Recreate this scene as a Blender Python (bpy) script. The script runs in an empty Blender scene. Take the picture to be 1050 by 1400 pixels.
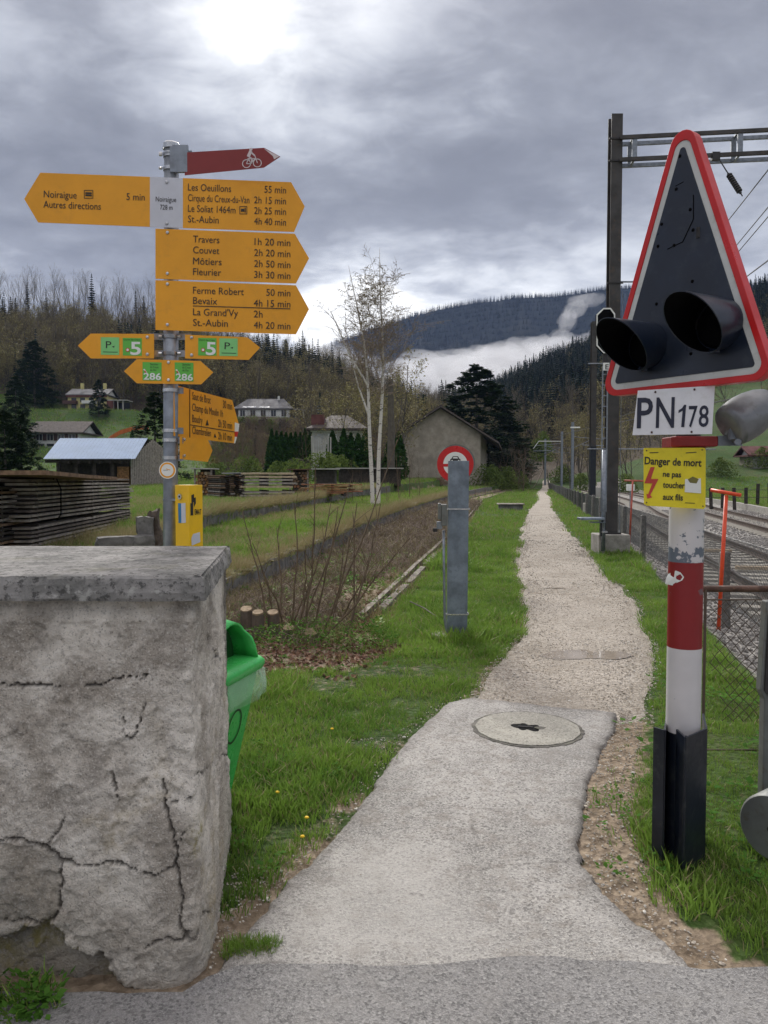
import bpy, math, random
import numpy as np
from mathutils import Vector, Matrix, Euler
R = math.radians
rnd = random.Random(7)
rng = np.random.default_rng(11)
SC = bpy.context.scene
COL = SC.collection

# ------------------------------------------------------------------ camera
F_PX = 1050.0; CX, CY = 525.0, 700.0; EYE = 1.6; HOR = 655.0
PITCH = math.atan((CY-HOR)/F_PX)
cam_d = bpy.data.cameras.new('camera'); cam = bpy.data.objects.new('camera', cam_d); COL.objects.link(cam)
cam.location = (0, 0, EYE); cam.rotation_euler = (math.pi/2-PITCH, 0, 0)
cam_d.sensor_fit = 'VERTICAL'; cam_d.sensor_height = 36; cam_d.lens = 27
cam_d.clip_start = 0.05; cam_d.clip_end = 8000
SC.camera = cam
SC.render.resolution_x = 768; SC.render.resolution_y = 1024
SC.render.engine = 'CYCLES'
SC.cycles.use_denoising = True
SC.cycles.max_bounces = 6; SC.cycles.transparent_max_bounces = 12
SC.cycles.volume_bounces = 2; SC.cycles.diffuse_bounces = 3; SC.cycles.glossy_bounces = 3
SC.cycles.caustics_reflective = False; SC.cycles.caustics_refractive = False
SC.view_settings.view_transform = 'Standard'; SC.view_settings.look = 'None'
SC.view_settings.gamma = 1; SC.view_settings.use_curve_mapping = False
SC.view_settings.exposure = 1.2

def ray(px, py):
    f = Vector((0, math.cos(PITCH), -math.sin(PITCH))); u = Vector((0, math.sin(PITCH), math.cos(PITCH)))
    return f*F_PX + Vector((px-CX, 0, 0)) - u*(py-CY)
def P(px, py, Y):
    r = ray(px, py); return Vector((0, 0, EYE)) + r*(Y/r.y)
def G(px, py, z=0.0):
    r = ray(px, py); return Vector((0, 0, EYE)) + r*((z-EYE)/r.z)

# ------------------------------------------------------------------ world: overcast sky
SUN_EL, SUN_AZ = R(33), R(-12)          # azimuth from +Y towards +X
SUN_DIR = Vector((math.cos(SUN_EL)*math.sin(SUN_AZ), math.cos(SUN_EL)*math.cos(SUN_AZ), math.sin(SUN_EL)))
W = bpy.data.worlds.new("World"); SC.world = W; W.use_nodes = True
nt = W.node_tree; nt.nodes.clear()
class NG:
    """tiny node-graph helper"""
    def __init__(s, tree): s.t = tree
    def n(s, typ, **kw):
        nd = s.t.nodes.new(typ)
        for k, v in kw.items():
            if k.startswith('i_'):
                nd.inputs[int(k[2:])].default_value = v
            else: setattr(nd, k, v)
        return nd
    def link(s, a, b): s.t.links.new(a, b)
    def m(s, op, a, b=None, c=None, clamp=False):
        nd = s.n('ShaderNodeMath', operation=op); nd.use_clamp = clamp
        for i, v in enumerate((a, b, c)):
            if v is None: continue
            if hasattr(v, 'links') or hasattr(v, 'is_linked'): s.link(v, nd.inputs[i])
            else: nd.inputs[i].default_value = v
        return nd.outputs[0]
    def vm(s, op, a, b=None):
        nd = s.n('ShaderNodeVectorMath', operation=op)
        for i, v in enumerate((a, b)):
            if v is None: continue
            if hasattr(v, 'is_linked'): s.link(v, nd.inputs[i])
            else: nd.inputs[i].default_value = v
        return nd
    def noise(s, vec, scale, detail=5, rough=.55, dist=0.0, dim='3D'):
        nd = s.n('ShaderNodeTexNoise', noise_dimensions=dim)
        nd.inputs['Scale'].default_value = scale; nd.inputs['Detail'].default_value = detail
        nd.inputs['Roughness'].default_value = rough; nd.inputs['Distortion'].default_value = dist
        if vec is not None: s.link(vec, nd.inputs['Vector'])
        return nd.outputs['Fac']
    def vor(s, vec, scale, feature='F1', out='Distance', rand=1.0):
        nd = s.n('ShaderNodeTexVoronoi', feature=feature)
        nd.inputs['Scale'].default_value = scale; nd.inputs['Randomness'].default_value = rand
        if vec is not None: s.link(vec, nd.inputs['Vector'])
        return nd.outputs[out]
    def ramp(s, fac, stops):
        nd = s.n('ShaderNodeValToRGB'); cr = nd.color_ramp
        while len(cr.elements) < len(stops): cr.elements.new(.5)
        for e, (p, c) in zip(cr.elements, stops):
            e.position = p; e.color = (*c, 1) if len(c) == 3 else c
        s.link(fac, nd.inputs[0]); return nd.outputs[0]
    def maprange(s, v, a, b, c=0, d=1, smooth=True):
        nd = s.n('ShaderNodeMapRange'); nd.interpolation_type = 'SMOOTHSTEP' if smooth else 'LINEAR'
        s.link(v, nd.inputs[0])
        for i, x in zip((1, 2, 3, 4), (a, b, c, d)): nd.inputs[i].default_value = x
        return nd.outputs[0]
    def mix(s, fac, a, b, typ='MIX'):
        nd = s.n('ShaderNodeMixRGB', blend_type=typ)
        for i, v in enumerate((fac, a, b)):
            if hasattr(v, 'is_linked'): s.link(v, nd.inputs[i])
            else: nd.inputs[i].default_value = v if i == 0 else (*v, 1)
        return nd.outputs[0]
g = NG(nt)
tc = g.n('ShaderNodeTexCoord').outputs['Generated']
sep = g.n('ShaderNodeSeparateXYZ'); g.link(tc, sep.inputs[0])
sky = g.n('ShaderNodeTexSky'); sky.sky_type = 'NISHITA'; sky.sun_disc = False
sky.sun_elevation = SUN_EL; sky.sun_rotation = SUN_AZ
zc = g.m('MAXIMUM', sep.outputs[2], 0.0)
zd = g.m('ADD', zc, 0.22)
cmb = g.n('ShaderNodeCombineXYZ')
g.link(g.m('DIVIDE', sep.outputs[0], zd), cmb.inputs[0]); g.link(g.m('DIVIDE', sep.outputs[1], zd), cmb.inputs[1])
cv = g.vm('ADD', cmb.outputs[0], (7.3, 3.1, 0.0)).outputs[0]
cv2 = g.vm('MULTIPLY', cv, (1.0, 1.25, 1.0)).outputs[0]
n1 = g.noise(cv2, 0.95, 7, .52, .25)          # cloud bodies
n2 = g.noise(cv2, 2.6, 6, .55, .15)           # billows
n3 = g.noise(cv2, 6.5, 6, .6, .5)
cl = g.m('ADD', g.m('ADD', g.m('MULTIPLY', n1, .55), g.m('MULTIPLY', n2, .30)), g.m('MULTIPLY', n3, .15))
cl = g.maprange(cl, .36, .64, 0, 1)
def lobe(px, py, width):
    d = ray(px, py).normalized()
    dt = g.vm('DOT_PRODUCT', tc, tuple(d)).outputs['Value']
    return g.m('POWER', g.m('MAXIMUM', dt, 0.0), width)
# cloud gets thin where the sun stands behind it and in the gap over the far hills
thin = g.m('MULTIPLY', lobe(325, 25, 90), .36)
thin2 = g.m('MULTIPLY', lobe(345, 20, 1300), .26)
gap = g.m('ADD', g.m('MULTIPLY', lobe(660, 390, 70), .30), g.m('MULTIPLY', lobe(440, 425, 150), .55))
ban = g.m('MULTIPLY', g.maprange(sep.outputs[2], .02, .32, 1, 0), .26)
grad = g.m('ADD', ban, gap)
lum = g.m('ADD', g.m('MULTIPLY', cl, .62), g.m('MULTIPLY', g.m('ADD', thin, grad), g.m('ADD', g.m('MULTIPLY', cl, .75), .38)))
lum = g.m('ADD', lum, g.m('MULTIPLY', thin2, g.m('MULTIPLY', cl, 1.7)))
col = g.ramp(lum, [(0, (.102, .108, .130)), (.28, (.162, .171, .198)), (.52, (.255, .267, .298)), (.78, (.395, .407, .433)), (1, (.58, .58, .578))])
zen = g.maprange(sep.outputs[2], .42, 1.0, 1.0, 3.6)       # overcast sky: lighter overhead
hi_ = g.maprange(sep.outputs[2], .42, .8, 0, 1)
col = g.mix(hi_, col, g.vm('MULTIPLY', col, (1.13, 1.01, .88)).outputs[0])
colz = g.vm('SCALE', col); g.link(g.m('MULTIPLY', zen, 10.0), colz.inputs['Scale'])
cover = g.maprange(lum, .9, 1.3, 1.0, .93)
colf = g.mix(cover, sky.outputs[0], colz.outputs[0])
bg = g.n('ShaderNodeBackground'); g.link(colf, bg.inputs[0]); bg.inputs[1].default_value = 0.10
wo = g.n('ShaderNodeOutputWorld'); g.link(bg.outputs[0], wo.inputs[0])

sd = bpy.data.lights.new('sun', 'SUN'); sd.energy = 1.5; sd.angle = R(14); sd.color = (1, .96, .9)
so = bpy.data.objects.new('sun', sd); COL.objects.link(so)
so.rotation_euler = SUN_DIR.to_track_quat('Z', 'Y').to_euler(); so.location = (0, 0, 60)

# ------------------------------------------------------------------ materials
MATS = {}
def new_mat(name):
    m = bpy.data.materials.new(name); m.use_nodes = True; m.node_tree.nodes.clear()
    g = NG(m.node_tree); b = g.n('ShaderNodeBsdfPrincipled'); o = g.n('ShaderNodeOutputMaterial')
    g.link(b.outputs[0], o.inputs[0]); MATS[name] = m
    return m, g, b, o
def bump(g, b, h, strength=.5, dist=.01):
    bn = g.n('ShaderNodeBump'); bn.inputs['Strength'].default_value = strength; bn.inputs['Distance'].default_value = dist
    g.link(h, bn.inputs['Height']); g.link(bn.outputs[0], b.inputs['Normal'])
def simple(name, c, rough=.6, metal=0, var=.12, scale=8, c2=None, bmp=.15, spec=.5, detail=6, bscale=None, world=True, rvar=.1, dirt=None, dirt_amt=.5):
    m, g, b, o = new_mat(name)
    vec = g.n('ShaderNodeNewGeometry').outputs['Position'] if world else g.n('ShaderNodeTexCoord').outputs['Object']
    n = g.noise(vec, scale, detail, .62)
    c2 = c2 or tuple(max(0, x*(1-2.2*var)) for x in c)
    f = g.maprange(n, .3, .7)
    colr = g.mix(f, c2, c)
    if dirt:
        n3 = g.noise(vec, scale*2.7, 8, .7)
        colr = g.mix(g.m('MULTIPLY', g.maprange(n3, .52, .66), dirt_amt), colr, dirt)
    g.link(colr, b.inputs['Base Color'])
    g.link(g.maprange(n, .3, .7, min(1, rough+rvar), max(.05, rough-rvar)), b.inputs['Roughness'])
    b.inputs['Metallic'].default_value = metal; b.inputs['Specular IOR Level'].default_value = spec
    if bmp: bump(g, b, g.noise(vec, bscale or scale*6, 6, .6), bmp, .01)
    return m

simple('sign_yellow', (.82, .36, .010), .42, scale=5, var=.05, bmp=.03, dirt=(.45, .22, .03), dirt_amt=.18)
simple('print_black', (.02, .018, .015), .5, bmp=0, var=.02)
simple('sign_white', (.60, .62, .68), .45, bmp=.02, var=.05)
simple('sign_back', (.30, .31, .32), .5, metal=.6, bmp=.02)
simple('sign_red', (.23, .02, .018), .4, bmp=.03, var=.05)
simple('pictogram_white', (.68, .60, .60), .5, bmp=0, var=.05)
simple('sticker_green', (.12, .48, .06), .4, bmp=0, var=.04)
simple('sticker_pale_green', (.22, .60, .20), .4, bmp=0, var=.04)
simple('sticker_white', (.78, .80, .76), .4, bmp=0, var=.04)
simple('sticker_blue', (.03, .22, .45), .4, bmp=0)
simple('box_yellow', (.86, .52, .01), .38, scale=9, var=.05, bmp=.03, dirt=(.5, .34, .03), dirt_amt=.2)
simple('galvanised', (.27, .30, .34), .45, metal=.55, scale=14, var=.16, bmp=.08)
simple('galvanised_post', (.24, .29, .35), .42, metal=.45, scale=6, var=.2, bmp=.08, dirt=(.12, .15, .19), dirt_amt=.6)
simple('steel_bright', (.62, .63, .64), .3, metal=.9, scale=20, bmp=.05)
simple('steel_dark', (.035, .033, .033), .5, metal=.2, scale=5, var=.15, bmp=.1)
simple('mast_steel', (.055, .052, .05), .55, metal=.1, scale=3, var=.2, bmp=.12, dirt=(.09, .06, .04), dirt_amt=.5)
simple('navy_enamel', (.010, .017, .034), .36, scale=4, var=.1, bmp=.05, dirt=(.05, .06, .075), dirt_amt=.25)
simple('navy_guard', (.006, .010, .02), .4, scale=7, var=.15, bmp=.1, dirt=(.06, .065, .06), dirt_amt=.35)
simple('black', (.004, .004, .005), .8, scale=7, bmp=0, spec=.08)
simple('lens_glass', (.05, .006, .006), .15, bmp=0)
simple('border_white', (.60, .62, .60), .4, scale=6, var=.06, bmp=.03, dirt=(.36, .36, .32), dirt_amt=.35)
simple('border_red', (.58, .012, .012), .36, scale=6, var=.08, bmp=.03)
simple('bracket_red', (.30, .012, .012), .45, scale=9, var=.15, bmp=.08)
simple('plate_white', (.80, .81, .84), .4, scale=7, var=.05, bmp=.02, dirt=(.55, .55, .52), dirt_amt=.25)
simple('print_navy', (.012, .016, .04), .45, bmp=0)
simple('plate_yellow', (.82, .68, .02), .42, scale=12, var=.06, bmp=.05, dirt=(.45, .36, .03), dirt_amt=.3)
simple('bolt_red', (.55, .06, .04), .5, bmp=0)
simple('bell_grey', (.20, .21, .22), .38, metal=.35, scale=8, var=.15, bmp=.08, dirt=(.12, .12, .11), dirt_amt=.5)
simple('machine_grey', (.17, .18, .17), .5, metal=.2, scale=8, var=.12, bmp=.1, dirt=(.10, .08, .05), dirt_amt=.5)
simple('bin_green', (.06, .50, .11), .33, scale=10, var=.06, bmp=.02, dirt=(.05, .28, .05), dirt_amt=.3)
simple('bin_dark', (.01, .06, .015), .5, bmp=0)
simple('orange_paint', (.80, .075, .015), .45, scale=12, var=.1, bmp=.05, dirt=(.35, .06, .03), dirt_amt=.4)
simple('orange_faded', (.50, .10, .06), .6, scale=12, var=.2, bmp=.05)
simple('rust', (.13, .07, .05), .75, scale=14, var=.25, bmp=.2, dirt=(.22, .11, .06), dirt_amt=.5)
simple('rail_side', (.085, .052, .035), .8, scale=10, var=.25, bmp=.2)
simple('rail_top', (.20, .17, .15), .4, metal=.7, scale=10, var=.1, bmp=.05)
simple('moss_dark', (.16, .15, .05), 1, scale=2.0, var=.25, c2=(.10, .095, .06), bmp=.6, dirt=(.19, .155, .11), dirt_amt=.9)
simple('old_rail', (.17, .13, .095), .75, scale=10, var=.25, bmp=.2)
simple('wire', (.035, .035, .038), .6, bmp=0)
simple('fence_wire', (.14, .145, .15), .55, metal=.5, bmp=0)
simple('wire_rusty', (.10, .07, .05), .7, bmp=0)
simple('concrete_block', (.34, .325, .29), .9, scale=6, var=.18, bmp=.4, dirt=(.16, .17, .12), dirt_amt=.6)
simple('concrete_sleeper', (.40, .375, .32), .9, scale=5, var=.15, bmp=.3)
simple('fence_post_concrete', (.17, .165, .155), .9, scale=16, var=.2, bmp=.4, dirt=(.33, .32, .28), dirt_amt=.5)
simple('stone_edge', (.20, .195, .185), .92, scale=5, var=.25, bmp=.5, dirt=(.07, .07, .065), dirt_amt=.7)
simple('moss_yellow', (.26, .21, .05), 1, scale=2.2, var=.25, c2=(.13, .14, .055), bmp=.6, dirt=(.22, .18, .12), dirt_amt=.9)
simple('bark', (.12, .095, .075), .95, scale=9, var=.2, bmp=.6, bscale=30)
simple('twig_pale', (.30, .24, .20), .9, scale=8, var=.15, bmp=0)
simple('bark_far', (.105, .092, .074), .95, scale=3, var=.15, bmp=0)
simple('twig', (.165, .135, .085), .9, scale=8, var=.15, bmp=0)
simple('stem_brown', (.16, .115, .075), .9, scale=14, var=.2, bmp=0)
simple('bud_leaf', (.27, .26, .08), .8, scale=2, var=.15, bmp=0, c2=(.20, .15, .07))
simple('stem_pale', (.34, .27, .22), .9, scale=14, var=.2, bmp=0)
simple('bud_green', (.16, .25, .04), .8, scale=2, var=.15, bmp=0)
simple('stump_wood', (.36, .27, .17), .9, scale=20, var=.2, bmp=.3)
simple('wood_grey', (.40, .36, .32), .9, scale=7, var=.25, c2=(.20, .175, .155), bmp=.3)
simple('wood_weather', (.22, .185, .16), .9, scale=7, var=.25, c2=(.10, .085, .075), bmp=.3)
simple('wood_dark', (.055, .045, .038), .95, scale=6, var=.2, bmp=.3)
simple('wood_pale', (.55, .44, .30), .85, scale=9, var=.15, bmp=.2)
simple('wood_brown', (.25, .16, .10), .9, scale=9, var=.25, bmp=.3)
simple('wood_red', (.33, .14, .07), .9, scale=6, var=.25, bmp=.2)
simple('wood_orange', (.38, .20, .08), .9, scale=8, var=.3, bmp=.3)
simple('roof_tile', (.075, .058, .05), .85, scale=3, var=.2, bmp=.2)
simple('roof_red', (.15, .055, .05), .85, scale=1, var=.2, bmp=.1)
simple('roof_metal', (.42, .52, .66), .4, metal=.15, scale=1, var=.06, bmp=.0)
simple('roof_slate', (.09, .09, .10), .55, scale=.5, var=.15, bmp=0)
simple('solar', (.30, .32, .38), .2, scale=.5, bmp=0)
simple('house_white', (.70, .71, .68), .9, scale=1, var=.06, bmp=0)
simple('house_yellow', (.60, .54, .24), .9, scale=1, var=.06, bmp=0)
simple('house_beige', (.42, .38, .30), .9, scale=1, var=.1, bmp=0)
simple('villa_wall', (.50, .50, .46), .9, scale=1, var=.1, bmp=0)
simple('window_dark', (.02, .022, .03), .2, bmp=0)
simple('shutter', (.08, .035, .03), .7, bmp=0)
simple('curtain', (.45, .46, .46), .9, bmp=0)
simple('shed_render', (.40, .355, .29), .95, scale=.9, var=.16, bmp=.3, bscale=6, dirt=(.25, .22, .18), dirt_amt=.6)
simple('orange_net', (.65, .16, .03), .8, scale=1, bmp=0)
simple('retaining', (.42, .41, .38), .9, scale=1, bmp=0)
simple('pebble_white', (.72, .69, .62), .9, scale=23, var=.1, bmp=0)
simple('pebble', (.52, .47, .39), .9, scale=23, var=.25, c2=(.24, .20, .16), bmp=0)
simple('pebble_grey', (.42, .40, .36), .9, scale=31, var=.3, c2=(.27, .25, .225), bmp=0)
simple('ballast_stone', (.34, .325, .30), .9, scale=19, var=.3, c2=(.15, .14, .13), bmp=0)
simple('dead_leaf', (.27, .15, .085), .85, scale=25, var=.25, c2=(.16, .10, .075), bmp=0, dirt=(.46, .38, .32), dirt_amt=.6)
simple('dandelion', (.85, .55, .01), .8, bmp=0)
simple('water', (.36, .31, .25), .03, bmp=0, rvar=0, spec=1.0)
simple('rock', (.15, .14, .12), .95, scale=9, var=.25, bmp=.6, dirt=(.10, .12, .05), dirt_amt=.5)

def leafy(name, a, b_, scale=1.5, transl=.35, detail=5):
    m, g, b, o = new_mat(name)
    geo = g.n('ShaderNodeNewGeometry'); vec = geo.outputs['Position']
    n = g.noise(vec, scale, detail, .65)
    r = geo.outputs['Random Per Island']
    f = g.m('ADD', g.m('MULTIPLY', g.maprange(n, .3, .7), .6), g.m('MULTIPLY', r, .4))
    c = g.mix(f, a, b_)
    g.link(c, b.inputs['Base Color']); b.inputs['Roughness'].default_value = .6 if 'grass' in name else .85
    b.inputs['Specular IOR Level'].default_value = .25 if 'grass' in name else .06
    t = g.n('ShaderNodeBsdfTranslucent'); g.link(c, t.inputs[0])
    mx = g.n('ShaderNodeMixShader'); mx.inputs[0].default_value = transl
    g.link(b.outputs[0], mx.inputs[1]); g.link(t.outputs[0], mx.inputs[2]); g.link(mx.outputs[0], o.inputs[0])
    return m
leafy('grass_blade', (.062, .155, .022), (.24, .37, .062), 1.1)
leafy('grass_dry', (.24, .20, .09), (.36, .31, .17), 2.5, .2)
leafy('weed_leaf', (.045, .125, .02), (.10, .22, .035), 3)
leafy('spruce_needle', (.012, .026, .014), (.035, .060, .028), .15, .1)
leafy('pine_needle', (.010, .024, .010), (.035, .062, .022), .3, .1)
leafy('thuja', (.015, .050, .012), (.05, .10, .025), .8, .1)
leafy('bush_green', (.06, .10, .025), (.17, .22, .06), .6, .3)
leafy('spruce_blue', (.006, .016, .014), (.020, .038, .026), .15, .05)
leafy('far_needle', (.002, .006, .008), (.030, .040, .030), .02, .0)

# birch bark
m, g, b, o = new_mat('birch_bark')
vec = g.n('ShaderNodeNewGeometry').outputs['Position']
st = g.vm('MULTIPLY', vec, (3.0, 3.0, 9.0)).outputs[0]
n = g.noise(st, 1.6, 6, .7)
c = g.mix(g.maprange(n, .56, .64), (.62, .60, .55), (.05, .045, .04))
g.link(c, b.inputs['Base Color']); b.inputs['Roughness'].default_value = .8

# brick-like corrugation is geometry; weathered posts etc. use simple()
# painted pole: bands are separate meshes; chips by noise
def chipped(name, c, chip, thr=.63, scale=11):
    m, g, b, o = new_mat(name)
    vec = g.n('ShaderNodeNewGeometry').outputs['Position']
    n = g.noise(vec, scale, 8, .65); n2 = g.noise(vec, 3, 4, .6)
    cc = g.mix(g.maprange(n2, .3, .7), tuple(x*.86 for x in c), c)
    cc = g.mix(g.maprange(n, thr, thr+.02), cc, chip)
    g.link(cc, b.inputs['Base Color']); b.inputs['Roughness'].default_value = .42
    bump(g, b, g.m('MULTIPLY', g.maprange(n, thr, thr+.02), -1), .4, .002)
chipped('pole_white', (.62, .60, .60), (.16, .18, .22), .66)
chipped('pole_white_scraped', (.62, .60, .60), (.12, .145, .18), .50, 7)
chipped('pole_red', (.24, .012, .014), (.16, .10, .11), .62, 15)

# transparent bag
m, g, b, o = new_mat('clear_plastic')
b.inputs['Base Color'].default_value = (.62, .85, .66, 1); b.inputs['Roughness'].default_value = .2
tr = g.n('ShaderNodeBsdfTransparent'); mx = g.n('ShaderNodeMixShader'); mx.inputs[0].default_value = .30
g.link(tr.outputs[0], mx.inputs[1]); g.link(b.outputs[0], mx.inputs[2]); g.link(mx.outputs[0], o.inputs[0])

# ground (masks: R grass, G dirt/bramble bed, B ballast)
m, g, b, o = new_mat('ground')
vec = g.n('ShaderNodeNewGeometry').outputs['Position']
at = g.n('ShaderNodeAttribute'); at.attribute_name = 'mask'
sp = g.n('ShaderNodeSeparateColor'); g.link(at.outputs['Color'], sp.inputs[0])
nA = g.noise(vec, .9, 8, .65); nB = g.noise(vec, 14, 6, .7); nC = g.noise(vec, .05, 4, .6)
grass = g.mix(g.maprange(nA, .3, .7), (.032, .060, .014), (.058, .105, .022))
grass = g.mix(g.maprange(nC, .4, .6), grass, g.mix(.5, grass, (.04, .10, .018)))
nM = g.noise(vec, .22, 8, .7)
grass = g.mix(g.m('MULTIPLY', g.maprange(nM, .48, .66), .6), grass, (.075, .075, .03))
grass = g.mix(g.m('MULTIPLY', g.maprange(nM, .42, .30), .5), grass, (.025, .055, .015))
grass = g.mix(g.m('MULTIPLY', g.maprange(nB, .5, .7), .45), grass, (.12, .10, .06))
dirt = g.mix(g.maprange(nB, .35, .65), (.17, .13, .09), (.35, .28, .205))
dirt = g.mix(g.maprange(nA, .45, .6), dirt, g.mix(.5, dirt, (.21, .16, .11)))
vb = g.vor(vec, 24, out='Color'); vs = g.n('ShaderNodeSeparateColor'); g.link(vb, vs.inputs[0])
ball = g.mix(vs.outputs[0], (.16, .15, .14), (.40, .385, .355))
woods = g.mix(g.maprange(nA, .3, .7), (.055, .042, .03), (.085, .068, .045))
c = g.mix(sp.outputs[0], woods, grass)
c = g.mix(g.maprange(g.m('ADD', sp.outputs[1], g.m('MULTIPLY', g.m('SUBTRACT', nB, .5), .8)), .35, .65), c, dirt)
c = g.mix(sp.outputs[2], c, ball)
g.link(c, b.inputs['Base Color']); b.inputs['Roughness'].default_value = .95; b.inputs['Specular IOR Level'].default_value = .2
bump(g, b, g.m('ADD', nB, g.vor(vec, 24)), .8, .03)

# gravel path
m, g, b, o = new_mat('gravel')
vec = g.n('ShaderNodeNewGeometry').outputs['Position']
vb = g.vor(vec, 34, out='Color'); vs = g.n('ShaderNodeSeparateColor'); g.link(vb, vs.inputs[0])
vb2 = g.vor(vec, 90, out='Color'); vs2 = g.n('ShaderNodeSeparateColor'); g.link(vb2, vs2.inputs[0])
nA = g.noise(vec, .8, 6, .65); nB = g.noise(vec, 5, 6, .7)
c = g.mix(vs.outputs[0], (.31, .27, .22), (.56, .51, .44))
c = g.mix(.45, c, g.mix(vs2.outputs[0], (.19, .165, .135), (.58, .53, .46)))
c = g.mix(g.m('MULTIPLY', g.maprange(nA, .45, .62), .5), c, (.26, .225, .18))
c = g.mix(g.m('MULTIPLY', g.maprange(nB, .55, .7), .4), c, (.29, .235, .17))
g.link(c, b.inputs['Base Color']); b.inputs['Roughness'].default_value = .9; b.inputs['Specular IOR Level'].default_value = .25
bump(g, b, g.m('ADD', g.vor(vec, 34), g.m('MULTIPLY', g.vor(vec, 90), .6)), .9, .02)

def asphalt(name, a, c_, stone, worn, speck=.45, sc=170):
    m, g, b, o = new_mat(name)
    vec = g.n('ShaderNodeNewGeometry').outputs['Position']
    vb = g.vor(vec, sc, out='Color'); vs = g.n('ShaderNodeSeparateColor'); g.link(vb, vs.inputs[0])
    vb2 = g.vor(vec, sc*.42, out='Color'); vs2 = g.n('ShaderNodeSeparateColor'); g.link(vb2, vs2.inputs[0])
    nA = g.noise(vec, 1.5, 8, .7, .5); nB = g.noise(vec, 9, 8, .75)
    c = g.mix(g.maprange(nA, .38, .60), a, c_)
    c = g.mix(g.m('MULTIPLY', g.m('POWER', vs.outputs[0], 1.4), speck), c, stone)
    c = g.mix(g.m('MULTIPLY', g.maprange(vs2.outputs[1], .80, .95), .32), c, stone)
    c = g.mix(g.m('MULTIPLY', g.maprange(vs2.outputs[2], .70, .92), .55), c, tuple(x*.45 for x in a))
    c = g.mix(g.m('MULTIPLY', g.maprange(nB, .48, .64), .5), c, worn)
    if name == 'asphalt_worn':
        at = g.n('ShaderNodeAttribute'); at.attribute_name = 'am'; sp = g.n('ShaderNodeSeparateColor'); g.link(at.outputs['Color'], sp.inputs[0])
        c = g.mix(g.m('MULTIPLY', sp.outputs[1], .5), c, (.47, .455, .425))
        c = g.mix(g.m('MULTIPLY', sp.outputs[0], g.maprange(nB, .3, .6, .35, .85)), c, (.115, .105, .095))
        c = g.mix(sp.outputs[2], c, (.05, .046, .042))
    g.link(c, b.inputs['Base Color']); b.inputs['Roughness'].default_value = .86; b.inputs['Specular IOR Level'].default_value = .3
    bump(g, b, g.m('ADD', g.m('ADD', g.vor(vec, sc), g.vor(vec, sc*.42)), nB), .6, .006)
asphalt('asphalt_worn', (.20, .192, .182), (.345, .33, .312), (.64, .62, .57), (.22, .195, .165), .62, 260)
asphalt('asphalt_road', (.150, .147, .145), (.215, .21, .205), (.46, .45, .43), (.26, .25, .235), .55, 260)
asphalt('manhole_concrete', (.27, .26, .225), (.40, .385, .33), (.52, .50, .44), (.22, .21, .18), .4, 220)

# render wall (attribute 'wm': R crack/dirt, G moss, B exposed old stone base)
m, g, b, o = new_mat('wall_render')
vec = g.n('ShaderNodeNewGeometry').outputs['Position']
at = g.n('ShaderNodeAttribute'); at.attribute_name = 'wm'
sp = g.n('ShaderNodeSeparateColor'); g.link(at.outputs['Color'], sp.inputs[0])
nA = g.noise(vec, 3.2, 8, .62, .4); nB = g.noise(vec, 38, 8, .7); nC = g.noise(vec, 7, 8, .7, .6); nD = g.noise(vec, 140, 4, .6)
c = g.mix(g.maprange(nA, .38, .62), (.50, .45, .385), (.92, .865, .77))
c = g.mix(g.m('MULTIPLY', g.maprange(nC, .52, .66), .50), c, (.30, .27, .235))
c = g.mix(g.m('MULTIPLY', g.maprange(nC, .44, .30), .45), c, (.80, .77, .71))
c = g.mix(g.m('MULTIPLY', g.maprange(nB, .54, .64), .42), c, (.22, .20, .18))
c = g.mix(g.m('MULTIPLY', g.maprange(nD, .56, .64), .6), c, (.88, .85, .79))
c = g.mix(g.m('MULTIPLY', g.maprange(nD, .42, .34), .6), c, (.17, .155, .14))
c = g.mix(g.m('MULTIPLY', sp.outputs[2], .6), c, g.mix(g.maprange(nC, .4, .6), (.20, .185, .15), (.42, .37, .29)))
mo = g.m('MULTIPLY', sp.outputs[1], g.maprange(nB, .40, .56))
yl = g.m('MULTIPLY', g.maprange(g.noise(vec, 2.3, 5, .6, .8), .56, .70), g.maprange(nB, .35, .6))
c = g.mix(g.m('MULTIPLY', yl, .55), c, (.42, .34, .19))
c = g.mix(mo, c, (.30, .25, .05))
c = g.mix(sp.outputs[0], c, (.085, .075, .065))
g.link(c, b.inputs['Base Color']); b.inputs['Roughness'].default_value = .95; b.inputs['Specular IOR Level'].default_value = .15
bump(g, b, g.m('ADD', g.m('MULTIPLY', nB, 1.6), g.m('ADD', g.m('MULTIPLY', nD, .7), g.m('MULTIPLY', nC, 1.5))), .8, .016)

m, g, b, o = new_mat('coping')
vec = g.n('ShaderNodeNewGeometry').outputs['Position']
nA = g.noise(vec, 6, 8, .65); nB = g.noise(vec, 45, 8, .75); nC = g.noise(vec, 22, 5, .6)
c = g.mix(g.maprange(nA, .35, .65), (.19, .19, .18), (.37, .36, .345))
c = g.mix(g.m('MULTIPLY', g.maprange(nB, .52, .60), .8), c, (.07, .07, .067))
c = g.mix(g.m('MULTIPLY', g.maprange(nC, .60, .68), .7), c, (.50, .50, .47))
c = g.mix(g.m('MULTIPLY', g.maprange(g.noise(vec, 4, 4), .58, .7), .35), c, (.16, .16, .09))
g.link(c, b.inputs['Base Color']); b.inputs['Roughness'].default_value = .95; b.inputs['Specular IOR Level'].default_value = .2
bump(g, b, g.m('ADD', nB, nC), 1.0, .012)

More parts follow.
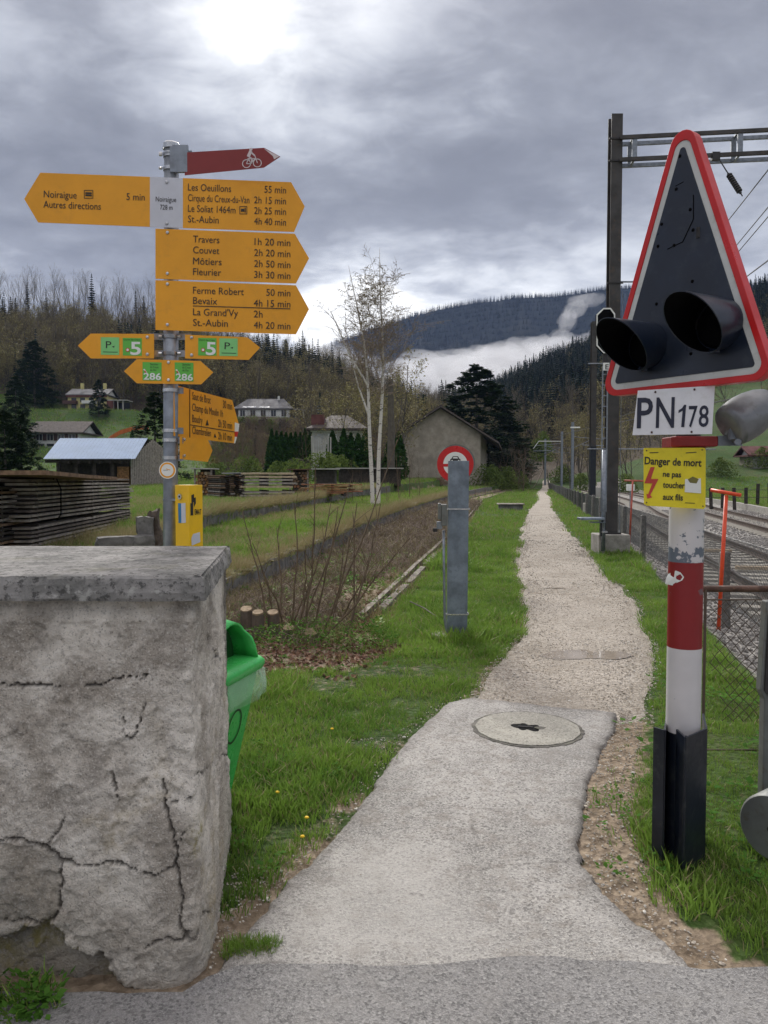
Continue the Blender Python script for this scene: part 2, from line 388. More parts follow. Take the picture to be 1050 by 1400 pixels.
m, g, b, o = new_mat('mountain_wood')
vec = g.n('ShaderNodeNewGeometry').outputs['Position']
n = g.noise(vec, .045, 8, .75); n2 = g.noise(vec, .004, 4, .6)
c = g.mix(g.maprange(n, .3, .7), (.003, .006, .009), (.020, .027, .026))
c = g.mix(g.maprange(n2, .55, .7), c, (.055, .055, .045))
g.link(c, b.inputs['Base Color']); b.inputs['Roughness'].default_value = 1
# ------------------------------------------------------------------ helpers: meshes and things
def tag(o, label=None, cat=None, group=None, kind=None):
    if label: o['label'] = label
    if cat: o['category'] = cat
    if group: o['group'] = group
    if kind: o['kind'] = kind
    return o
def thing(name, loc, label, cat, group=None):
    o = bpy.data.objects.new(name, None); COL.objects.link(o); o.location = loc
    o.empty_display_size = .2
    return tag(o, label, cat, group)
def world_loc(o):
    l = Vector(o.location)
    while o.parent: o = o.parent; l = l + Vector(o.location)
    return l
class MB:
    def __init__(s): s.v = []; s.f = []; s.mi = []; s.mats = []; s.cur = 0
    def mat(s, name):
        if name not in s.mats: s.mats.append(name)
        s.cur = s.mats.index(name); return s
    def add(s, vs, fs):
        o = len(s.v); s.v.extend([tuple(x) for x in vs])
        for f in fs: s.f.append(tuple(i+o for i in f)); s.mi.append(s.cur)
        return s
    def box(s, c, d, rot=None):
        hx, hy, hz = d[0]/2, d[1]/2, d[2]/2
        vs = [Vector((x*hx, y*hy, z*hz)) for z in (-1, 1) for y in (-1, 1) for x in (-1, 1)]
        if rot is not None:
            M = Matrix.Rotation(rot, 3, 'Z') if isinstance(rot, (int, float)) else rot
            vs = [M @ q for q in vs]
        c = Vector(c)
        return s.add([q+c for q in vs], [(0, 2, 3, 1), (4, 5, 7, 6), (0, 1, 5, 4), (2, 6, 7, 3), (0, 4, 6, 2), (1, 3, 7, 5)])
    def tube(s, pts, r, n=6, cap=True):
        pts = [Vector(p) for p in pts]; k = len(pts)
        rr = r if isinstance(r, (list, tuple)) else [r]*k
        base = len(s.v); prev = None
        for i, p in enumerate(pts):
            t = (pts[min(i+1, k-1)]-pts[max(i-1, 0)]).normalized()
            if prev is None:
                a = Vector((0, 0, 1)) if abs(t.z) < .9 else Vector((1, 0, 0))
                u = t.cross(a).normalized()
            else:
                u = (prev - t*prev.dot(t)).normalized()
            prev = u; w = t.cross(u)
            for j in range(n):
                an = 2*math.pi*j/n
                q = p + (u*math.cos(an)+w*math.sin(an))*rr[i]; s.v.append((q.x, q.y, q.z))
        for i in range(k-1):
            for j in range(n):
                j2 = (j+1) % n
                s.f.append((base+i*n+j, base+i*n+j2, base+(i+1)*n+j2, base+(i+1)*n+j)); s.mi.append(s.cur)
        if cap and n > 2:
            s.f.append(tuple(base+j for j in reversed(range(n)))); s.mi.append(s.cur)
            s.f.append(tuple(base+(k-1)*n+j for j in range(n))); s.mi.append(s.cur)
        return s
    def prism(s, front, off):
        """front: ordered points of a polygon; off: vector to the back"""
        n = len(front); fr = [Vector(p) for p in front]; bk = [p+Vector(off) for p in fr]
        fs = [tuple(range(n)), tuple(reversed(range(n, 2*n)))]
        fs += [(i, i+n, (i+1) % n+n, (i+1) % n) for i in range(n)]
        return s.add(fr+bk, fs)
    def ring(s, outer, inner, off):
        n = len(outer); o = [Vector(p) for p in outer]; i_ = [Vector(p) for p in inner]; off = Vector(off)
        vs = o+i_+[p+off for p in o]+[p+off for p in i_]
        fs = []
        for a in range(n):
            b2 = (a+1) % n
            fs += [(a, b2, n+b2, n+a), (2*n+a, 3*n+a, 3*n+b2, 2*n+b2), (a, 2*n+a, 2*n+b2, b2), (n+a, n+b2, 3*n+b2, 3*n+a)]
        return s.add(vs, fs)
    def sphere(s, c, r, nu=8, nv=5, sc=(1, 1, 1)):
        c = Vector(c); vs = []; fs = []
        for i in range(nv+1):
            th = math.pi*i/nv
            for j in range(nu):
                ph = 2*math.pi*j/nu
                vs.append(c+Vector((r*sc[0]*math.sin(th)*math.cos(ph), r*sc[1]*math.sin(th)*math.sin(ph), r*sc[2]*math.cos(th))))
        for i in range(nv):
            for j in range(nu):
                j2 = (j+1) % nu; fs.append((i*nu+j, (i+1)*nu+j, (i+1)*nu+j2, i*nu+j2))
        return s.add(vs, fs)
    def mesh(s, name, smooth=False, origin=(0, 0, 0)):
        me = bpy.data.meshes.new(name)
        ox, oy, oz = origin
        me.from_pydata([(x-ox, y-oy, z-oz) for x, y, z in s.v], [], s.f)
        for mn in s.mats: me.materials.append(MATS[mn])
        me.polygons.foreach_set('material_index', s.mi)
        if smooth: me.polygons.foreach_set('use_smooth', [True]*len(s.f))
        me.update(); return me
    def build(s, name, parent=None, smooth=False, bevel=0, label=None, **kw):
        for e_ in getattr(s, 'extras', []): e_.build('bolt', parent)
        if not s.v: return None
        if parent is not None: org = world_loc(parent)
        else:
            a = np.array(s.v); org = ((a[:, 0].min()+a[:, 0].max())/2, (a[:, 1].min()+a[:, 1].max())/2, a[:, 2].min())
        me = s.mesh(name, smooth, org); o = bpy.data.objects.new(name, me); COL.objects.link(o)
        if parent is not None: o.parent = parent
        else: o.location = org
        if bevel:
            md = o.modifiers.new('bevel', 'BEVEL'); md.width = bevel; md.segments = 2; md.limit_method = 'ANGLE'
        if label: o['label'] = label
        if kw: tag(o, label, **kw)
        return o
def smooth_by_angle(o, ang=40):
    me = o.data
    me.polygons.foreach_set('use_smooth', [True]*len(me.polygons))
    try: me.set_sharp_from_angle(angle=R(ang))
    except Exception: pass
    return o
def copy_thing(o, loc=None, rot=None, scale=None, label=None):
    c = o.copy(); COL.objects.link(c)
    if loc is not None: c.location = loc
    if rot is not None: c.rotation_euler = rot
    if scale is not None: c.scale = scale
    if label: c['label'] = label
    for ch in list(o.children):
        d = ch.copy(); COL.objects.link(d); d.parent = c
        for gch in list(ch.children):
            e = gch.copy(); COL.objects.link(e); e.parent = d
    return c
def place_mesh(name, me, parent, loc, rot=(0, 0, 0), scale=(1, 1, 1), mat=None):
    o = bpy.data.objects.new(name, me); COL.objects.link(o)
    if parent is not None:
        o.parent = parent; o.location = Vector(loc)-world_loc(parent)
    else: o.location = loc
    o.rotation_euler = rot; o.scale = scale
    return o

class Frame:
    """a flat plate standing in the world: u to the right, v up, n towards the viewer's side"""
    def __init__(s, p0, p1, roll_from_points=True):
        s.o = Vector(p0); d = Vector(p1)-s.o
        s.u = d.normalized(); s.n = s.u.cross(Vector((0, 0, 1))).normalized(); s.v = s.n.cross(s.u).normalized()
    def uv(s, px, py):
        r = ray(px, py); E = Vector((0, 0, EYE)); t = (s.o-E).dot(s.n)/r.dot(s.n)
        q = E+r*t-s.o; return q.dot(s.u), q.dot(s.v)
    def pt(s, u, v, w=0): return s.o+s.u*u+s.v*v+s.n*w
    def px(s, px, py, w=0): u, v = s.uv(px, py); return s.pt(u, v, w)
    def plate(s, mb, pts, w0, w1): return mb.prism([s.px(x, y, w1) for x, y in pts], s.n*(w0-w1))
FONT_CACHE = {}
def text_geo(txt, bold=0.0):
    k = (txt, bold)
    if k in FONT_CACHE: return FONT_CACHE[k]
    cu = bpy.data.curves.new('txt', 'FONT'); cu.body = txt; cu.size = 1; cu.resolution_u = 3; cu.offset = bold

    ob = bpy.data.objects.new('txt', cu); COL.objects.link(ob)
    dg = bpy.context.evaluated_depsgraph_get(); me = bpy.data.meshes.new_from_object(ob.evaluated_get(dg))
    v = [tuple(x.co) for x in me.vertices]; f = [tuple(p.vertices) for p in me.polygons]
    bpy.data.objects.remove(ob); bpy.data.curves.remove(cu); bpy.data.meshes.remove(me)
    a = np.array(v); FONT_CACHE[k] = (a, f, a[:, 0].min(), a[:, 0].max()); return FONT_CACHE[k]
def text_on(mb, fr, txt, x0, x1, yb, cap, w=.0022, bold=0.0, mat='print_black'):
    """text filling x0..x1 on baseline yb with capitals `cap` tall (photo pixels give the place on the plate)"""
    a, f, mn, mx = text_geo(txt, bold)
    u0, v0 = fr.uv(x0, yb); u1, _ = fr.uv(x1, yb); _, v2 = fr.uv(x0, yb-cap)
    sx = (u1-u0)/(mx-mn); sy = (v2-v0)/.729
    mb.mat(mat); mb.add([fr.pt(u0+(x-mn)*sx, v0+y*sy, w) for x, y, z in a], f)

def fbm(x, y, scale=1.0, octaves=5, seed=0, rough=.5):
    x = np.asarray(x, float)*scale; y = np.asarray(y, float)*scale
    out = np.zeros(np.broadcast(x, y).shape); amp = 1; tot = 0
    for o in range(octaves):
        r_ = np.random.default_rng(seed*31+o); T = r_.random((256, 256))
        xi = np.floor(x).astype(int); yi = np.floor(y).astype(int); fx = x-xi; fy = y-yi
        fx = fx*fx*(3-2*fx); fy = fy*fy*(3-2*fy); a = xi & 255; b = yi & 255; a1 = (a+1) & 255; b1 = (b+1) & 255
        out += amp*(T[a, b]*(1-fx)*(1-fy)+T[a1, b]*fx*(1-fy)+T[a, b1]*(1-fx)*fy+T[a1, b1]*fx*fy)
        tot += amp; amp *= rough; x = x*2.03+17.1; y = y*2.03+9.7
    return out/tot
def sstep(a, b, x):
    t = np.clip((np.asarray(x, float)-a)/(b-a), 0, 1); return t*t*(3-2*t)
def in_poly(x, y, poly):
    x = np.asarray(x); y = np.asarray(y); c = np.zeros(x.shape, bool); n = len(poly)
    for i in range(n):
        x0, y0 = poly[i]; x1, y1 = poly[(i+1) % n]
        if y0 == y1: continue
        k = ((y0 > y) != (y1 > y)) & (x < (x1-x0)*(y-y0)/(y1-y0)+x0); c ^= k
    return c
def dist_poly(x, y, line, closed=False):
    d = np.full(np.asarray(x).shape, 1e9); L = list(line)+([line[0]] if closed else [])
    for (x0, y0), (x1, y1) in zip(L[:-1], L[1:]):
        dx, dy = x1-x0, y1-y0; t = np.clip(((x-x0)*dx+(y-y0)*dy)/(dx*dx+dy*dy+1e-12), 0, 1)
        d = np.minimum(d, np.hypot(x-x0-t*dx, y-y0-t*dy))
    return d

# scatter: one object, geometry nodes instancing small meshes that are not in the scene
def scatter(name, pts, rots, scl, protos, idx=None):
    c = bpy.data.collections.new(name+'_pieces')
    for i, me in enumerate(protos):
        o = bpy.data.objects.new('%s_piece_%02d' % (name, i), me); c.objects.link(o)
    me = bpy.data.meshes.new(name); N = len(pts)
    me.vertices.add(N); me.vertices.foreach_set('co', np.asarray(pts, dtype=np.float32).ravel())
    a = me.attributes.new('rot', 'FLOAT_VECTOR', 'POINT'); a.data.foreach_set('vector', np.asarray(rots, dtype=np.float32).ravel())
    s3 = np.asarray(scl, dtype=np.float32)
    if s3.ndim == 1: s3 = np.repeat(s3[:, None], 3, 1)
    a = me.attributes.new('scl', 'FLOAT_VECTOR', 'POINT'); a.data.foreach_set('vector', s3.ravel())
    if idx is None: idx = rng.integers(0, len(protos), N)
    a = me.attributes.new('pick', 'INT', 'POINT'); a.data.foreach_set('value', np.asarray(idx, dtype=np.int32))
    ob = bpy.data.objects.new(name, me); COL.objects.link(ob); ob['kind'] = 'stuff'
    t = bpy.data.node_groups.new(name+'_nodes', 'GeometryNodeTree')
    t.interface.new_socket('Geometry', in_out='INPUT', socket_type='NodeSocketGeometry')
    t.interface.new_socket('Geometry', in_out='OUTPUT', socket_type='NodeSocketGeometry')
    N_ = t.nodes; gi = N_.new('NodeGroupInput'); go = N_.new('NodeGroupOutput')
    ip = N_.new('GeometryNodeInstanceOnPoints'); ci = N_.new('GeometryNodeCollectionInfo')
    ci.inputs['Collection'].default_value = c; ci.inputs['Separate Children'].default_value = True; ci.inputs['Reset Children'].default_value = True
    def na(nm, ty):
        q = N_.new('GeometryNodeInputNamedAttribute'); q.data_type = ty; q.inputs['Name'].default_value = nm
        return [s_ for s_ in q.outputs if s_.enabled and s_.name == 'Attribute'][0]
    L = t.links
    L.new(gi.outputs[0], ip.inputs['Points']); L.new(ci.outputs[0], ip.inputs['Instance'])
    ip.inputs['Pick Instance'].default_value = True
    L.new(na('pick', 'INT'), ip.inputs['Instance Index'])
    e2r = N_.new('FunctionNodeEulerToRotation'); L.new(na('rot', 'FLOAT_VECTOR'), e2r.inputs[0]); L.new(e2r.outputs[0], ip.inputs['Rotation'])
    L.new(na('scl', 'FLOAT_VECTOR'), ip.inputs['Scale'])
    L.new(ip.outputs[0], go.inputs[0])
    md = ob.modifiers.new('scatter', 'NODES'); md.node_group = t
    return ob

# ------------------------------------------------------------------ the lie of the land
def itp(xs, ys): return lambda y: np.interp(y, xs, ys)
Xm = itp([0, 6, 9, 14.4, 20, 26, 29, 58, 90, 129, 300], [-2.9, -2.5, -2.15, -1.4, -.6, .2, .7, 5.2, 12.0, 22, 64])
Xu = itp([0, 7, 10.5, 17.8, 27.5, 44, 58, 90, 300], [-3.2, -3.4, -3.65, -4.2, -3.2, -1.7, .8, 6, 40])
SR = itp([2, 6, 8.4, 19, 31, 58, 88, 129, 200, 400], [-1.3, -.67, -.28, 1.45, 3.4, 7.45, 13.7, 24.6, 43., 95])
R1 = itp([-30, -5, 11.4, 16.6, 22.4, 28.4, 39, 51, 80, 130, 300, 600], [-4., 1.85, 5.7, 6.95, 8.3, 9.8, 12.5, 16, 22.6, 33., 69, 132])
XF = lambda y: 2.35+.197*np.asarray(y, float)
zm = itp([0, 6, 10, 20, 30, 58, 90, 200], [0, 0.08, .3, .45, .5, .5, .6, .8])
zu = itp([0, 6, 10, 17, 30, 45, 60, 95, 130], [0, .1, .66, .76, .8, .95, 1.15, 1.5, 2.])
RIDL = itp([-3, -.6, -.5, -.3, -.2, -.1, -.05, 0, .06, .1, .2], [70, 70, 66, 60, 52, 44, 38, 28, 15, 8, 1])
RIDR = itp([-.1, 0, .05, .12, .17, .21, .29, .5, 1, 3], [0, 6, 20, 40, 56, 68, 84, 116, 150, 180])
PADS = [(80, 150, P(0, 613, 150).z, 9), (128, 200, P(0, 562, 200).z, 11), (362, 196, P(0, 572, 196).z, 12)]
def H(x, y):
    x = np.asarray(x, float); y = np.asarray(y, float)
    x, y = np.broadcast_arrays(x, y)
    near = y < 400
    z = zm(y)*sstep(.06, -.06, x-Xm(y))
    z = z + (zu(y)-zm(y))*sstep(.06, -.06, x-Xu(y))
    fade = sstep(6.0, 9.5, y)*sstep(125, 100, y); z = z*fade
    r1 = R1(y)
    tr = sstep(-1.7, -1.0, x-r1)*sstep(7.4, 7.2, x-r1)*sstep(160, 130, y)
    z = z-.24*tr
    ya = np.maximum(y, 30); a = x/ya
    z = z+RIDL(a)*np.clip((y-95)/205, 0, 1)**1.75*(1-.35*np.clip((y-300)/300, 0, 1))
    foot = np.interp(a, [.1, .3, .4], [150, 120, 95])
    z = z+RIDR(a)*np.clip((y-foot)/(500-foot), 0, 1)**1.25
    rough = np.clip((y-60)/100, 0, 1)
    z = z+rough*1.6*(fbm(x, y, .02, 4, 3)-.5)
    for px_, Y_, pz, rr_ in PADS:
        d_ = np.hypot((x-(px_-CX)/F_PX*Y_)/1.0, (y-Y_-4)/.8); z = z+(pz-z)*sstep(rr_*2.0, rr_, d_)
    z = z+.05*(fbm(x, y, 1.1, 4, 5)-.5)*(1-tr)*sstep(2.6, 3.4, y)
    return z
def H1(x, y): return float(H(np.array([x]), np.array([y]))[0])
# path and asphalt outlines, world coordinates (metres)
ASPH = [tuple(G(*p)[:2]) for p in [(286, 1352), (300, 1322), (318, 1290), (345, 1256), (385, 1212), (430, 1168), (470, 1127), (505, 1082), (528, 1045), (560, 1008), (590, 980), (612, 962), (645, 955),
        (700, 962), (760, 968), (815, 972), (846, 976), (843, 998), (828, 1025), (812, 1062), (800, 1105), (797, 1150), (803, 1190), (828, 1222), (872, 1262), (915, 1292), (940, 1312), (962, 1330), (985, 1352)]]
PL = [(5.0, .55), (5.6, .70), (6.2, .86), (6.8, 1.06), (7.6, 1.38), (9.9, 1.84), (12, 2.15), (15.3, 2.62), (19, 3.35), (24, 4.27), (30, 5.5), (42, 8.0), (60, 12.), (84, 16.6), (150, 31.), (300, 61)]
PR = [(4.6, 1.62), (5.0, 1.72), (5.5, 1.90), (6.0, 2.12), (6.7, 2.38), (7.4, 2.58), (8.2, 2.78), (9.9, 3.28), (12, 3.6), (15.3, 4.2), (19, 4.9), (24, 5.72), (30, 6.9), (42, 9.2), (60, 13.2), (84, 17.8), (150, 32.4), (300, 63)]
pl_x = itp(*zip(*PL)); pr_x = itp(*zip(*PR))
def path_wob(y, s): return .10*(fbm(y, np.zeros_like(y)+s, 1.6, 4, 8)-.5)*np.clip(y/6, .6, 3)
def on_path(x, y, m=0.0):
    y = np.asarray(y, float); x = np.asarray(x, float)
    return (y > 4.9) & (x > pl_x(y)+path_wob(y, 0)-m) & (x < pr_x(y)+path_wob(y, 9)+m)
def on_hard(x, y, m=0.0):
    a = in_poly(x, y, ASPH)
    if m: a = a | (dist_poly(x, y, ASPH, True) < m)
    road = (np.asarray(y) < 2.52+m)
    return a | road | on_path(x, y, m)
DIRT = [tuple(G(*p)[:2]) for p in [(848, 976), (880, 985), (868, 1060), (862, 1120), (885, 1190), (900, 1235), (960, 1290), (1010, 1325), (1060, 1330), (940, 1320), (870, 1262), (800, 1195), (797, 1110), (820, 1040)]]
LEAFBED = [tuple(G(*p)[:2]) for p in [(318, 930), (330, 860), (360, 815), (470, 800), (525, 775), (600, 735), (606, 742), (560, 790), (520, 840), (505, 865), (560, 885), (470, 920), (400, 912), (350, 935)]]

def axis(segs):
    out = []
    for a, b_, n in segs: out += list(np.linspace(a, b_, n, endpoint=False))
    return out
xs = np.array([-2500, -1500, -1000, -700, -500] + axis([(-400, -120, 40), (-120, -40, 30), (-40, -12, 36), (-12, -5, 40), (-5, 6, 120), (6, 16, 70), (16, 50, 60), (50, 150, 34), (150, 400, 34), (400, 1500, 14), (1500, 3500, 5)])+[3500])
ys = np.array([-400, -100, -30, -10, -3, 1] + axis([(2.3, 10, 90), (10, 30, 100), (30, 70, 80), (70, 160, 60), (160, 340, 60), (340, 600, 40), (600, 1300, 12), (1300, 4500, 8)])+[4500])
# extra columns following the two little retaining edges come from their own meshes; sheet edges are hidden under them
XX, YY = np.meshgrid(xs, ys)
ZZ = H(XX, YY)
ZZ = ZZ - .012*on_hard(XX, YY, .05)
nx, ny = len(xs), len(ys)
vv = np.stack([XX.ravel(), YY.ravel(), ZZ.ravel()], 1)
ii = (np.arange(ny-1)[:, None]*nx+np.arange(nx-1)[None, :]).ravel()
ff = np.stack([ii, ii+1, ii+1+nx, ii+nx], 1)
me = bpy.data.meshes.new('ground'); me.from_pydata(vv.tolist(), [], ff.tolist()); me.materials.append(MATS['ground'])
x, y = vv[:, 0], vv[:, 1]; aa = x/np.maximum(y, 30)
gr = np.ones(len(x))
woodsL = (y > 212-40*sstep(-.25, -.1, aa)*sstep(.1, 0, aa)) & (aa < .12)
woodsL |= (y > 150) & (aa > -.28) & (aa < .12) & (y < 230) & (fbm(x, y, .02, 3, 2) > .45)
woodsR = (y > 150) & (aa >= .08) & ~((aa > .40) & (y < 260))
gr[woodsL | woodsR] = 0
dt = np.zeros(len(x))
bed = (x > Xm(y)) & (x < SR(y)+.15) & (y > 6.5) & (y < 125); dt[bed] = .8
dt[in_poly(x, y, DIRT)] = 1; dt[(dist_poly(x, y, DIRT, True) < .06)] = .8
dt[in_poly(x, y, LEAFBED)] = .9
strip = (x < Xm(y)) & (x > Xu(y)) & (y > 6.5) & (y < 90); dt[strip] = .25+.5*(fbm(x, y, .7, 4, 6)[strip] > .52)
edge = (x < Xu(y)) & (x > Xu(y)-1.2) & (y > 7) & (y < 60); dt[edge] = .35
g1 = (dist_poly(x, y, [(l[1], l[0]) for l in PL[:9]]) < .12) & (y > 5); dt[g1] = .5
dt[(y < 2.62) & (x < .4)] = 1
dt[(y < 3.9) & (x < .1) & (x > -.66) & (dist_poly(x, y, ASPH, True) < .13)] = .75
dt[(fbm(x, y, 2.2, 4, 21) < .43) & (x < .4) & (y < 6.5) & (y > 3)] = .42
bl = ((x-R1(y) > -1.35) & (x-R1(y) < 7.4) & (y < 135)).astype(float)
ca = me.color_attributes.new('mask', 'FLOAT_COLOR', 'POINT')
ca.data.foreach_set('color', np.stack([gr, dt, bl, np.ones(len(x))], 1).astype(np.float32).ravel())
me.polygons.foreach_set('use_smooth', [True]*len(me.polygons)); me.update()
ground = bpy.data.objects.new('ground', me); COL.objects.link(ground); ground['kind'] = 'structure'

def ribbon(name, mat, left, right, z, ystep, y0, y1, nacross=8):
    ys_ = [y0]
    while ys_[-1] < y1: ys_.append(ys_[-1]*1.0+max(ystep, ys_[-1]*.012))
    ys_ = np.array(ys_); mb = MB().mat(mat); n = nacross+1
    rows = []
    L_ = left(ys_); R_ = right(ys_)
    for k in range(n):
        t = k/nacross; X_ = L_+(R_-L_)*t
        crown = z*(1-(2*t-1)**4)*np.clip((ys_-y0)/.25, 0, 1)-.012*np.clip(1-(ys_-y0)/.25, 0, 1)
        rows.append(np.stack([X_, ys_, H(X_, ys_)+crown-.004], 1))
    V_ = np.stack(rows, 1).reshape(-1, 3); m_ = len(ys_)
    f = [(i*n+k, i*n+k+1, (i+1)*n+k+1, (i+1)*n+k) for i in range(m_-1) for k in range(nacross)]
    mb.add(V_.tolist(), f); return mb.build(name, kind='structure', smooth=True)
ribbon('gravel_path', 'gravel', lambda y: pl_x(y)+path_wob(y, 0), lambda y: pr_x(y)+path_wob(y, 9), .022, .12, 4.95, 148)

def sheet(name, mat, poly, z, thick=.03, wob=.015, step=.06, zfun=None):
    """flat sheet with a ragged edge, cut to its outline, with a small skirt"""
    pts = []
    n = len(poly)
    for i in range(n):
        a = Vector(poly[i]+(0,)); b_ = Vector(poly[(i+1) % n]+(0,)); k = max(1, int((b_-a).length/step))
        for j in range(k):
            q = a.lerp(b_, j/k); pts.append((q.x+rnd.uniform(-wob, wob), q.y+rnd.uniform(-wob, wob)))
    mb = MB().mat(mat); zz = [(z if zfun is None else zfun(*p)) for p in pts]
    top = [(p[0], p[1], q) for p, q in zip(pts, zz)]
    mb.prism([Vector(p) for p in top], (0, 0, -thick))
    return mb.build(name, kind='structure')
def asphalt_mesh():
    A = np.array(ASPH); st = .013; gx = np.arange(A[:, 0].min()-.05, A[:, 0].max()+.05, st); gy = np.arange(A[:, 1].min()-.05, A[:, 1].max()+.05, st)
    X, Y = np.meshgrid(gx, gy); wx = X+.055*(fbm(X, Y, 7, 4, 81)-.5)+.020*(fbm(X, Y, 40, 3, 83)-.5); wy = Y+.055*(fbm(X, Y, 7, 4, 82)-.5)
    ins = in_poly(wx, wy, ASPH); d = dist_poly(wx, wy, ASPH, True); d = np.where(ins, d, 0)
    Z = -.010+.028*sstep(0, .030, d)+.006*(fbm(X, Y, 3, 4, 84)-.5)+.003*(fbm(X, Y, 30, 3, 85)-.5)
    cid = ins[:-1, :-1] & ins[1:, :-1] & ins[:-1, 1:] & ins[1:, 1:]
    n = len(gx); ii_ = (np.arange(len(gy)-1)[:, None]*n+np.arange(n-1)[None, :])[cid]
    F_ = np.stack([ii_, ii_+1, ii_+1+n, ii_+n], 1); used, inv = np.unique(F_, return_inverse=True); F_ = inv.reshape(F_.shape)
    cr = np.zeros(X.shape)
    for ln, w_ in (([(354, 1326), (385, 1322), (418, 1324)], .004), ([(655, 1196), (700, 1187), (770, 1184), (806, 1180)], .0025), ([(560, 1010), (600, 1040), (640, 1090), (650, 1150)], .0016), ([(720, 1020), (745, 1060), (790, 1075)], .0018), ([(470, 1240), (520, 1225), (600, 1232), (640, 1228)], .0015)):
        pts = [tuple(G(*p)[:2]) for p in ln]; dd = dist_poly(X+.03*(fbm(X, Y, 20, 4, 86)-.5), Y+.03*(fbm(X, Y, 20, 4, 87)-.5), pts); cr = np.maximum(cr, .7*np.clip(1.4-dd/(w_*2.0), 0, 1)*np.clip(fbm(X, Y, 5, 3, 88)*4-1.3, 0, 1))
    Z = Z-.004*cr
    am = np.stack([np.clip(1-d/.10, 0, 1)*.8+.35*np.clip((fbm(X, Y, 1.6, 5, 89, .6)-.56)*6, 0, 1), np.clip((fbm(X, Y, 1.1, 4, 90)-.42)*4, 0, 1)*np.clip(d/.25, 0, 1), cr*.8, np.ones_like(X)], -1).reshape(-1, 4)[used]
    V_ = np.stack([X, Y, Z], -1).reshape(-1, 3)[used]
    me = bpy.data.meshes.new('asphalt_path'); me.from_pydata(V_.tolist(), [], F_.tolist()); me.materials.append(MATS['asphalt_worn'])
    ca = me.color_attributes.new('am', 'FLOAT_COLOR', 'POINT'); ca.data.foreach_set('color', np.clip(am, 0, 1).astype(np.float32).ravel()); me.polygons.foreach_set('use_smooth', [True]*len(me.polygons)); me.update()
    o = bpy.data.objects.new('asphalt_path', me); COL.objects.link(o); o['kind'] = 'structure'
asphalt_mesh()
road_edge = [tuple(G(*p)[:2]) for p in [(-900, 1335), (-300, 1345), (60, 1368), (250, 1366), (285, 1345), (330, 1330), (420, 1326), (520, 1330), (600, 1328), (690, 1316), (760, 1318), (800, 1322), (850, 1322), (900, 1328), (960, 1336), (1010, 1334), (1100, 1328), (1500, 1326)]]
sheet('road', 'asphalt_road', [(-14, -6)]+[(-14, road_edge[0][1])]+road_edge+[(16, road_edge[-1][1]), (16, -6)], .024, wob=.006, step=.08)
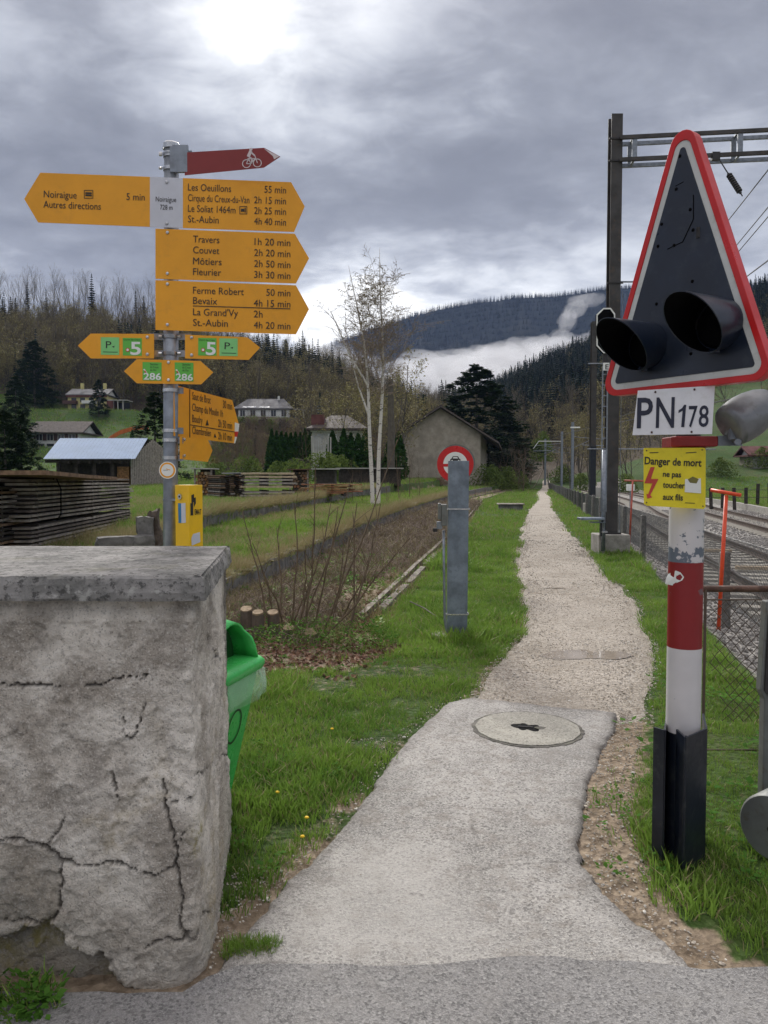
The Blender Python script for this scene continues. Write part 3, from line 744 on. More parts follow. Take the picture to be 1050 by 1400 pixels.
# ------------------------------------------------------------------ rendered garden wall in the left foreground
WALL_T = 1.225
def build_wall():
    root = thing('garden_wall', (-1.6, 2.9, 0), 'thick cracked grey rendered wall with a weathered stone coping in the left foreground', 'wall')
    yF, xC = 2.385, -.592
    sB = Vector((-.700, 3.40, 0))
    # perimeter: front face (left to corner), rounded corner, side face, back
    per = [(-5.0, yF), (-3.0, yF), (-2.0, yF)]
    per += [(x_, yF) for x_ in np.arange(-1.6, xC-.03, .0055)]
    side_dir = (Vector((sB.x, sB.y))-Vector((xC, yF))).normalized()
    for k in range(1, 6):
        t = k/6; a_ = Vector((xC-.03, yF)); c_ = Vector((xC, yF)); b_ = c_+side_dir*.03
        q = a_*(1-t)**2+c_*2*t*(1-t)+b_*t*t; per.append((q.x, q.y))
    L = (Vector((sB.x, sB.y))-Vector((xC, yF))).length
    for d in np.arange(.03, L, .011):
        q = Vector((xC, yF))+side_dir*d; per.append((q.x, q.y))
    per += [(sB.x, sB.y), (-2.0, 3.42), (-5.0, 3.42)]
    per = np.array(per); n = len(per)
    # normals of the outline
    tg = np.gradient(per, axis=0); nr = np.stack([tg[:, 1], -tg[:, 0]], 1); nr /= np.linalg.norm(nr, axis=1)[:, None]
    zz = np.concatenate([np.arange(-.05, WALL_T, .0065), [WALL_T]]); m_ = len(zz)
    s = np.concatenate([[0], np.cumsum(np.hypot(*np.diff(per, axis=0).T))])
    S, Z = np.meshgrid(s, zz); PX = np.broadcast_to(per[:, 0], S.shape); PY = np.broadcast_to(per[:, 1], S.shape)
    def fpt(px, py):
        r = ray(px, py); t = yF/r.y; return (r.x*t, EYE+r.z*t)
    front = (PY < yF+.001) & (PX > -1.62)
    s_c = s[np.argmin(np.hypot(per[:, 0]-xC, per[:, 1]-yF))]
    toS = lambda X_: s_c-(xC-X_)
    cracks = [([(-40, 1148), (0, 1150), (30, 1147), (68, 1155), (85, 1178), (120, 1182), (170, 1178), (190, 1186), (215, 1195), (243, 1183)], .0065),
              ([(68, 1155), (74, 1140), (84, 1131), (88, 1120)], .004), ([(225, 1068), (229, 1095), (233, 1120), (243, 1150), (245, 1190), (253, 1225), (250, 1258), (262, 1285)], .0075),
              ([(85, 1178), (88, 1205), (84, 1235), (75, 1262)], .005), ([(0, 1262), (40, 1258), (75, 1262)], .004), ([(0, 936), (60, 939), (110, 938), (160, 931), (205, 925)], .0042),
              ([(170, 985), (172, 1005), (184, 1014), (190, 990), (201, 962)], .0045), ([(205, 1292), (220, 1283), (235, 1280), (250, 1283), (260, 1272)], .0045),
              ([(228, 1093), (250, 1094), (263, 1092)], .0042), ([(155, 1055), (160, 1080), (166, 1095)], .0040), ([(243, 1183), (246, 1150), (262, 1130)], .003),
              ([(262, 1292), (268, 1270), (285, 1250), (300, 1215)], .003), ([(268, 1062), (290, 1045), (312, 1030)], .004), ([(285, 870), (300, 915), (306, 960), (300, 1010), (310, 1050)], .003)]
    wob = .022*(fbm(S, Z, 26, 5, 1, .65)-.5); wob2 = .022*(fbm(S, Z, 26, 5, 2, .65)-.5)
    crack = np.zeros(S.shape)
    for line, wd in cracks:
        pts = []
        for (px, py) in line:
            X_, Z_ = fpt(px, py)
            if px > 262:   # on the side face
                r = ray(px, py); c0 = Vector((xC, yF, 0)); nn = Vector((side_dir.y, -side_dir.x, 0)); E = Vector((0, 0, EYE))
                t = (c0-E).dot(nn)/r.dot(nn); q = E+r*t; pts.append((s_c+(Vector((q.x, q.y, 0))-c0).length, q.z))
            else: pts.append((toS(X_), Z_))
        d = dist_poly(S+wob*1.6, Z+wob2*1.6, pts)
        w_ = wd*np.clip(-.3+2.1*fbm(S, Z, 14, 4, 4), .30, 1.5)
        crack = np.maximum(crack, np.clip(1-d/w_, 0, 1)**.6)
    hole_px = [(-60, 1290), (0, 1285), (45, 1262), (78, 1266), (100, 1290), (125, 1303), (145, 1300), (155, 1318), (163, 1345), (178, 1352), (190, 1361), (200, 1420), (-60, 1420)]
    hole = [(toS(fpt(*p)[0]), fpt(*p)[1]) for p in hole_px]
    hin = in_poly(S+wob*2.4, Z+wob2*2.4, hole).astype(float)
    hd = dist_poly(S+wob*2.4, Z+wob2*2.4, hole, True)
    rec = np.where(hin > 0, np.clip(hd/.02, 0, 1), 0.0)
    # lower-left block bounded by the cracks sits back a little
    blk = [(toS(fpt(*p)[0]), fpt(*p)[1]) for p in [(-60, 1150), (68, 1157), (84, 1180), (88, 1235), (75, 1262), (-60, 1262)]]
    bin_ = in_poly(S, Z, blk)
    disp = .007*(fbm(S, Z, 9, 4, 11)-.5)*2+.007*(fbm(S, Z, 38, 4, 12, .65)-.5)*2-.006*sstep(.60, .72, fbm(S, Z, 14, 4, 41))+.022*(fbm(S, Z, 2.2, 3, 13)-.5)*2
    disp -= .007*sstep(.54, .555, fbm(S, Z, 4.2, 5, 44, .6))*(Z < 1.15)+.005*sstep(.57, .585, fbm(S, Z, 8, 5, 45, .6))
    disp -= .017*crack
    disp -= .045*rec+rec*.02*(fbm(S, Z, 14, 3, 20))
    disp -= .008*bin_
    # corner damage on the edge
    near_c = np.exp(-((S-s_c)/.05)**2)
    disp -= near_c*.018*np.clip(fbm(np.zeros_like(S), Z, 7, 4, 15)-.42, 0, 1)*4
    # belly at the foot
    disp += .02*np.clip(.45-Z, 0, .45)/.45*(1-near_c*.5)
    disp -= .012*np.clip((Z-1.16)/.07, 0, 1)
    NX = np.broadcast_to(nr[:, 0], S.shape); NY = np.broadcast_to(nr[:, 1], S.shape)
    V_ = np.stack([PX+NX*disp, PY+NY*disp, Z], -1).reshape(-1, 3)
    idx = (np.arange(m_-1)[:, None]*n+np.arange(n-1)[None, :]).ravel()
    F_ = np.stack([idx, idx+1, idx+1+n, idx+n], 1)
    me = bpy.data.meshes.new('wall_body'); me.from_pydata((V_-np.array(root.location)).tolist(), [], F_.tolist()); me.materials.append(MATS['wall_render'])
    below = np.clip((.50-Z)/.35, 0, 1)*.55+bin_*.5
    streak = np.clip(fbm(S, Z*.15, 14, 4, 17)-.45, 0, 1)*3*np.clip((Z-.95)/.28, 0, 1)
    moss = np.exp(-((S-(s_c+.02))/.035)**2)*np.exp(-((Z-.46)/.06)**2)*.8+hin*np.clip(fbm(S, Z, 9, 4, 18)-.45, 0, 1)*2
    wm = np.stack([np.clip(crack**.7+.45*rec*fbm(S, Z, 12, 3, 19)+.55*np.clip(streak, 0, 1), 0, 1), np.clip(moss, 0, 1), np.clip(below+hin, 0, 1), np.ones_like(S)], -1)
    ca = me.color_attributes.new('wm', 'FLOAT_COLOR', 'POINT'); ca.data.foreach_set('color', wm.astype(np.float32).ravel())
    me.polygons.foreach_set('use_smooth', [True]*len(me.polygons)); me.update()
    o = bpy.data.objects.new('wall_body', me); COL.objects.link(o); o.parent = root
    # coping: slab with rough worn edges
    out = [(-5.0, 2.355), (-1.55, 2.352), (-.556, 2.358), (-.690, 3.43), (-5.0, 3.45)]
    def poly_pts(step):
        r_ = []
        for i in range(len(out)):
            a = np.array(out[i]); b_ = np.array(out[(i+1) % len(out)]); k = max(1, int(np.linalg.norm(b_-a)/step))
            if i in (0, 4): k = min(k, 10)
            if i == 3: k = 60
            for j in range(k): r_.append(a+(b_-a)*j/k)
        return np.array(r_)
    pr = poly_pts(.012); cen = np.array([-2.2, 2.9])
    mb = MB().mat('coping')
    k = len(pr); prof = [(0.0, 1.2235), (.006, 1.232), (.004, 1.25), (.0, 1.275), (-.004, 1.292), (-.012, 1.300), (-.03, 1.303)]
    nn_ = np.gradient(pr, axis=0); nn_ = np.stack([nn_[:, 1], -nn_[:, 0]], 1); nn_ /= np.linalg.norm(nn_, axis=1)[:, None]+1e-9
    sv = np.concatenate([[0], np.cumsum(np.hypot(*np.diff(pr, axis=0).T))])
    rows = []
    for i, (off, z_) in enumerate(prof):
        r1 = .014*(fbm(sv, np.full(k, i*.9), 8, 4, 33)-.5)+.010*(fbm(sv, np.full(k, i*2.), 45, 3, 34)-.5)
        z2 = z_+(.010*(fbm(sv, np.full(k, 3.), 5, 4, 35)-.5) if i in (0,) else .004*(fbm(sv, np.full(k, 5.), 30, 3, 36)-.5))
        rows.append(np.stack([pr[:, 0]+nn_[:, 0]*(off+r1), pr[:, 1]+nn_[:, 1]*(off+r1), z2], 1))
    vs = np.concatenate(rows).tolist(); fs = []
    for i in range(len(prof)-1):
        for j in range(k):
            j2 = (j+1) % k; fs.append((i*k+j, i*k+j2, (i+1)*k+j2, (i+1)*k+j))
    fs.append(tuple((len(prof)-1)*k+j for j in range(k))); fs.append(tuple(reversed(range(k))))
    mb.add(vs, fs); co = mb.build('coping', root)
build_wall()

# ------------------------------------------------------------------ hiking signpost
def bolt_at(mb, fr, px, py, r=.008, w=.004):
    u, v = fr.uv(px, py); c = fr.pt(u, v, 0)
    pts = []
    b_ = MB().mat('steel_bright'); b_.tube([c, c+fr.n*w, c+fr.n*(w+.002)], [r, r*.9, r*.45], 10)
    mb.extras = getattr(mb, 'extras', [])+[b_]
def build_signpost():
    SY = 3.72
    base = Vector((P(233, 740, SY).x, SY, 0))
    root = thing('hiking_signpost', base, 'grey pole carrying stacked yellow hiking direction signs behind the cracked wall', 'signpost')
    top = P(234.5, 203, SY); bot = P(233, 745, SY); d = (top-bot).normalized()
    foot = bot-d*(bot.z/d.z)
    def on_pole(py):
        z = P(233, py, SY).z; return bot+d*((z-bot.z)/d.z)
    rp = .0345
    MB().mat('galvanised').tube([foot, on_pole(198)], rp, 20).build('pole', root, smooth=True)
    c = MB().mat('steel_bright'); c.tube([on_pole(205), on_pole(198), on_pole(196)], [rp+.006, rp+.006, rp], 20)
    smooth_by_angle(c.build('pole_cap', root))
    def clamp(py, side=(1, 0), ext=.05, big=True):
        q = on_pole(py); c = MB().mat('steel_bright')
        c.tube([q-d*.008, q+d*.008], rp+.004, 18)
        c.mat('galvanised'); c.box(q+Vector((side[0]*(rp+ext/2), side[1]*(rp+ext/2)-.012, 0)), (ext+.012, .006, .030))
        c.mat('steel_bright').tube([q+Vector((-side[0]*(rp+.003), -.02, 0)), q+Vector((-side[0]*(rp+.018), -.02, 0))], .007, 8)
        return c
    FY = SY-rp-.012
    def mkframe(p0, p1, Y0=FY, Y1=FY): return Frame(P(*p0, Y0), P(*p1, Y1))
    def sign(fr, outline, label, mat='sign_yellow', t=.003):
        mb = MB().mat(mat); fr.plate(mb, outline, 0, -t); o = mb.build('direction_sign', root, label=label); return o
    # 1 wide sign
    fr = mkframe((55, 236), (398, 249))
    s1 = sign(fr, [(33, 272), (55, 236), (205, 241.7), (205, 310), (52, 304)], 'left-pointing yellow arm reading Noiraigue and Autres directions, 5 min')
    s1b = sign(fr, [(250, 243.4), (398, 249), (416.5, 282), (402, 317), (250, 311.7)], 'right-pointing yellow arm reading Les Oeuillons, Cirque du Creux-du-Van, Le Soliat, St.-Aubin')
    mb = MB().mat('sign_white'); fr.plate(mb, [(205, 241.7), (250, 243.4), (250, 311.7), (205, 310)], .0005, -.003); sw = mb.build('place_name_plate', root, label='pale grey place plate reading Noiraigue 728 m')
    t = MB(); text_on(t, fr, 'Noiraigue', 213, 241, 275.5, 7.2, .0022); text_on(t, fr, '728 m', 219, 236, 286.5, 7, .0022); bolt_at(t, fr, 228, 249); bolt_at(t, fr, 228, 305.5)
    t.mat('print_black'); t.build('lettering', sw)
    t = MB(); text_on(t, fr, 'Noiraigue', 60, 105, 270, 10); text_on(t, fr, 'Autres directions', 59.5, 138, 284, 10); text_on(t, fr, '5 min', 173, 198, 273.5, 10)
    def picto(mb, x0, y0, x1, y1, kind):
        mb.mat('print_black'); o_ = [fr.px(*q, .0022) for q in [(x0, y0), (x1, y0), (x1, y1), (x0, y1)]]; i_ = [fr.px(*q, .0022) for q in [(x0+.8, y0+.8), (x1-.8, y0+.8), (x1-.8, y1-.8), (x0+.8, y1-.8)]]
        mb.ring(o_, i_, fr.n*-.0005)
        if kind == 'train':
            for q in [(x0+2.2, y0+3), (x0+2.2, y0+6)]: fr.plate(mb, [q, (x1-2.2, q[1]+.2), (x1-1.8, q[1]+2.4), (q[0]-.4, q[1]+2.2)], .0024, .0012)
        else:
            fr.plate(mb, [(x0+2, y0+3.5), (x1-4, y0+3.5), (x1-4, y1-3.5), (x0+2, y1-3.5)], .0024, .0012)
            fr.plate(mb, [(x1-3.4, y0+2.2), (x1-2, y0+2.2), (x1-2, y1-2.2), (x1-3.4, y1-2.2)], .0024, .0012)
    picto(t, 115, 260, 127.5, 271.5, 'train'); t.build('lettering', s1)
    t = MB()
    for s_, a, b_, y_ in [('Les Oeuillons', 257, 316, 260.5), ('55 min', 361.5, 391, 263.5), ('Cirque du Creux-du-Van', 257, 341, 275), ('2h 15 min', 347.5, 391, 278), ('Le Soliat 1464m', 257, 322, 289.5), ('2h 25 min', 347.5, 391, 292.5), ('St.-Aubin', 257, 299, 304), ('4h 40 min', 347.5, 391, 307)]:
        text_on(t, fr, s_, a, b_, y_, 10)
    picto(t, 327.5, 282, 338, 293, 'bus'); t.build('lettering', s1b)
    # 2
    fr = mkframe((212, 312), (403, 319))
    s2 = sign(fr, [(212.5, 312.5), (403, 319.5), (422.5, 353), (404.5, 387.5), (212.5, 381)], 'yellow arrow sign reading Travers, Couvet, Môtiers, Fleurier')
    t = MB()
    for s_, a, b_, y_ in [('Travers', 264, 300, 331.5), ('1h 20 min', 348, 397, 335), ('Couvet', 264, 300, 346.3), ('2h 20 min', 347.5, 397, 350), ('Môtiers', 264, 303, 361.5), ('2h 50 min', 347.5, 397, 365), ('Fleurier', 264, 302.5, 376), ('3h 30 min', 347.5, 397, 380)]:
        text_on(t, fr, s_, a, b_, y_, 10)
    bolt_at(t, fr, 229, 318); bolt_at(t, fr, 229, 374); t.build('lettering', s2)
    # 3
    fr = mkframe((212, 383), (404, 389))
    s3 = sign(fr, [(212.5, 383), (404.5, 390), (422.5, 422.5), (404.5, 457), (212.5, 451)], 'yellow arrow sign reading Ferme Robert, Bevaix, La Grand\'Vy, St.-Aubin')
    t = MB()
    for s_, a, b_, y_ in [('Ferme Robert', 264, 333.5, 401.5), ('50 min', 364, 397, 404.5), ('Bevaix', 264, 297, 415.5), ('4h 15 min', 347, 397, 419), ("La Grand'Vy", 264, 325.5, 431), ('2h', 347, 359, 434), ('St.-Aubin', 264, 311.5, 445.5), ('4h 20 min', 347, 397, 449)]:
        text_on(t, fr, s_, a, b_, y_, 10)
    t.mat('print_black'); fr.plate(t, [(264, 417.8), (397, 421.8), (397, 422.8), (264, 418.8)], .0022, .001)
    bolt_at(t, fr, 229, 388.5); bolt_at(t, fr, 229, 444); t.build('lettering', s3)
    # sticker helpers
    def sticker_p(t, fr, x0, y0, x1, y1):
        t.mat('sticker_pale_green'); fr.plate(t, [(x0, y0), (x1, y0+.4), (x1, y1+.4), (x0, y1)], .0016, .0004)
        text_on(t, fr, 'P', x0+7, x0+14.5, y0+15, 10, .0026)
        t.mat('print_black'); fr.plate(t, [(x0+3, y1-4.2), (x1-2, y1-3.8), (x1-2, y1-3), (x0+3, y1-3.4)], .0026, .001)
        fr.plate(t, [(x0+15, y0+13), (x0+19, y0+12), (x0+18, y0+14.5)], .0026, .001)
    def sticker_5(t, fr, x0, y0, x1, y1):
        t.mat('sticker_green'); fr.plate(t, [(x0, y0), (x1, y0+.4), (x1, y1+.4), (x0, y1)], .0016, .0004)
        text_on(t, fr, '5', x0+10.5, x1-1, y1-1.2, 18, .0028, .02, 'sticker_white')
        text_on(t, fr, 'Chemin des Crêtes', x0+1, x1-2, y0+3.6, 2.4, .0026)
        t.mat('border_red'); c_ = fr.px(x0+6.8, y0+16.5, .0026); t.tube([c_, c_+fr.n*.0004], .0095, 12)
        t.mat('sticker_white'); c_ = fr.px(x0+6.8, y0+16.5, .0031); t.tube([c_, c_+fr.n*.0004], .006, 12)
    def sticker_286(t, fr, x0, y0, x1, y1):
        t.mat('sticker_green'); fr.plate(t, [(x0, y0), (x1, y0+.5), (x1, y1+.5), (x0, y1)], .0016, .0004)
        text_on(t, fr, '286', x0+1.5, x1-.6, y1-1.2, 9.4, .0028, .02, 'sticker_white')
        for k, s_ in enumerate(('Sentier', 'du Creux', 'du Van')): text_on(t, fr, s_, x0+10.5, x0+22-(k == 2)*3, y0+4.2+k*4, 3, .0026)
        t.mat('sticker_white'); fr.plate(t, [(x0+1, y0+10), (x0+3, y0+9.4), (x0+7, y0+15.6), (x0+5, y0+16)], .0026, .001)
        t.mat('border_red'); fr.plate(t, [(x0+2.2, y0+12), (x0+3.6, y0+11.4), (x0+5.8, y0+14.8), (x0+4.4, y0+15.1)], .0031, .001)
    fr = mkframe((124, 456), (210, 456.5))
    s4 = sign(fr, [(106.5, 472.5), (124, 456), (210.5, 456.5), (210.5, 490), (124, 490)], 'small yellow arrow pointing left with two green stickers')
    t = MB(); sticker_p(t, fr, 138, 461, 163, 485); sticker_5(t, fr, 168, 462, 194, 486); bolt_at(t, fr, 201.5, 461); bolt_at(t, fr, 201.5, 484.5); t.build('sticker', s4)
    fr = mkframe((253, 457), (338, 461))
    s5 = sign(fr, [(253, 457.5), (338, 461), (355.5, 475), (340, 492), (253, 490)], 'small yellow arrow pointing right with two green stickers')
    t = MB(); sticker_5(t, fr, 271, 462, 296, 486); sticker_p(t, fr, 300, 462.5, 325, 486.5); bolt_at(t, fr, 262, 461.5); bolt_at(t, fr, 262, 485.5); t.build('sticker', s5)
    fr = mkframe((187, 491), (274, 493.5))
    s6 = sign(fr, [(169.5, 507.5), (187, 491), (274, 493.5), (291.5, 509), (275, 525.5), (187, 524)], 'double-pointed yellow sign with two green 286 stickers')
    t = MB(); sticker_286(t, fr, 195, 495, 221, 520); sticker_286(t, fr, 239, 495.5, 264.5, 521); bolt_at(t, fr, 230.5, 495.5); bolt_at(t, fr, 230.5, 519.5); t.build('sticker', s6)
    # turned sign
    fr = Frame(P(238, 526, FY+.02), P(317, 547, 4.30))
    s7 = sign(fr, [(238, 526), (317.5, 547), (326.5, 580), (320, 606), (238, 596)], 'turned yellow sign with red and white mountain path tip, reading Saut de Brot and Champ du Moulin')
    t = MB()
    for s_, a, b_, y_ in [('Saut de Brot', 262.5, 287.5, 546), ('30 min', 304.5, 317, 557.5), ('Champ du Moulin 1h', 262.5, 304.5, 561.5), ('Boudry', 262.5, 276.5, 577), ('2h 50 min', 298, 317, 583.5), ('Chambrelien', 262.5, 288, 593), ('2h 10 min', 298, 317, 600.5)]:
        text_on(t, fr, s_, a, b_, y_, 11, .0022)
    t.mat('print_black'); fr.plate(t, [(258.8, 532), (259.6, 532.2), (259.6, 598.6), (258.8, 598.4)], .0022, .001)
    fr.plate(t, [(259, 580.2), (320, 590), (320, 591), (259, 581.2)], .0022, .001)
    fr.plate(t, [(281, 581.5), (283, 574), (285, 581.5)], .0024, .001); fr.plate(t, [(292, 598), (293.5, 593), (295.5, 598.2)], .0024, .001)
    bolt_at(t, fr, 248.5, 534); bolt_at(t, fr, 248.5, 589); t.build('lettering', s7)
    t = MB(); t.mat('sticker_white'); fr.plate(t, [(320.8, 577.5), (326.8, 579.5), (325.4, 590), (320.6, 590)], .0026, -.0035)
    fr.plate(t, [(320.9, 597), (323.4, 597.5), (321, 606.3), (319.8, 606)], .0026, -.0035)
    t.mat('border_red'); fr.plate(t, [(320.6, 590), (325.4, 590), (323.4, 597.5), (320.9, 597)], .0028, -.0037); t.build('painted_tip', s7)
    fr2 = Frame(P(246, 596.5, FY+.02), P(285, 602, 3.98))
    s8 = sign(fr2, [(246.5, 596.5), (284.5, 601.5), (290.5, 616), (284, 631.5), (246.5, 627.5)], 'faded small yellow sign below the turned one')
    t = MB(); bolt_at(t, fr2, 252, 601); bolt_at(t, fr2, 252, 623); t.build('', s8)
    # red cycling sign
    fr = mkframe((253, 209), (366, 202.5), FY+.01, FY-.05)
    s9 = sign(fr, [(252.5, 208.5), (361, 202), (383, 214), (360.5, 229), (252.5, 239.5)], 'dark red cycling sign with a white cyclist pictogram', 'sign_red')
    t = MB().mat('pictogram_white'); W_ = .0022
    def circ(cx, cy, r, th):
        o_ = []; i_ = []
        for k in range(24):
            a = 2*math.pi*k/24; o_.append(fr.px(cx+r*math.cos(a), cy+r*math.sin(a), W_)); i_.append(fr.px(cx+(r-th)*math.cos(a), cy+(r-th)*math.sin(a), W_))
        t.ring(o_, i_, fr.n*-.001)
    circ(337.2, 224, 6, 1.1); circ(352, 223, 6, 1.1)
    def bar(x0, y0, x1, y1, w_): 
        dx, dy = x1-x0, y1-y0; l = math.hypot(dx, dy); a, b_ = -dy/l*w_/2, dx/l*w_/2
        fr.plate(t, [(x0+a, y0+b_), (x1+a, y1+b_), (x1-a, y1-b_), (x0-a, y0-b_)], W_, .0008)
    bar(337.2, 224, 343, 224, 1); bar(343, 224, 349.5, 216, 1); bar(338.5, 217, 348, 217, 1); bar(337.2, 224, 340.3, 216, 1); bar(343, 224, 340, 216, 1); bar(352, 223, 348.6, 213, 1.1)
    bar(339.5, 214.5, 343.2, 206.5, 4.2); bar(343.5, 208.5, 348.5, 213, 2); bar(341, 215.5, 345.5, 218, 2.6); bar(345, 218, 343.5, 223.5, 2.1)
    circ(343.2, 204.4, 2.1, 1.95); t.build('pictogram', s9)
    t = MB().mat('pictogram_white'); fr.plate(t, [(361, 203.2), (382, 214), (375, 218), (373, 213.4)], .0016, .0006); t.build('worn_tip', s9, label='scuffed pale tip of the red sign')
    c = clamp(212, (1, 0), .06); c.mat('galvanised').box(on_pole(221)+Vector((.045, -.03, 0)), (.085, .016, .125)); c.build('sign_clamp', root)
    for py in (214, 232): clamp(py, (1, 0), .05).build('sign_clamp', root)
    for py in (461, 484):
        clamp(py, (1, 0), .06).build('sign_clamp', root); clamp(py, (-1, 0), .06).build('sign_clamp', root)
    for py in (534, 589, 602, 626): clamp(py, (.5, .2), .05).build('sign_clamp', root)
    # round sticker, wrapped flat disc
    c_ = on_pole(643)+Vector((-.005, -rp-.001, 0)); t = MB().mat('sign_yellow')
    t.tube([c_, c_+Vector((0, -.002, 0))], .037, 22); t.mat('sticker_white').tube([c_+Vector((0, -.0021, 0)), c_+Vector((0, -.0032, 0))], .029, 22)
    t.mat('sticker_white').tube([c_+Vector((0, .0001, 0)), c_+Vector((0, -.0015, 0))], .041, 22)
    t.mat('sign_yellow').box(c_+Vector((.004, -.0036, .004)), (.022, .0006, .003), Matrix.Rotation(.3, 3, 'Y')); t.mat('print_black').box(c_+Vector((-.008, -.0036, .0)), (.022, .0006, .0016))
    t.build('round_sticker', root, label='round white sticker with yellow rim on the pole')
    # yellow dispenser box: edge towards us
    YB = SY-.05
    pL, pE, pR = P(239, 662, YB), P(258, 663, YB-.06), P(277, 663, YB+.01)
    zt = pE.z; zb = .95
    L_, E_, R_ = (Vector((q.x, q.y, 0)) for q in (pL, pE, pR)); B_ = L_+R_-E_
    mb = MB().mat('box_yellow'); mb.prism([Vector((q.x, q.y, zt)) for q in (L_, E_, R_, B_)][::-1], (0, 0, zb-zt))
    bx = mb.build('dispenser_box', root, bevel=.003, label='bright yellow metal box strapped to the pole')
    f1 = Frame(Vector((L_.x, L_.y, 1.3)), Vector((E_.x, E_.y, 1.3))); f2 = Frame(Vector((E_.x, E_.y, 1.3)), Vector((R_.x, R_.y, 1.3)))
    t = MB().mat('steel_bright'); c_ = f1.px(246.5, 679); t.tube([c_, c_+f1.n*.006], .0135, 16); t.mat('black').tube([c_+f1.n*.006, c_+f1.n*.0075], .005, 10); t.build('lock', bx)
    t = MB().mat('sticker_blue'); f1.plate(t, [(243.6, 688), (248, 688), (248.3, 715), (244.3, 715)], .0014, .0004); t.mat('sign_white'); f1.plate(t, [(248, 688), (253.6, 687.6), (254.3, 714.6), (248.3, 715)], .0014, .0004); t.build('label_sticker', bx)
    t = MB().mat('print_black')
    for pl in ([(260.2, 688), (264, 687.6), (264, 704.5), (260.4, 704.8)], [(261.5, 677), (265, 675.5), (265.2, 686), (261.8, 689)], [(264.6, 681), (267.4, 680), (267.6, 688), (265.2, 693)]): f2.plate(t, pl, .0014, .0004)
    text_on(t, f2, 'EMAT', 266, 275, 703.5, 7.5, .0016, .02)
    t.mat('sign_white'); f2.plate(t, [(264, 730), (273, 727.5), (273.5, 741), (262, 746), (261.5, 736)], .0014, .0004); t.build('box_print', bx)
    t = MB().mat('galvanised'); q = on_pole(683); t.tube([q-d*.004, q+d*.004], rp+.003, 18); t.box(q+Vector((.03, -.03, 0)), (.03, .02, .012)); t.build('strap', root)
build_signpost()

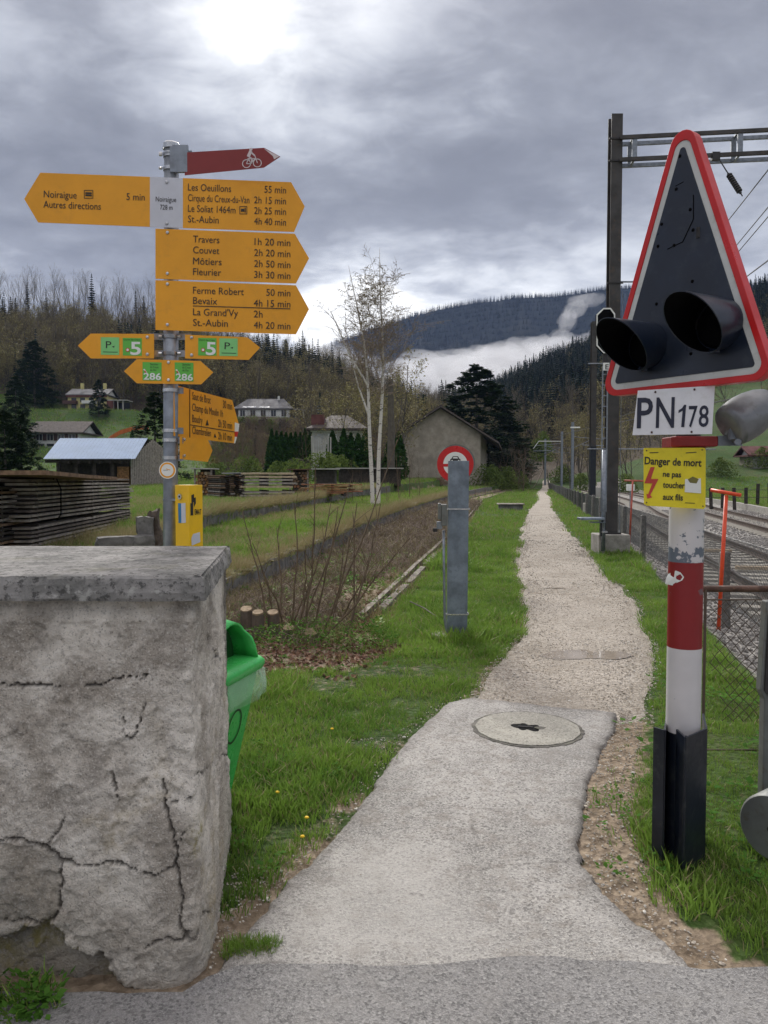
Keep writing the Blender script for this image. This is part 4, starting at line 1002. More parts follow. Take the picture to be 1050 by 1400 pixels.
# ------------------------------------------------------------------ green litter bin behind the wall
def build_bin():
    # faces +X/-Y; its body tapers towards the ground
    cx, cy = -.825, 3.62
    root = thing('litter_bin', (cx, cy, 0), 'bright green hooded litter bin lined with a clear bag beside the wall', 'litter bin')
    yaw = R(74)
    def tr(x, y, z): return Vector((cx+x*math.cos(yaw)+y*math.sin(yaw), cy+x*math.sin(yaw)-y*math.cos(yaw), z))
    def rr(w, d_, z, r, n=6, cyo=0):
        pts = []
        for qx, qy, a0 in ((1, 1, 0), (-1, 1, 90), (-1, -1, 180), (1, -1, 270)):
            for k in range(n+1):
                a = R(a0+90*k/n); pts.append(tr(qx*(w/2-r)+r*math.cos(a), qy*(d_/2-r)+r*math.sin(a)+cyo, z))
        return pts
    def loft(mb, rings, capb=True, capt=True):
        n = len(rings[0]); vs = [p for r_ in rings for p in r_]; fs = []
        for i in range(len(rings)-1):
            for j in range(n): fs.append((i*n+j, i*n+(j+1) % n, (i+1)*n+(j+1) % n, (i+1)*n+j))
        if capb: fs.append(tuple(reversed(range(n))))
        if capt: fs.append(tuple((len(rings)-1)*n+j for j in range(n)))
        return mb.add(vs, fs)
    zt = .695
    mb = MB().mat('bin_green'); loft(mb, [rr(.20, .15, .03, .03, cyo=-.09), rr(.27, .215, .06, .03, cyo=-.065), rr(.36, .30, .48, .04, cyo=-.02), rr(.40, .34, zt, .045)])
    b1 = smooth_by_angle(mb.build('bin_body', root), 50)
    t = MB().mat('bin_dark')
    def oval(z0, zr, xr): return [(xr*math.cos(a), z0+zr*math.sin(a)) for a in np.linspace(0, 2*math.pi, 20, endpoint=False)]
    def face(x, z, off): 
        k = (z-.06)/(zt-.06); return tr(x, (.215+(.34-.215)*k)/2-.065*(1-k)+off+.002, z)
    o_ = [face(x, z, .004) for x, z in oval(.43, .085, .07)]; i_ = [face(x, z, .004) for x, z in oval(.43, .075, .06)]
    t.ring(o_, i_, (0, 0, 0.0005)); t.build('emblem', b1)
    lid = MB().mat('bin_green'); loft(lid, [rr(.43, .375, zt-.02, .055), rr(.45, .395, zt, .06), rr(.45, .395, zt+.018, .06), rr(.43, .375, zt+.034, .07), rr(.30, .25, zt+.040, .09)])
    smooth_by_angle(lid.build('lid', root), 50)
    # hood: arched tunnel at the back half, open towards the front
    hd = MB().mat('bin_green'); n = 14; rows = []
    for k, (yy, sc_) in enumerate(((-.175, .80), (-.13, .95), (-.04, 1.02), (.05, 1.0), (.115, .93))):
        rows.append([tr(.165*sc_*math.cos(a), yy+.055*(math.sin(a) < .55)*(1-math.sin(a)), zt+.025+.205*sc_*(math.sin(a)**.75 if math.sin(a) > 0 else 0)) for a in np.linspace(0, math.pi, n)])
    vs = [p for r_ in rows for p in r_]; fs = [(i*n+j, (i+1)*n+j, (i+1)*n+j+1, i*n+j+1) for i in range(4) for j in range(n-1)]
    hd.add(vs, fs); hd.add(rows[0], [tuple(range(n))])
    h_ = hd.build('hood', root, smooth=True); md = h_.modifiers.new('solid', 'SOLIDIFY'); md.thickness = .012; md.offset = -1
    ins = MB().mat('bin_dark'); ins.add([tr(.14*math.cos(a), .05-.12*0, zt+.035+.165*max(0, math.sin(a))) for a in np.linspace(0, math.pi, 12)], [tuple(range(12))]); ins.build('hood_shade_sheet', root)  # dark sheet across the opening stands in for the shade inside the hood
    bag = MB().mat('clear_plastic'); rings = []
    base = [(.405, .345, zt-.012), (.43, .37, zt-.03), (.445, .39, zt-.08), (.44, .385, zt-.13), (.40, .34, zt-.165)]
    for w_, d_, z in base:
        r_ = rr(w_, d_, z, .05, 9); c0 = tr(0, 0, z)
        rings.append([c0+(p-c0)*(1+.05*math.sin(i*2.3+z*60)*(z < zt-.02)+rnd.uniform(-.012, .02))+Vector((0, 0, rnd.uniform(-.012, .008)*(z < zt-.02))) for i, p in enumerate(r_)])
    loft(bag, rings, False, False); bag.build('bin_liner', root, smooth=True, label='clear plastic liner folded out under the lid')
    mb = MB().mat('galvanised'); mb.tube([tr(0, -.23, 0), tr(0, -.23, .8)], .03, 12); mb.box(tr(0, -.19, .5), (.05, .06, .05), yaw); mb.build('stand_pole', root)
build_bin()

# ------------------------------------------------------------------ level crossing signal
def build_crossing():
    px_, py_ = 1.262, 3.20; rp = .0695
    root = thing('level_crossing_signal', (px_, py_, 0), 'red and white level crossing signal post with hooded lamps on a tall triangle', 'crossing signal')
    zof = lambda py: P(939, py, py_-rp).z
    bands = [(612, 'pole_red'), (668, 'pole_white'), (725, 'pole_white_scraped'), (770, 'pole_red'), (889, 'pole_white'), (1006, 'navy_guard'), (1180, None)]
    for (y0, mt), (y1, _) in zip(bands[:-1], bands[1:]):
        n = 'pole_band'
        z0, z1 = zof(y0), zof(y1); z1 = max(z1, 0.02)
        MB().mat(mt).tube([(px_, py_, z1), (px_, py_, z0)], rp, 28).build('pole', root, smooth=False)
    for o in root.children: smooth_by_angle(o, 50)
    m2 = MB().mat('sticker_white'); c_ = P(929, 791, py_-rp+.003)
    m2.add([Vector((c_.x+x, py_-math.sqrt(max(0, rp*rp-(c_.x+x-px_)**2))-.0012, c_.z+z)) for x, z in [(-.008, 0), (-.035, -.03), (-.03, -.005), (-.022, .012), (-.006, .03), (.008, .024), (.02, .006), (.014, -.008), (.0, -.018), (-.014, -.034)]], [(0, i, i % 9+1) for i in range(1, 10)]); m2.build('torn_sticker', root, label='torn white sticker on the red band')
    top = MB().mat('steel_dark').tube([(px_, py_, zof(612)), (px_, py_, 2.62)], .05, 16); top.build('mast_top', root)
    # guard irons round the foot
    zt = P(940, 1008, py_-.1).z; mb = MB().mat('navy_guard')
    def guard(poly, z1, z0=-.02, t=.008):
        a = MB().mat('navy_guard'); n_ = len(poly)
        for i in range(n_-1):
            p, q = Vector((*poly[i], 0)), Vector((*poly[i+1], 0)); d = (q-p).normalized(); nn = Vector((-d.y, d.x, 0))*t/2
            a.prism([p+nn+Vector((0, 0, z1)), q+nn+Vector((0, 0, z1)), q-nn+Vector((0, 0, z1)), p-nn+Vector((0, 0, z1))], (0, 0, z0-z1))
        a.build('guard_iron', root)
    xw = lambda px, Y: (px-CX)/F_PX*Y
    guard([(xw(899, 3.16), 3.16), (xw(914, 3.12), 3.12), (xw(916, 3.3), 3.3)], P(905, 995, 3.15).z)
    guard([(xw(931, 3.13), 3.13), (xw(943, 3.03), 3.03), (xw(973, 3.13), 3.14), (xw(972, 3.3), 3.34)], P(943, 1008, 3.03).z)
    # triangle
    Yl, Yr = 3.35, 2.78
    fr = Frame(P(833, 545, Yl), P(1050, 522, Yr))
    A, B_, C_ = (fr.uv(934, 138), fr.uv(823, 551), fr.uv(1060, 508))
    W_ = (C_[0]-B_[0])
    tri = [(W_*.5+B_[0], 0), (0, 0)]
    uc = (B_[0]+C_[0])/2+.0; vb = (B_[1]+C_[1])/2; hh = A[1]-vb; hw = W_/2
    V3 = [Vector((uc-hw, vb)), Vector((uc+hw, vb)), Vector((uc, vb+hh))]
    def inset(vs, d_):
        n = 3; out = []
        for i in range(n):
            a, b_, c_ = vs[i-1], vs[i], vs[(i+1) % n]
            d1 = (b_-a).normalized(); d2 = (c_-b_).normalized(); n1 = Vector((-d1.y, d1.x)); n2 = Vector((-d2.y, d2.x))
            k = 1+n1.dot(n2); out.append(b_+(n1+n2)*(d_/k))
        return out
    def rounded(vs, r, n=8):
        ins = inset(vs, r); pts = []
        for i in range(3):
            a, b_, c_ = vs[i-1], vs[i], vs[(i+1) % 3]
            d1 = (b_-a).normalized(); d2 = (c_-b_).normalized(); a1 = math.atan2(-d1.x, d1.y); 
            s_ = math.atan2(-d1.x, d1.y)
            n1 = Vector((d1.y, -d1.x)); n2 = Vector((d2.y, -d2.x)); t1 = math.atan2(n1.y, n1.x); t2 = math.atan2(n2.y, n2.x)
            while t2 < t1: t2 += 2*math.pi
            for k in range(n+1):
                t = t1+(t2-t1)*k/n; pts.append(ins[i]+Vector((math.cos(t), math.sin(t)))*r)
        return pts
    r0 = rounded(V3, .055); r1 = rounded(inset(V3, .024), .038); r2 = rounded(inset(V3, .050), .012)
    w3 = lambda pts, w: [fr.pt(p.x, p.y, w) for p in pts]
    tg = MB().mat('border_white').prism(w3(rounded(inset(V3, .008), .050), 0), fr.n*-.012).build('triangle_plate', root, label='tall triangular warning board turned to the left')
    MB().mat('border_red').ring(w3(r0, .008), w3(r1, .008), fr.n*-.050).build('red_rim', tg, bevel=.002)
    MB().mat('border_white').ring(w3(rounded(inset(V3, .0245), .0377), .004), w3(r2, .004), fr.n*-.004).build('white_border', tg)
    MB().mat('navy_enamel').prism(w3(rounded(inset(V3, .0505), .0118), .007), fr.n*-.007).build('dark_panel', tg)
    bt = MB().mat('black')
    for q in [(931, 214), (926, 259), (945, 287), (906, 307), (949, 315), (901, 337), (923, 336), (899, 416), (948, 385), (946, 484), (897, 495)]:
        c_ = fr.px(*q, .006); MB().mat('black').sphere(c_, .007, 8, 5).build('rivet', tg)
    pass
    gr_ = MB().mat('black'); gr_.tube([fr.px(*q, .0075) for q in [(949.5, 267), (949.5, 300), (935, 331), (914, 341)]], .0022, 5); gr_.tube([fr.px(*q, .0075) for q in [(936, 249), (925, 255)]], .0015, 4); gr_.build('seam', tg)
    # hooded lamps
    for cu, (lx, ly, Lh, rr_) in {'a': (886, 473, .265, .094), 'b': (984, 444, .270, .098)}.items():
        u0, v0 = fr.uv(lx, ly)
        hood = MB().mat('navy_enamel'); n = 30; rows = []; inn = []
        for k in range(9):
            t = k/8; row = []; rw = []
            for j in range(n):
                a = 2*math.pi*j/n; top_ = (1+math.sin(a))/2
                Lj = Lh*(.20+.80*top_**.9)
                r_ = rr_*(1+.02*t); row.append(fr.pt(u0+r_*math.cos(a), v0+r_*math.sin(a)-.012*t, .008+Lj*t)); rw.append(fr.pt(u0+(r_-.004)*math.cos(a), v0+(r_-.004)*math.sin(a)-.012*t, .008+Lj*t))
            rows.append(row); inn.append(rw)
        vs = [p for r_ in rows for p in r_]; hood.add(vs, [(i*n+j, i*n+(j+1) % n, (i+1)*n+(j+1) % n, (i+1)*n+j) for i in range(8) for j in range(n)])
        vs = [p for r_ in inn for p in r_]; hood.mat('black').add(vs, [(i*n+j, (i+1)*n+j, (i+1)*n+(j+1) % n, i*n+(j+1) % n) for i in range(8) for j in range(n)])
        hood.mat('navy_enamel').add(rows[-1]+inn[-1], [(j, (j+1) % n, n+(j+1) % n, n+j) for j in range(n)])
        ho = hood.build('lamp_hood', root); smooth_by_angle(ho, 50)
        c_ = fr.pt(u0, v0, .03); MB().mat('black').tube([fr.pt(u0, v0, .009), fr.pt(u0, v0, .02), fr.pt(u0, v0, .028)], [rr_*.92, rr_*.8, rr_*.4], 20).build('lamp_lens', ho)
        mb = MB().mat('navy_enamel'); mb.box(fr.pt(u0, v0-rr_-.004, .035), (.03, .03, .014)); mb.build('hood_bracket', ho)
    brk = MB().mat('steel_dark'); 
    for z in (2.2, 2.55): brk.box((px_-.03, py_-.09, z), (.05, .22, .04))
    brk.build('bracket', root)
    # PN 178 plate
    fr = Frame(P(865.5, 595, 3.08), P(973.5, 594, 2.97))
    mb = MB().mat('plate_white'); fr.plate(mb, [(872, 534), (977.5, 527), (973.5, 593.5), (864.5, 595)], 0, -.004)
    pn = mb.build('number_plate', root, bevel=.001, label='white plate reading PN 178')
    t = MB(); text_on(t, fr, 'P', 870.5, 892, 585, 43, .002, .012, 'print_navy'); text_on(t, fr, 'N', 896.5, 921.5, 584.5, 43, .002, .012, 'print_navy'); text_on(t, fr, '7', 941, 953, 583.6, 30, .002, .010, 'print_navy'); text_on(t, fr, '8', 955, 968.5, 583.2, 30, .002, .010, 'print_navy'); t.mat('print_navy'); fr.plate(t, [(935.3, 553.5), (938.2, 553.5), (935.6, 583.9), (931.3, 583.9), (933.2, 561.5), (927.5, 565), (927.8, 561), (932.5, 558)], .002, .001); t.build('lettering', pn)
    bt = MB().mat('rust')
    for q in [(896, 536), (949.5, 532.5), (891, 591), (945.5, 590.5)]: MB().mat('rust').sphere(fr.px(*q, .001), .0045, 8, 4).build('screw', pn)
    # danger plate
    fr = Frame(P(880, 690, 3.10), P(963.5, 694, 3.075))
    mb = MB().mat('plate_yellow'); fr.plate(mb, [(881, 612.5), (961, 612), (964, 613), (965, 616), (964.5, 693), (962, 696), (885, 691.5), (880.5, 689), (880, 614)], 0, -.003)
    dp = mb.build('danger_plate', root, label='yellow plate reading Danger de mort, ne pas toucher aux fils')
    t = MB()
    for s_, a, b_, y_, c_ in [('Danger de mort', 881, 959, 634.5, 10.5), ('ne pas', 906, 931, 651.5, 8), ('toucher', 906, 936, 666.5, 8.6), ('aux fils', 906, 933.5, 683, 8.6)]: text_on(t, fr, s_, a, b_, y_, c_, .002, .022)
    t.mat('print_black'); fr.plate(t, [(888, 618.5), (900, 618.2), (900, 619.2), (888, 619.5)], .002, .001); fr.plate(t, [(937.5, 618.8), (952, 617.8), (952, 618.8), (937.5, 619.8)], .002, .001); fr.plate(t, [(936.5, 687), (950, 687.6), (950, 688.4), (936.5, 687.8)], .002, .001)
    t.mat('bolt_red'); fr.plate(t, [(889.5, 638.5), (895, 638.5), (889.8, 654.8), (900.2, 654.8), (889, 676.8), (891.5, 680), (885, 681.5), (883.6, 675), (886, 676), (891.8, 660.8), (880.8, 660.8)], .0022, .001)
    t.mat('sticker_white'); fr.plate(t, [(936.5, 655), (958, 654), (958.2, 674.5), (936, 672.8)], .0026, .001); t.mat('moss_yellow'); fr.plate(t, [(940, 655.5), (947, 651.5), (955, 655), (952, 661), (943, 660)], .0032, .001)
    t.build('lettering', dp)
    t = MB().mat('rust')
    for q in [(884, 616), (960, 615), (884, 687), (961, 692)]: MB().mat('rust').sphere(fr.px(*q, .001), .003, 6, 4).build('screw', dp)
    # red arm and the bell
    za = P(950, 604, 3.15).z
    mb = MB().mat('bracket_red'); a0 = P(917, 604, 3.14); a1 = P(981, 604, 3.08); mb.box((a0+a1)/2, ((a1-a0).length, .05, .040), math.atan2((a1-a0).y, (a1-a0).x)); mb.box((px_, py_, za), (.16, .16, .045)); mb.build('cross_arm', root, bevel=.004)
    mb = MB().mat('galvanised'); b0 = P(980, 602, 3.08); b1 = P(1016, 603, 3.05); mb.box((b0+b1)/2, ((b1-b0).length, .010, .04)); mb.tube([P(1009, 604, 3.0), P(1009, 604, 3.08)], .013, 10); bl = mb.build('bell_arm', root, label='grey flat arm holding the bell')
    # bell housing: bowl on its side, open to the lower left
    ax0 = P(999, 583, 3.02); ax1 = P(1056, 546, 3.06); d = (ax1-ax0).normalized()
    prof = [(-.008, .060), (0.0, .082), (.006, .086), (.03, .091), (.06, .092), (.09, .088), (.12, .078), (.145, .062), (.16, .035), (.165, .012)]
    L_ = (ax1-ax0).length/.165
    mb = MB().mat('bell_grey'); mb.tube([ax0+d*(a*L_) for a, _ in prof], [r_*.98 for _, r_ in prof], 28); smooth_by_angle(mb.build('bell', root, label='grey metal warning bell housing'), 50)
    mb = MB().mat('galvanised'); mb.box(P(1003, 590, 3.02), (.035, .02, .06)); mb.mat('bell_grey').tube([P(1046, 542, 3.06), P(1080, 541, 3.1)], .012, 10); mb.build('bell_fitting', root)
build_crossing()

# ------------------------------------------------------------------ barrier machine at the right edge
def build_machine():
    root = thing('barrier_machine', (1.80, 3.30, 0), 'grey steel barrier post with a round counterweight at the right picture edge', 'barrier machine')
    mb = MB().mat('machine_grey'); x0 = (1040-525)/1050*3.42+.012
    pts = [(0, 0), (0, .62), (-.018, .66), (.0, 1.06), (.22, 1.06), (.22, 0)]
    mb.prism([Vector((x0+.005+a, 3.38, z)) for a, z in reversed(pts)], (0, .05, 0)); mb.build('housing', root, bevel=.006)
    mb = MB().mat('steel_dark'); mb.prism([Vector((x0+a, 3.37, z)) for a, z in reversed([(.0, .66), (.012, 1.0), (.03, 1.0), (.03, .63)])], (0, .05, 0)); mb.build('door_seam', root)
    c_ = P(1057, 1128, 3.12); mb = MB().mat('machine_grey'); ax = Vector((.80, .6, 0))
    mb.tube([c_-ax*.055+Vector((.02, 0, 0)), c_-ax*.045+Vector((.02, 0, 0)), c_+ax*.08+Vector((.02, 0, 0))], [.130, .138, .138], 40); smooth_by_angle(mb.build('counterweight', root, label='round grey steel counterweight disc'), 40)
    e = c_-ax*.055+Vector((.02, 0, 0)); mb = MB().mat('steel_dark'); mb.tube([e-ax*.014, e], .012, 8); mb.build('hub_bolt', root)
build_machine()
UNIT = {}
def unit_box(mat):
    if mat not in UNIT: UNIT[mat] = MB().mat(mat).box((0, 0, 0), (1, 1, 1)).mesh('box_'+mat)
    return UNIT[mat]
# a slightly uneven plank / block, unit sized, several variants per material
PLK = {}
def plank_mesh(mat, k=4):
    key = (mat, k)
    if key not in PLK:
        L = []
        for i in range(k):
            mb = MB().mat(mat); r_ = random.Random(sum(map(ord, mat))+i); n = 4; rows = []
            for a in range(n+1):
                x_ = -.5+a/n; dy = r_.uniform(-.04, .04); dz = r_.uniform(-.08, .08)
                rows += [Vector((x_, -.5+dy, -.5+dz)), Vector((x_, .5+dy, -.5+dz)), Vector((x_, .5+dy, .5+dz+r_.uniform(-.1, .05))), Vector((x_, -.5+dy, .5+dz+r_.uniform(-.1, .05)))]
            f = [(3, 2, 1, 0), (n*4, n*4+1, n*4+2, n*4+3)]
            for a in range(n):
                for j in range(4): f.append((a*4+j, a*4+(j+1) % 4, (a+1)*4+(j+1) % 4, (a+1)*4+j))
            mb.add(rows, f); L.append(mb.mesh('plank_'+mat))
        PLK[key] = L
    return rnd.choice(PLK[key])
xw = lambda px, Y: (px-CX)/F_PX*Y

# ------------------------------------------------------------------ manhole, puddles
c0 = G(721, 1000); mR = .325
root = thing('manhole', (c0.x, c0.y, 0), 'round pale concrete manhole cover with a broken lifting hole in the asphalt path', 'manhole cover')
mb = MB().mat('manhole_concrete'); n = 56
outer = [Vector((c0.x+mR*(1+.012*math.sin(k*1.7))*math.cos(2*math.pi*k/n), c0.y+mR*(1+.012*math.cos(k*2.3))*math.sin(2*math.pi*k/n), .026)) for k in range(n)]
hole_c = c0+Vector((.005, .01, 0)); hole_o = []
for k in range(n):
    a = 2*math.pi*k/n; r_ = .058*(1+.32*math.cos(2*a+.6)+.16*math.sin(5*a)); hole_o.append(Vector((hole_c.x+r_*1.15*math.cos(a)-.01, hole_c.y+r_*1.5*math.sin(a), .0255)))
mb.ring(outer, hole_o, (0, 0, -.015)); mb.build('cover', root)
mb = MB().mat('rock'); n2 = 90
o2 = []; i2 = []
for k in range(n2):
    a = 2*math.pi*k/n2; o2.append(Vector((c0.x+(mR+.022+rnd.uniform(-.006, .009))*math.cos(a), c0.y+(mR+.022+rnd.uniform(-.006, .009))*math.sin(a), .0215))); i2.append(Vector((c0.x+(mR-.02)*math.cos(a), c0.y+(mR-.02)*math.sin(a), .0215)))
mb.ring(o2, i2, (0, 0, -.003)); mb.build('joint', root)
mb = MB().mat('black'); mb.add([hole_c+Vector((x, y, .0215)) for x, y in ((-.11, -.09), (.11, -.09), (.11, .09), (-.11, .09))], [(0, 1, 2, 3)]); mb.mat('steel_dark').tube([hole_c+Vector((-.06, .01, .024)), hole_c+Vector((.03, -.004, .024))], .006, 6); mb.build('lifting_hole', root)
mb = MB().mat('rock'); e = hole_c+Vector((.075, -.02, .0268)); mb.add([e+Vector((.035*math.cos(a)*(1+.2*math.sin(3*a)), .028*math.sin(a), 0)) for a in np.linspace(0, 2*math.pi, 14, endpoint=False)], [tuple(range(14))]); mb.build('chipped_patch', root)

def puddle(pts, z, label):
    px_, py_ = np.array(pts).T; xx = np.linspace(px_.min(), px_.max(), 12); yy = np.linspace(py_.min(), py_.max(), 5); XX_, YY_ = np.meshgrid(xx, yy); z = float(np.percentile(H(XX_, YY_), 62))+.0195
    mb = MB().mat('water'); q = []
    n_ = len(pts)
    for i in range(n_):
        a, b_ = Vector((*pts[i], 0)), Vector((*pts[(i+1) % n_], 0))
        for j in range(5): 
            p = a.lerp(b_, j/5); q.append((p.x+rnd.uniform(-.012, .012), p.y+rnd.uniform(-.012, .012), z))
    mb.add(q, [tuple(range(len(q)))]); o = mb.build('puddle', kind='structure'); return o
def gp(l, z): return [tuple(G(*p, z)[:2]) for p in l]
zp = H1(2.0, 7.0)+.024
puddle(gp([(735, 895), (760, 888), (800, 887), (850, 890), (868, 895), (845, 900), (800, 899), (760, 901)], zp), zp, '')
zp = H1(3.6, 14.)+.024
puddle(gp([(740, 802), (752, 801), (772, 801.5), (760, 803.2)], zp), zp, '')

# ------------------------------------------------------------------ galvanised barrier post
def build_post():
    Y = 7.57; x0 = xw(612, Y); x1 = xw(639.5, Y); cx = (x0+x1)/2; w_ = x1-x0
    root = thing('barrier_post', (cx, Y, 0), 'blue grey galvanised steel post with a small switch box beside the path', 'post')
    zt = P(625, 630, Y).z; lean = .012
    mb = MB().mat('galvanised_post'); t = .008
    prof = [(-w_/2, 0), (-w_/2, .11), (-w_/2+t, .11), (-w_/2+t, t), (w_/2-t, t), (w_/2-t, .11), (w_/2, .11), (w_/2, 0)]
    mb.prism([Vector((cx+a+lean, Y+b_, zt)) for a, b_ in prof][::-1], (-lean, 0, -zt-.05)); mb.build('channel', root, bevel=.0015)
    for py in (696, 840):
        z = P(625, py, Y).z; mb = MB().mat('steel_bright'); mb.box((cx+lean*z/zt, Y-.006, z), (w_+.02, .006, .014)); mb.box((cx-w_/2-.012+lean*z/zt, Y+.05, z), (.006, .12, .014)); mb.box((cx+w_/2+.012+lean*z/zt, Y+.05, z), (.006, .12, .014)); mb.build('strap', root)
    mb = MB().mat('concrete_block'); mb.tube([(cx-w_/2-.02, Y+.0, -.03), (cx-w_/2-.02, Y+.0, .07)], [.15, .135], 20); mb.build('footing', root)
    mb = MB().mat('galvanised'); xb = xw(606, Y); a = P(606, 704, Y).z
    pts = [P(606.5, 725, Y), P(607, 780, Y), P(608, 845, Y), P(610, 862, Y), P(614, 875, Y)]
    mb.tube(pts, .013, 10); mb.build('conduit', root, smooth=True)
    mb = MB().mat('machine_grey'); c_ = P(607, 704, Y-.02); mb.box(c_, (.055, .10, .21)); mb.box(P(601, 699, Y-.02), (.03, .08, .16)); mb.build('switch_box', root, bevel=.005)
    mb = MB().mat('galvanised'); mb.box(P(600.5, 718, Y-.02), (.05, .06, .07)); mb.mat('steel_dark').tube([P(595, 722, Y-.03), P(595, 727, Y-.03)], .022, 12); mb.build('sensor', root)
build_post()
# ------------------------------------------------------------------ round traffic sign behind it
def build_round():
    Y = 12.4; fr = Frame(P(580, 635, Y), P(680, 635, Y)); R_ = 25.0*Y/F_PX
    c_ = P(622.5, 634.5, Y); root = thing('round_traffic_sign', (c_.x, Y, 0), 'round red-rimmed no vehicles sign behind the galvanised post', 'traffic sign')
    cu, cv_ = (c_-fr.o).dot(fr.u), (c_-fr.o).dot(fr.v)
    ci = lambda r_, w, du=0, dv=0, n=40: [fr.pt(cu+du+r_*math.cos(2*math.pi*k/n), cv_+dv+r_*math.sin(2*math.pi*k/n), w) for k in range(n)]
    MB().mat('galvanised').tube([(c_.x, Y+.05, -.05), (c_.x, Y+.05, c_.z+.2)], .03, 12).build('pole', root)
    MB().mat('machine_grey').ring(ci(R_*1.04, 0, .012, .012), ci(R_*.93, 0, .012, .012), fr.n*-.05).build('rim', root)
    p = MB().mat('border_red').prism(ci(R_, .003), fr.n*-.008).build('disc', root)
    t = MB().mat('sticker_white').prism(ci(R_*.66, .006), fr.n*-.002)
    t.mat('border_red'); fr.plate(t, [(603, 634.2), (622.5, 634.2), (622.5, 638), (603, 638)], .009, .006)
    t.build('white_field', p)
    t = MB().mat('print_black'); Z = .010
    car = [(615.5, 631), (615.5, 628), (617.2, 626.8), (619, 623.8), (626, 623.8), (627.8, 626.8), (629.5, 628), (629.5, 631), (627.6, 631), (627.6, 632.4), (625.8, 632.4), (625.8, 631), (619.4, 631), (619.4, 632.4), (617.4, 632.4), (617.4, 631)]
    fr.plate(t, car, Z, Z-.002); t.mat('sticker_white'); fr.plate(t, [(618.9, 626.8), (620, 624.9), (625, 624.9), (626.2, 626.8)], Z+.002, Z)
    fr.plate(t, [(617, 629), (619, 629), (619, 630), (617, 630)], Z+.002, Z); fr.plate(t, [(626, 629), (628, 629), (628, 630), (626, 630)], Z+.002, Z)
    t.build('car_symbol', p)
build_round()

# ------------------------------------------------------------------ garden gate of rusty pipe and chain link
def build_gate():
    Y = 4.45; root = thing('wire_gate', (2.1, Y, 0), 'rusty pipe gate frame filled with dark diamond wire behind the crossing post', 'gate')
    z1 = P(963, 805, Y).z; z0 = P(963, 1037, Y).z; xl = xw(966, Y); xr = xl+1.05
    MB().mat('rust').tube([(xl-.1, Y, z1), (xr, Y, z1)], .019, 10).build('top_rail', root, smooth=True)
    MB().mat('rust').tube([(xl-.1, Y, z0), (xr, Y, z0)], .017, 10).build('bottom_rail', root, smooth=True)
    MB().mat('wire_rusty').tube([(xl, Y-.01, z0+.0), (xl, Y-.01, z1)], .009, 8).build('stile', root)
    for zz_ in (z1-.065, z0+.05): MB().mat('wire_rusty').tube([(xl, Y+.005, zz_), (xr, Y+.005, zz_)], .005, 6).build('tension_wire', root)
    mb = MB().mat('wire_rusty'); hgt = z1-.07-(z0+.22); s_ = .062
    for k in range(-14, 22):
        for sg in (1, -1):
            xa = xl+.06+k*s_; za = z1-.07; xb = xa+sg*hgt*.95; zb = z0+.22
            ts = [t for t in np.linspace(0, 1, 15)]
            pts = [Vector((xa+(xb-xa)*t+.006*math.sin(t*30+k), Y+.003*sg+.018*math.sin(t*3.1+k*.4), za+(zb-za)*t)) for t in ts if xl+.02 < xa+(xb-xa)*t < xr]
            pts = [p for p in pts if not (p.x < xl+.16 and p.z < z0+.36+.2*math.sin(p.x*40))]
            if len(pts) > 1: mb.tube(pts, .0026, 3, False)
    mb.build('wire_mesh', root, kind='stuff')
    MB().mat('machine_grey').tube([(xr+.03, Y, 0), (xr+.03, Y, z1+.1)], .03, 10).build('gate_post', root)
build_gate()

# ------------------------------------------------------------------ track fence
def build_fence():
    root = thing('track_fence', (XF(12), 12, 0), 'low wire mesh fence with grey concrete posts between the path and the railway', 'fence')
    pm = []
    for k in range(3):
        mb = MB().mat('fence_post_concrete'); r_ = random.Random(k); rows = []
        for z in (-.1, .3, .62, .93, .95):
            s_ = .052 if z < .95 else .035
            for qx, qy in ((-1, -1), (1, -1), (1, 1), (-1, 1)): rows.append((qx*s_+r_.uniform(-.004, .004)+.02*z*r_.uniform(-.5, .5), qy*s_+r_.uniform(-.004, .004), z))
        f = [(i*4+j, i*4+(j+1) % 4, (i+1)*4+(j+1) % 4, (i+1)*4+j) for i in range(4) for j in range(4)]+[(16, 17, 18, 19)]
        pm.append(mb.add(rows, f).mesh('fence_post'))
    y = 5.75; ys_ = []
    while y < 160: ys_.append(y); y += 3.65 if y < 60 else 3.6
    for i, y in enumerate(ys_):
        x = float(XF(y)); place_mesh('fence_post', pm[i % 3], root, (x, y, H1(x, y)), (rnd.uniform(-.03, .03), rnd.uniform(-.03, .03), rnd.uniform(-.2, .2)))
    d = Vector((.197, 1, 0)).normalized(); 
    def fpt(s_, z, off=0): 
        p = Vector((float(XF(5.0)), 5.0, 0))+d*s_; return Vector((p.x+off, p.y, H1(p.x, p.y)*0+z))
    mb = MB().mat('fence_wire'); hgt = .84
    for s0, s1, gap, rad in ((0, 34, .055, .0022), (34, 90, .11, .006), (90, 158, .22, .014)):
        s_ = s0
        while s_ < s1:
            for sg in (0, 1):
                a, b_ = (s_, s_+hgt*.9) if sg else (s_+hgt*.9, s_)
                mb.tube([fpt(a, .03, .05), fpt(b_, .03+hgt, .05)], rad, 3, False)
            s_ += gap
    mb.build('wire_mesh', root, kind='stuff')
    mb = MB().mat('fence_wire')
    for z in (.06, .47, .88): mb.tube([fpt(t, z, .052) for t in np.linspace(0, 158, 60)], .0028, 4, False)
    mb.build('line_wire', root)
build_fence()
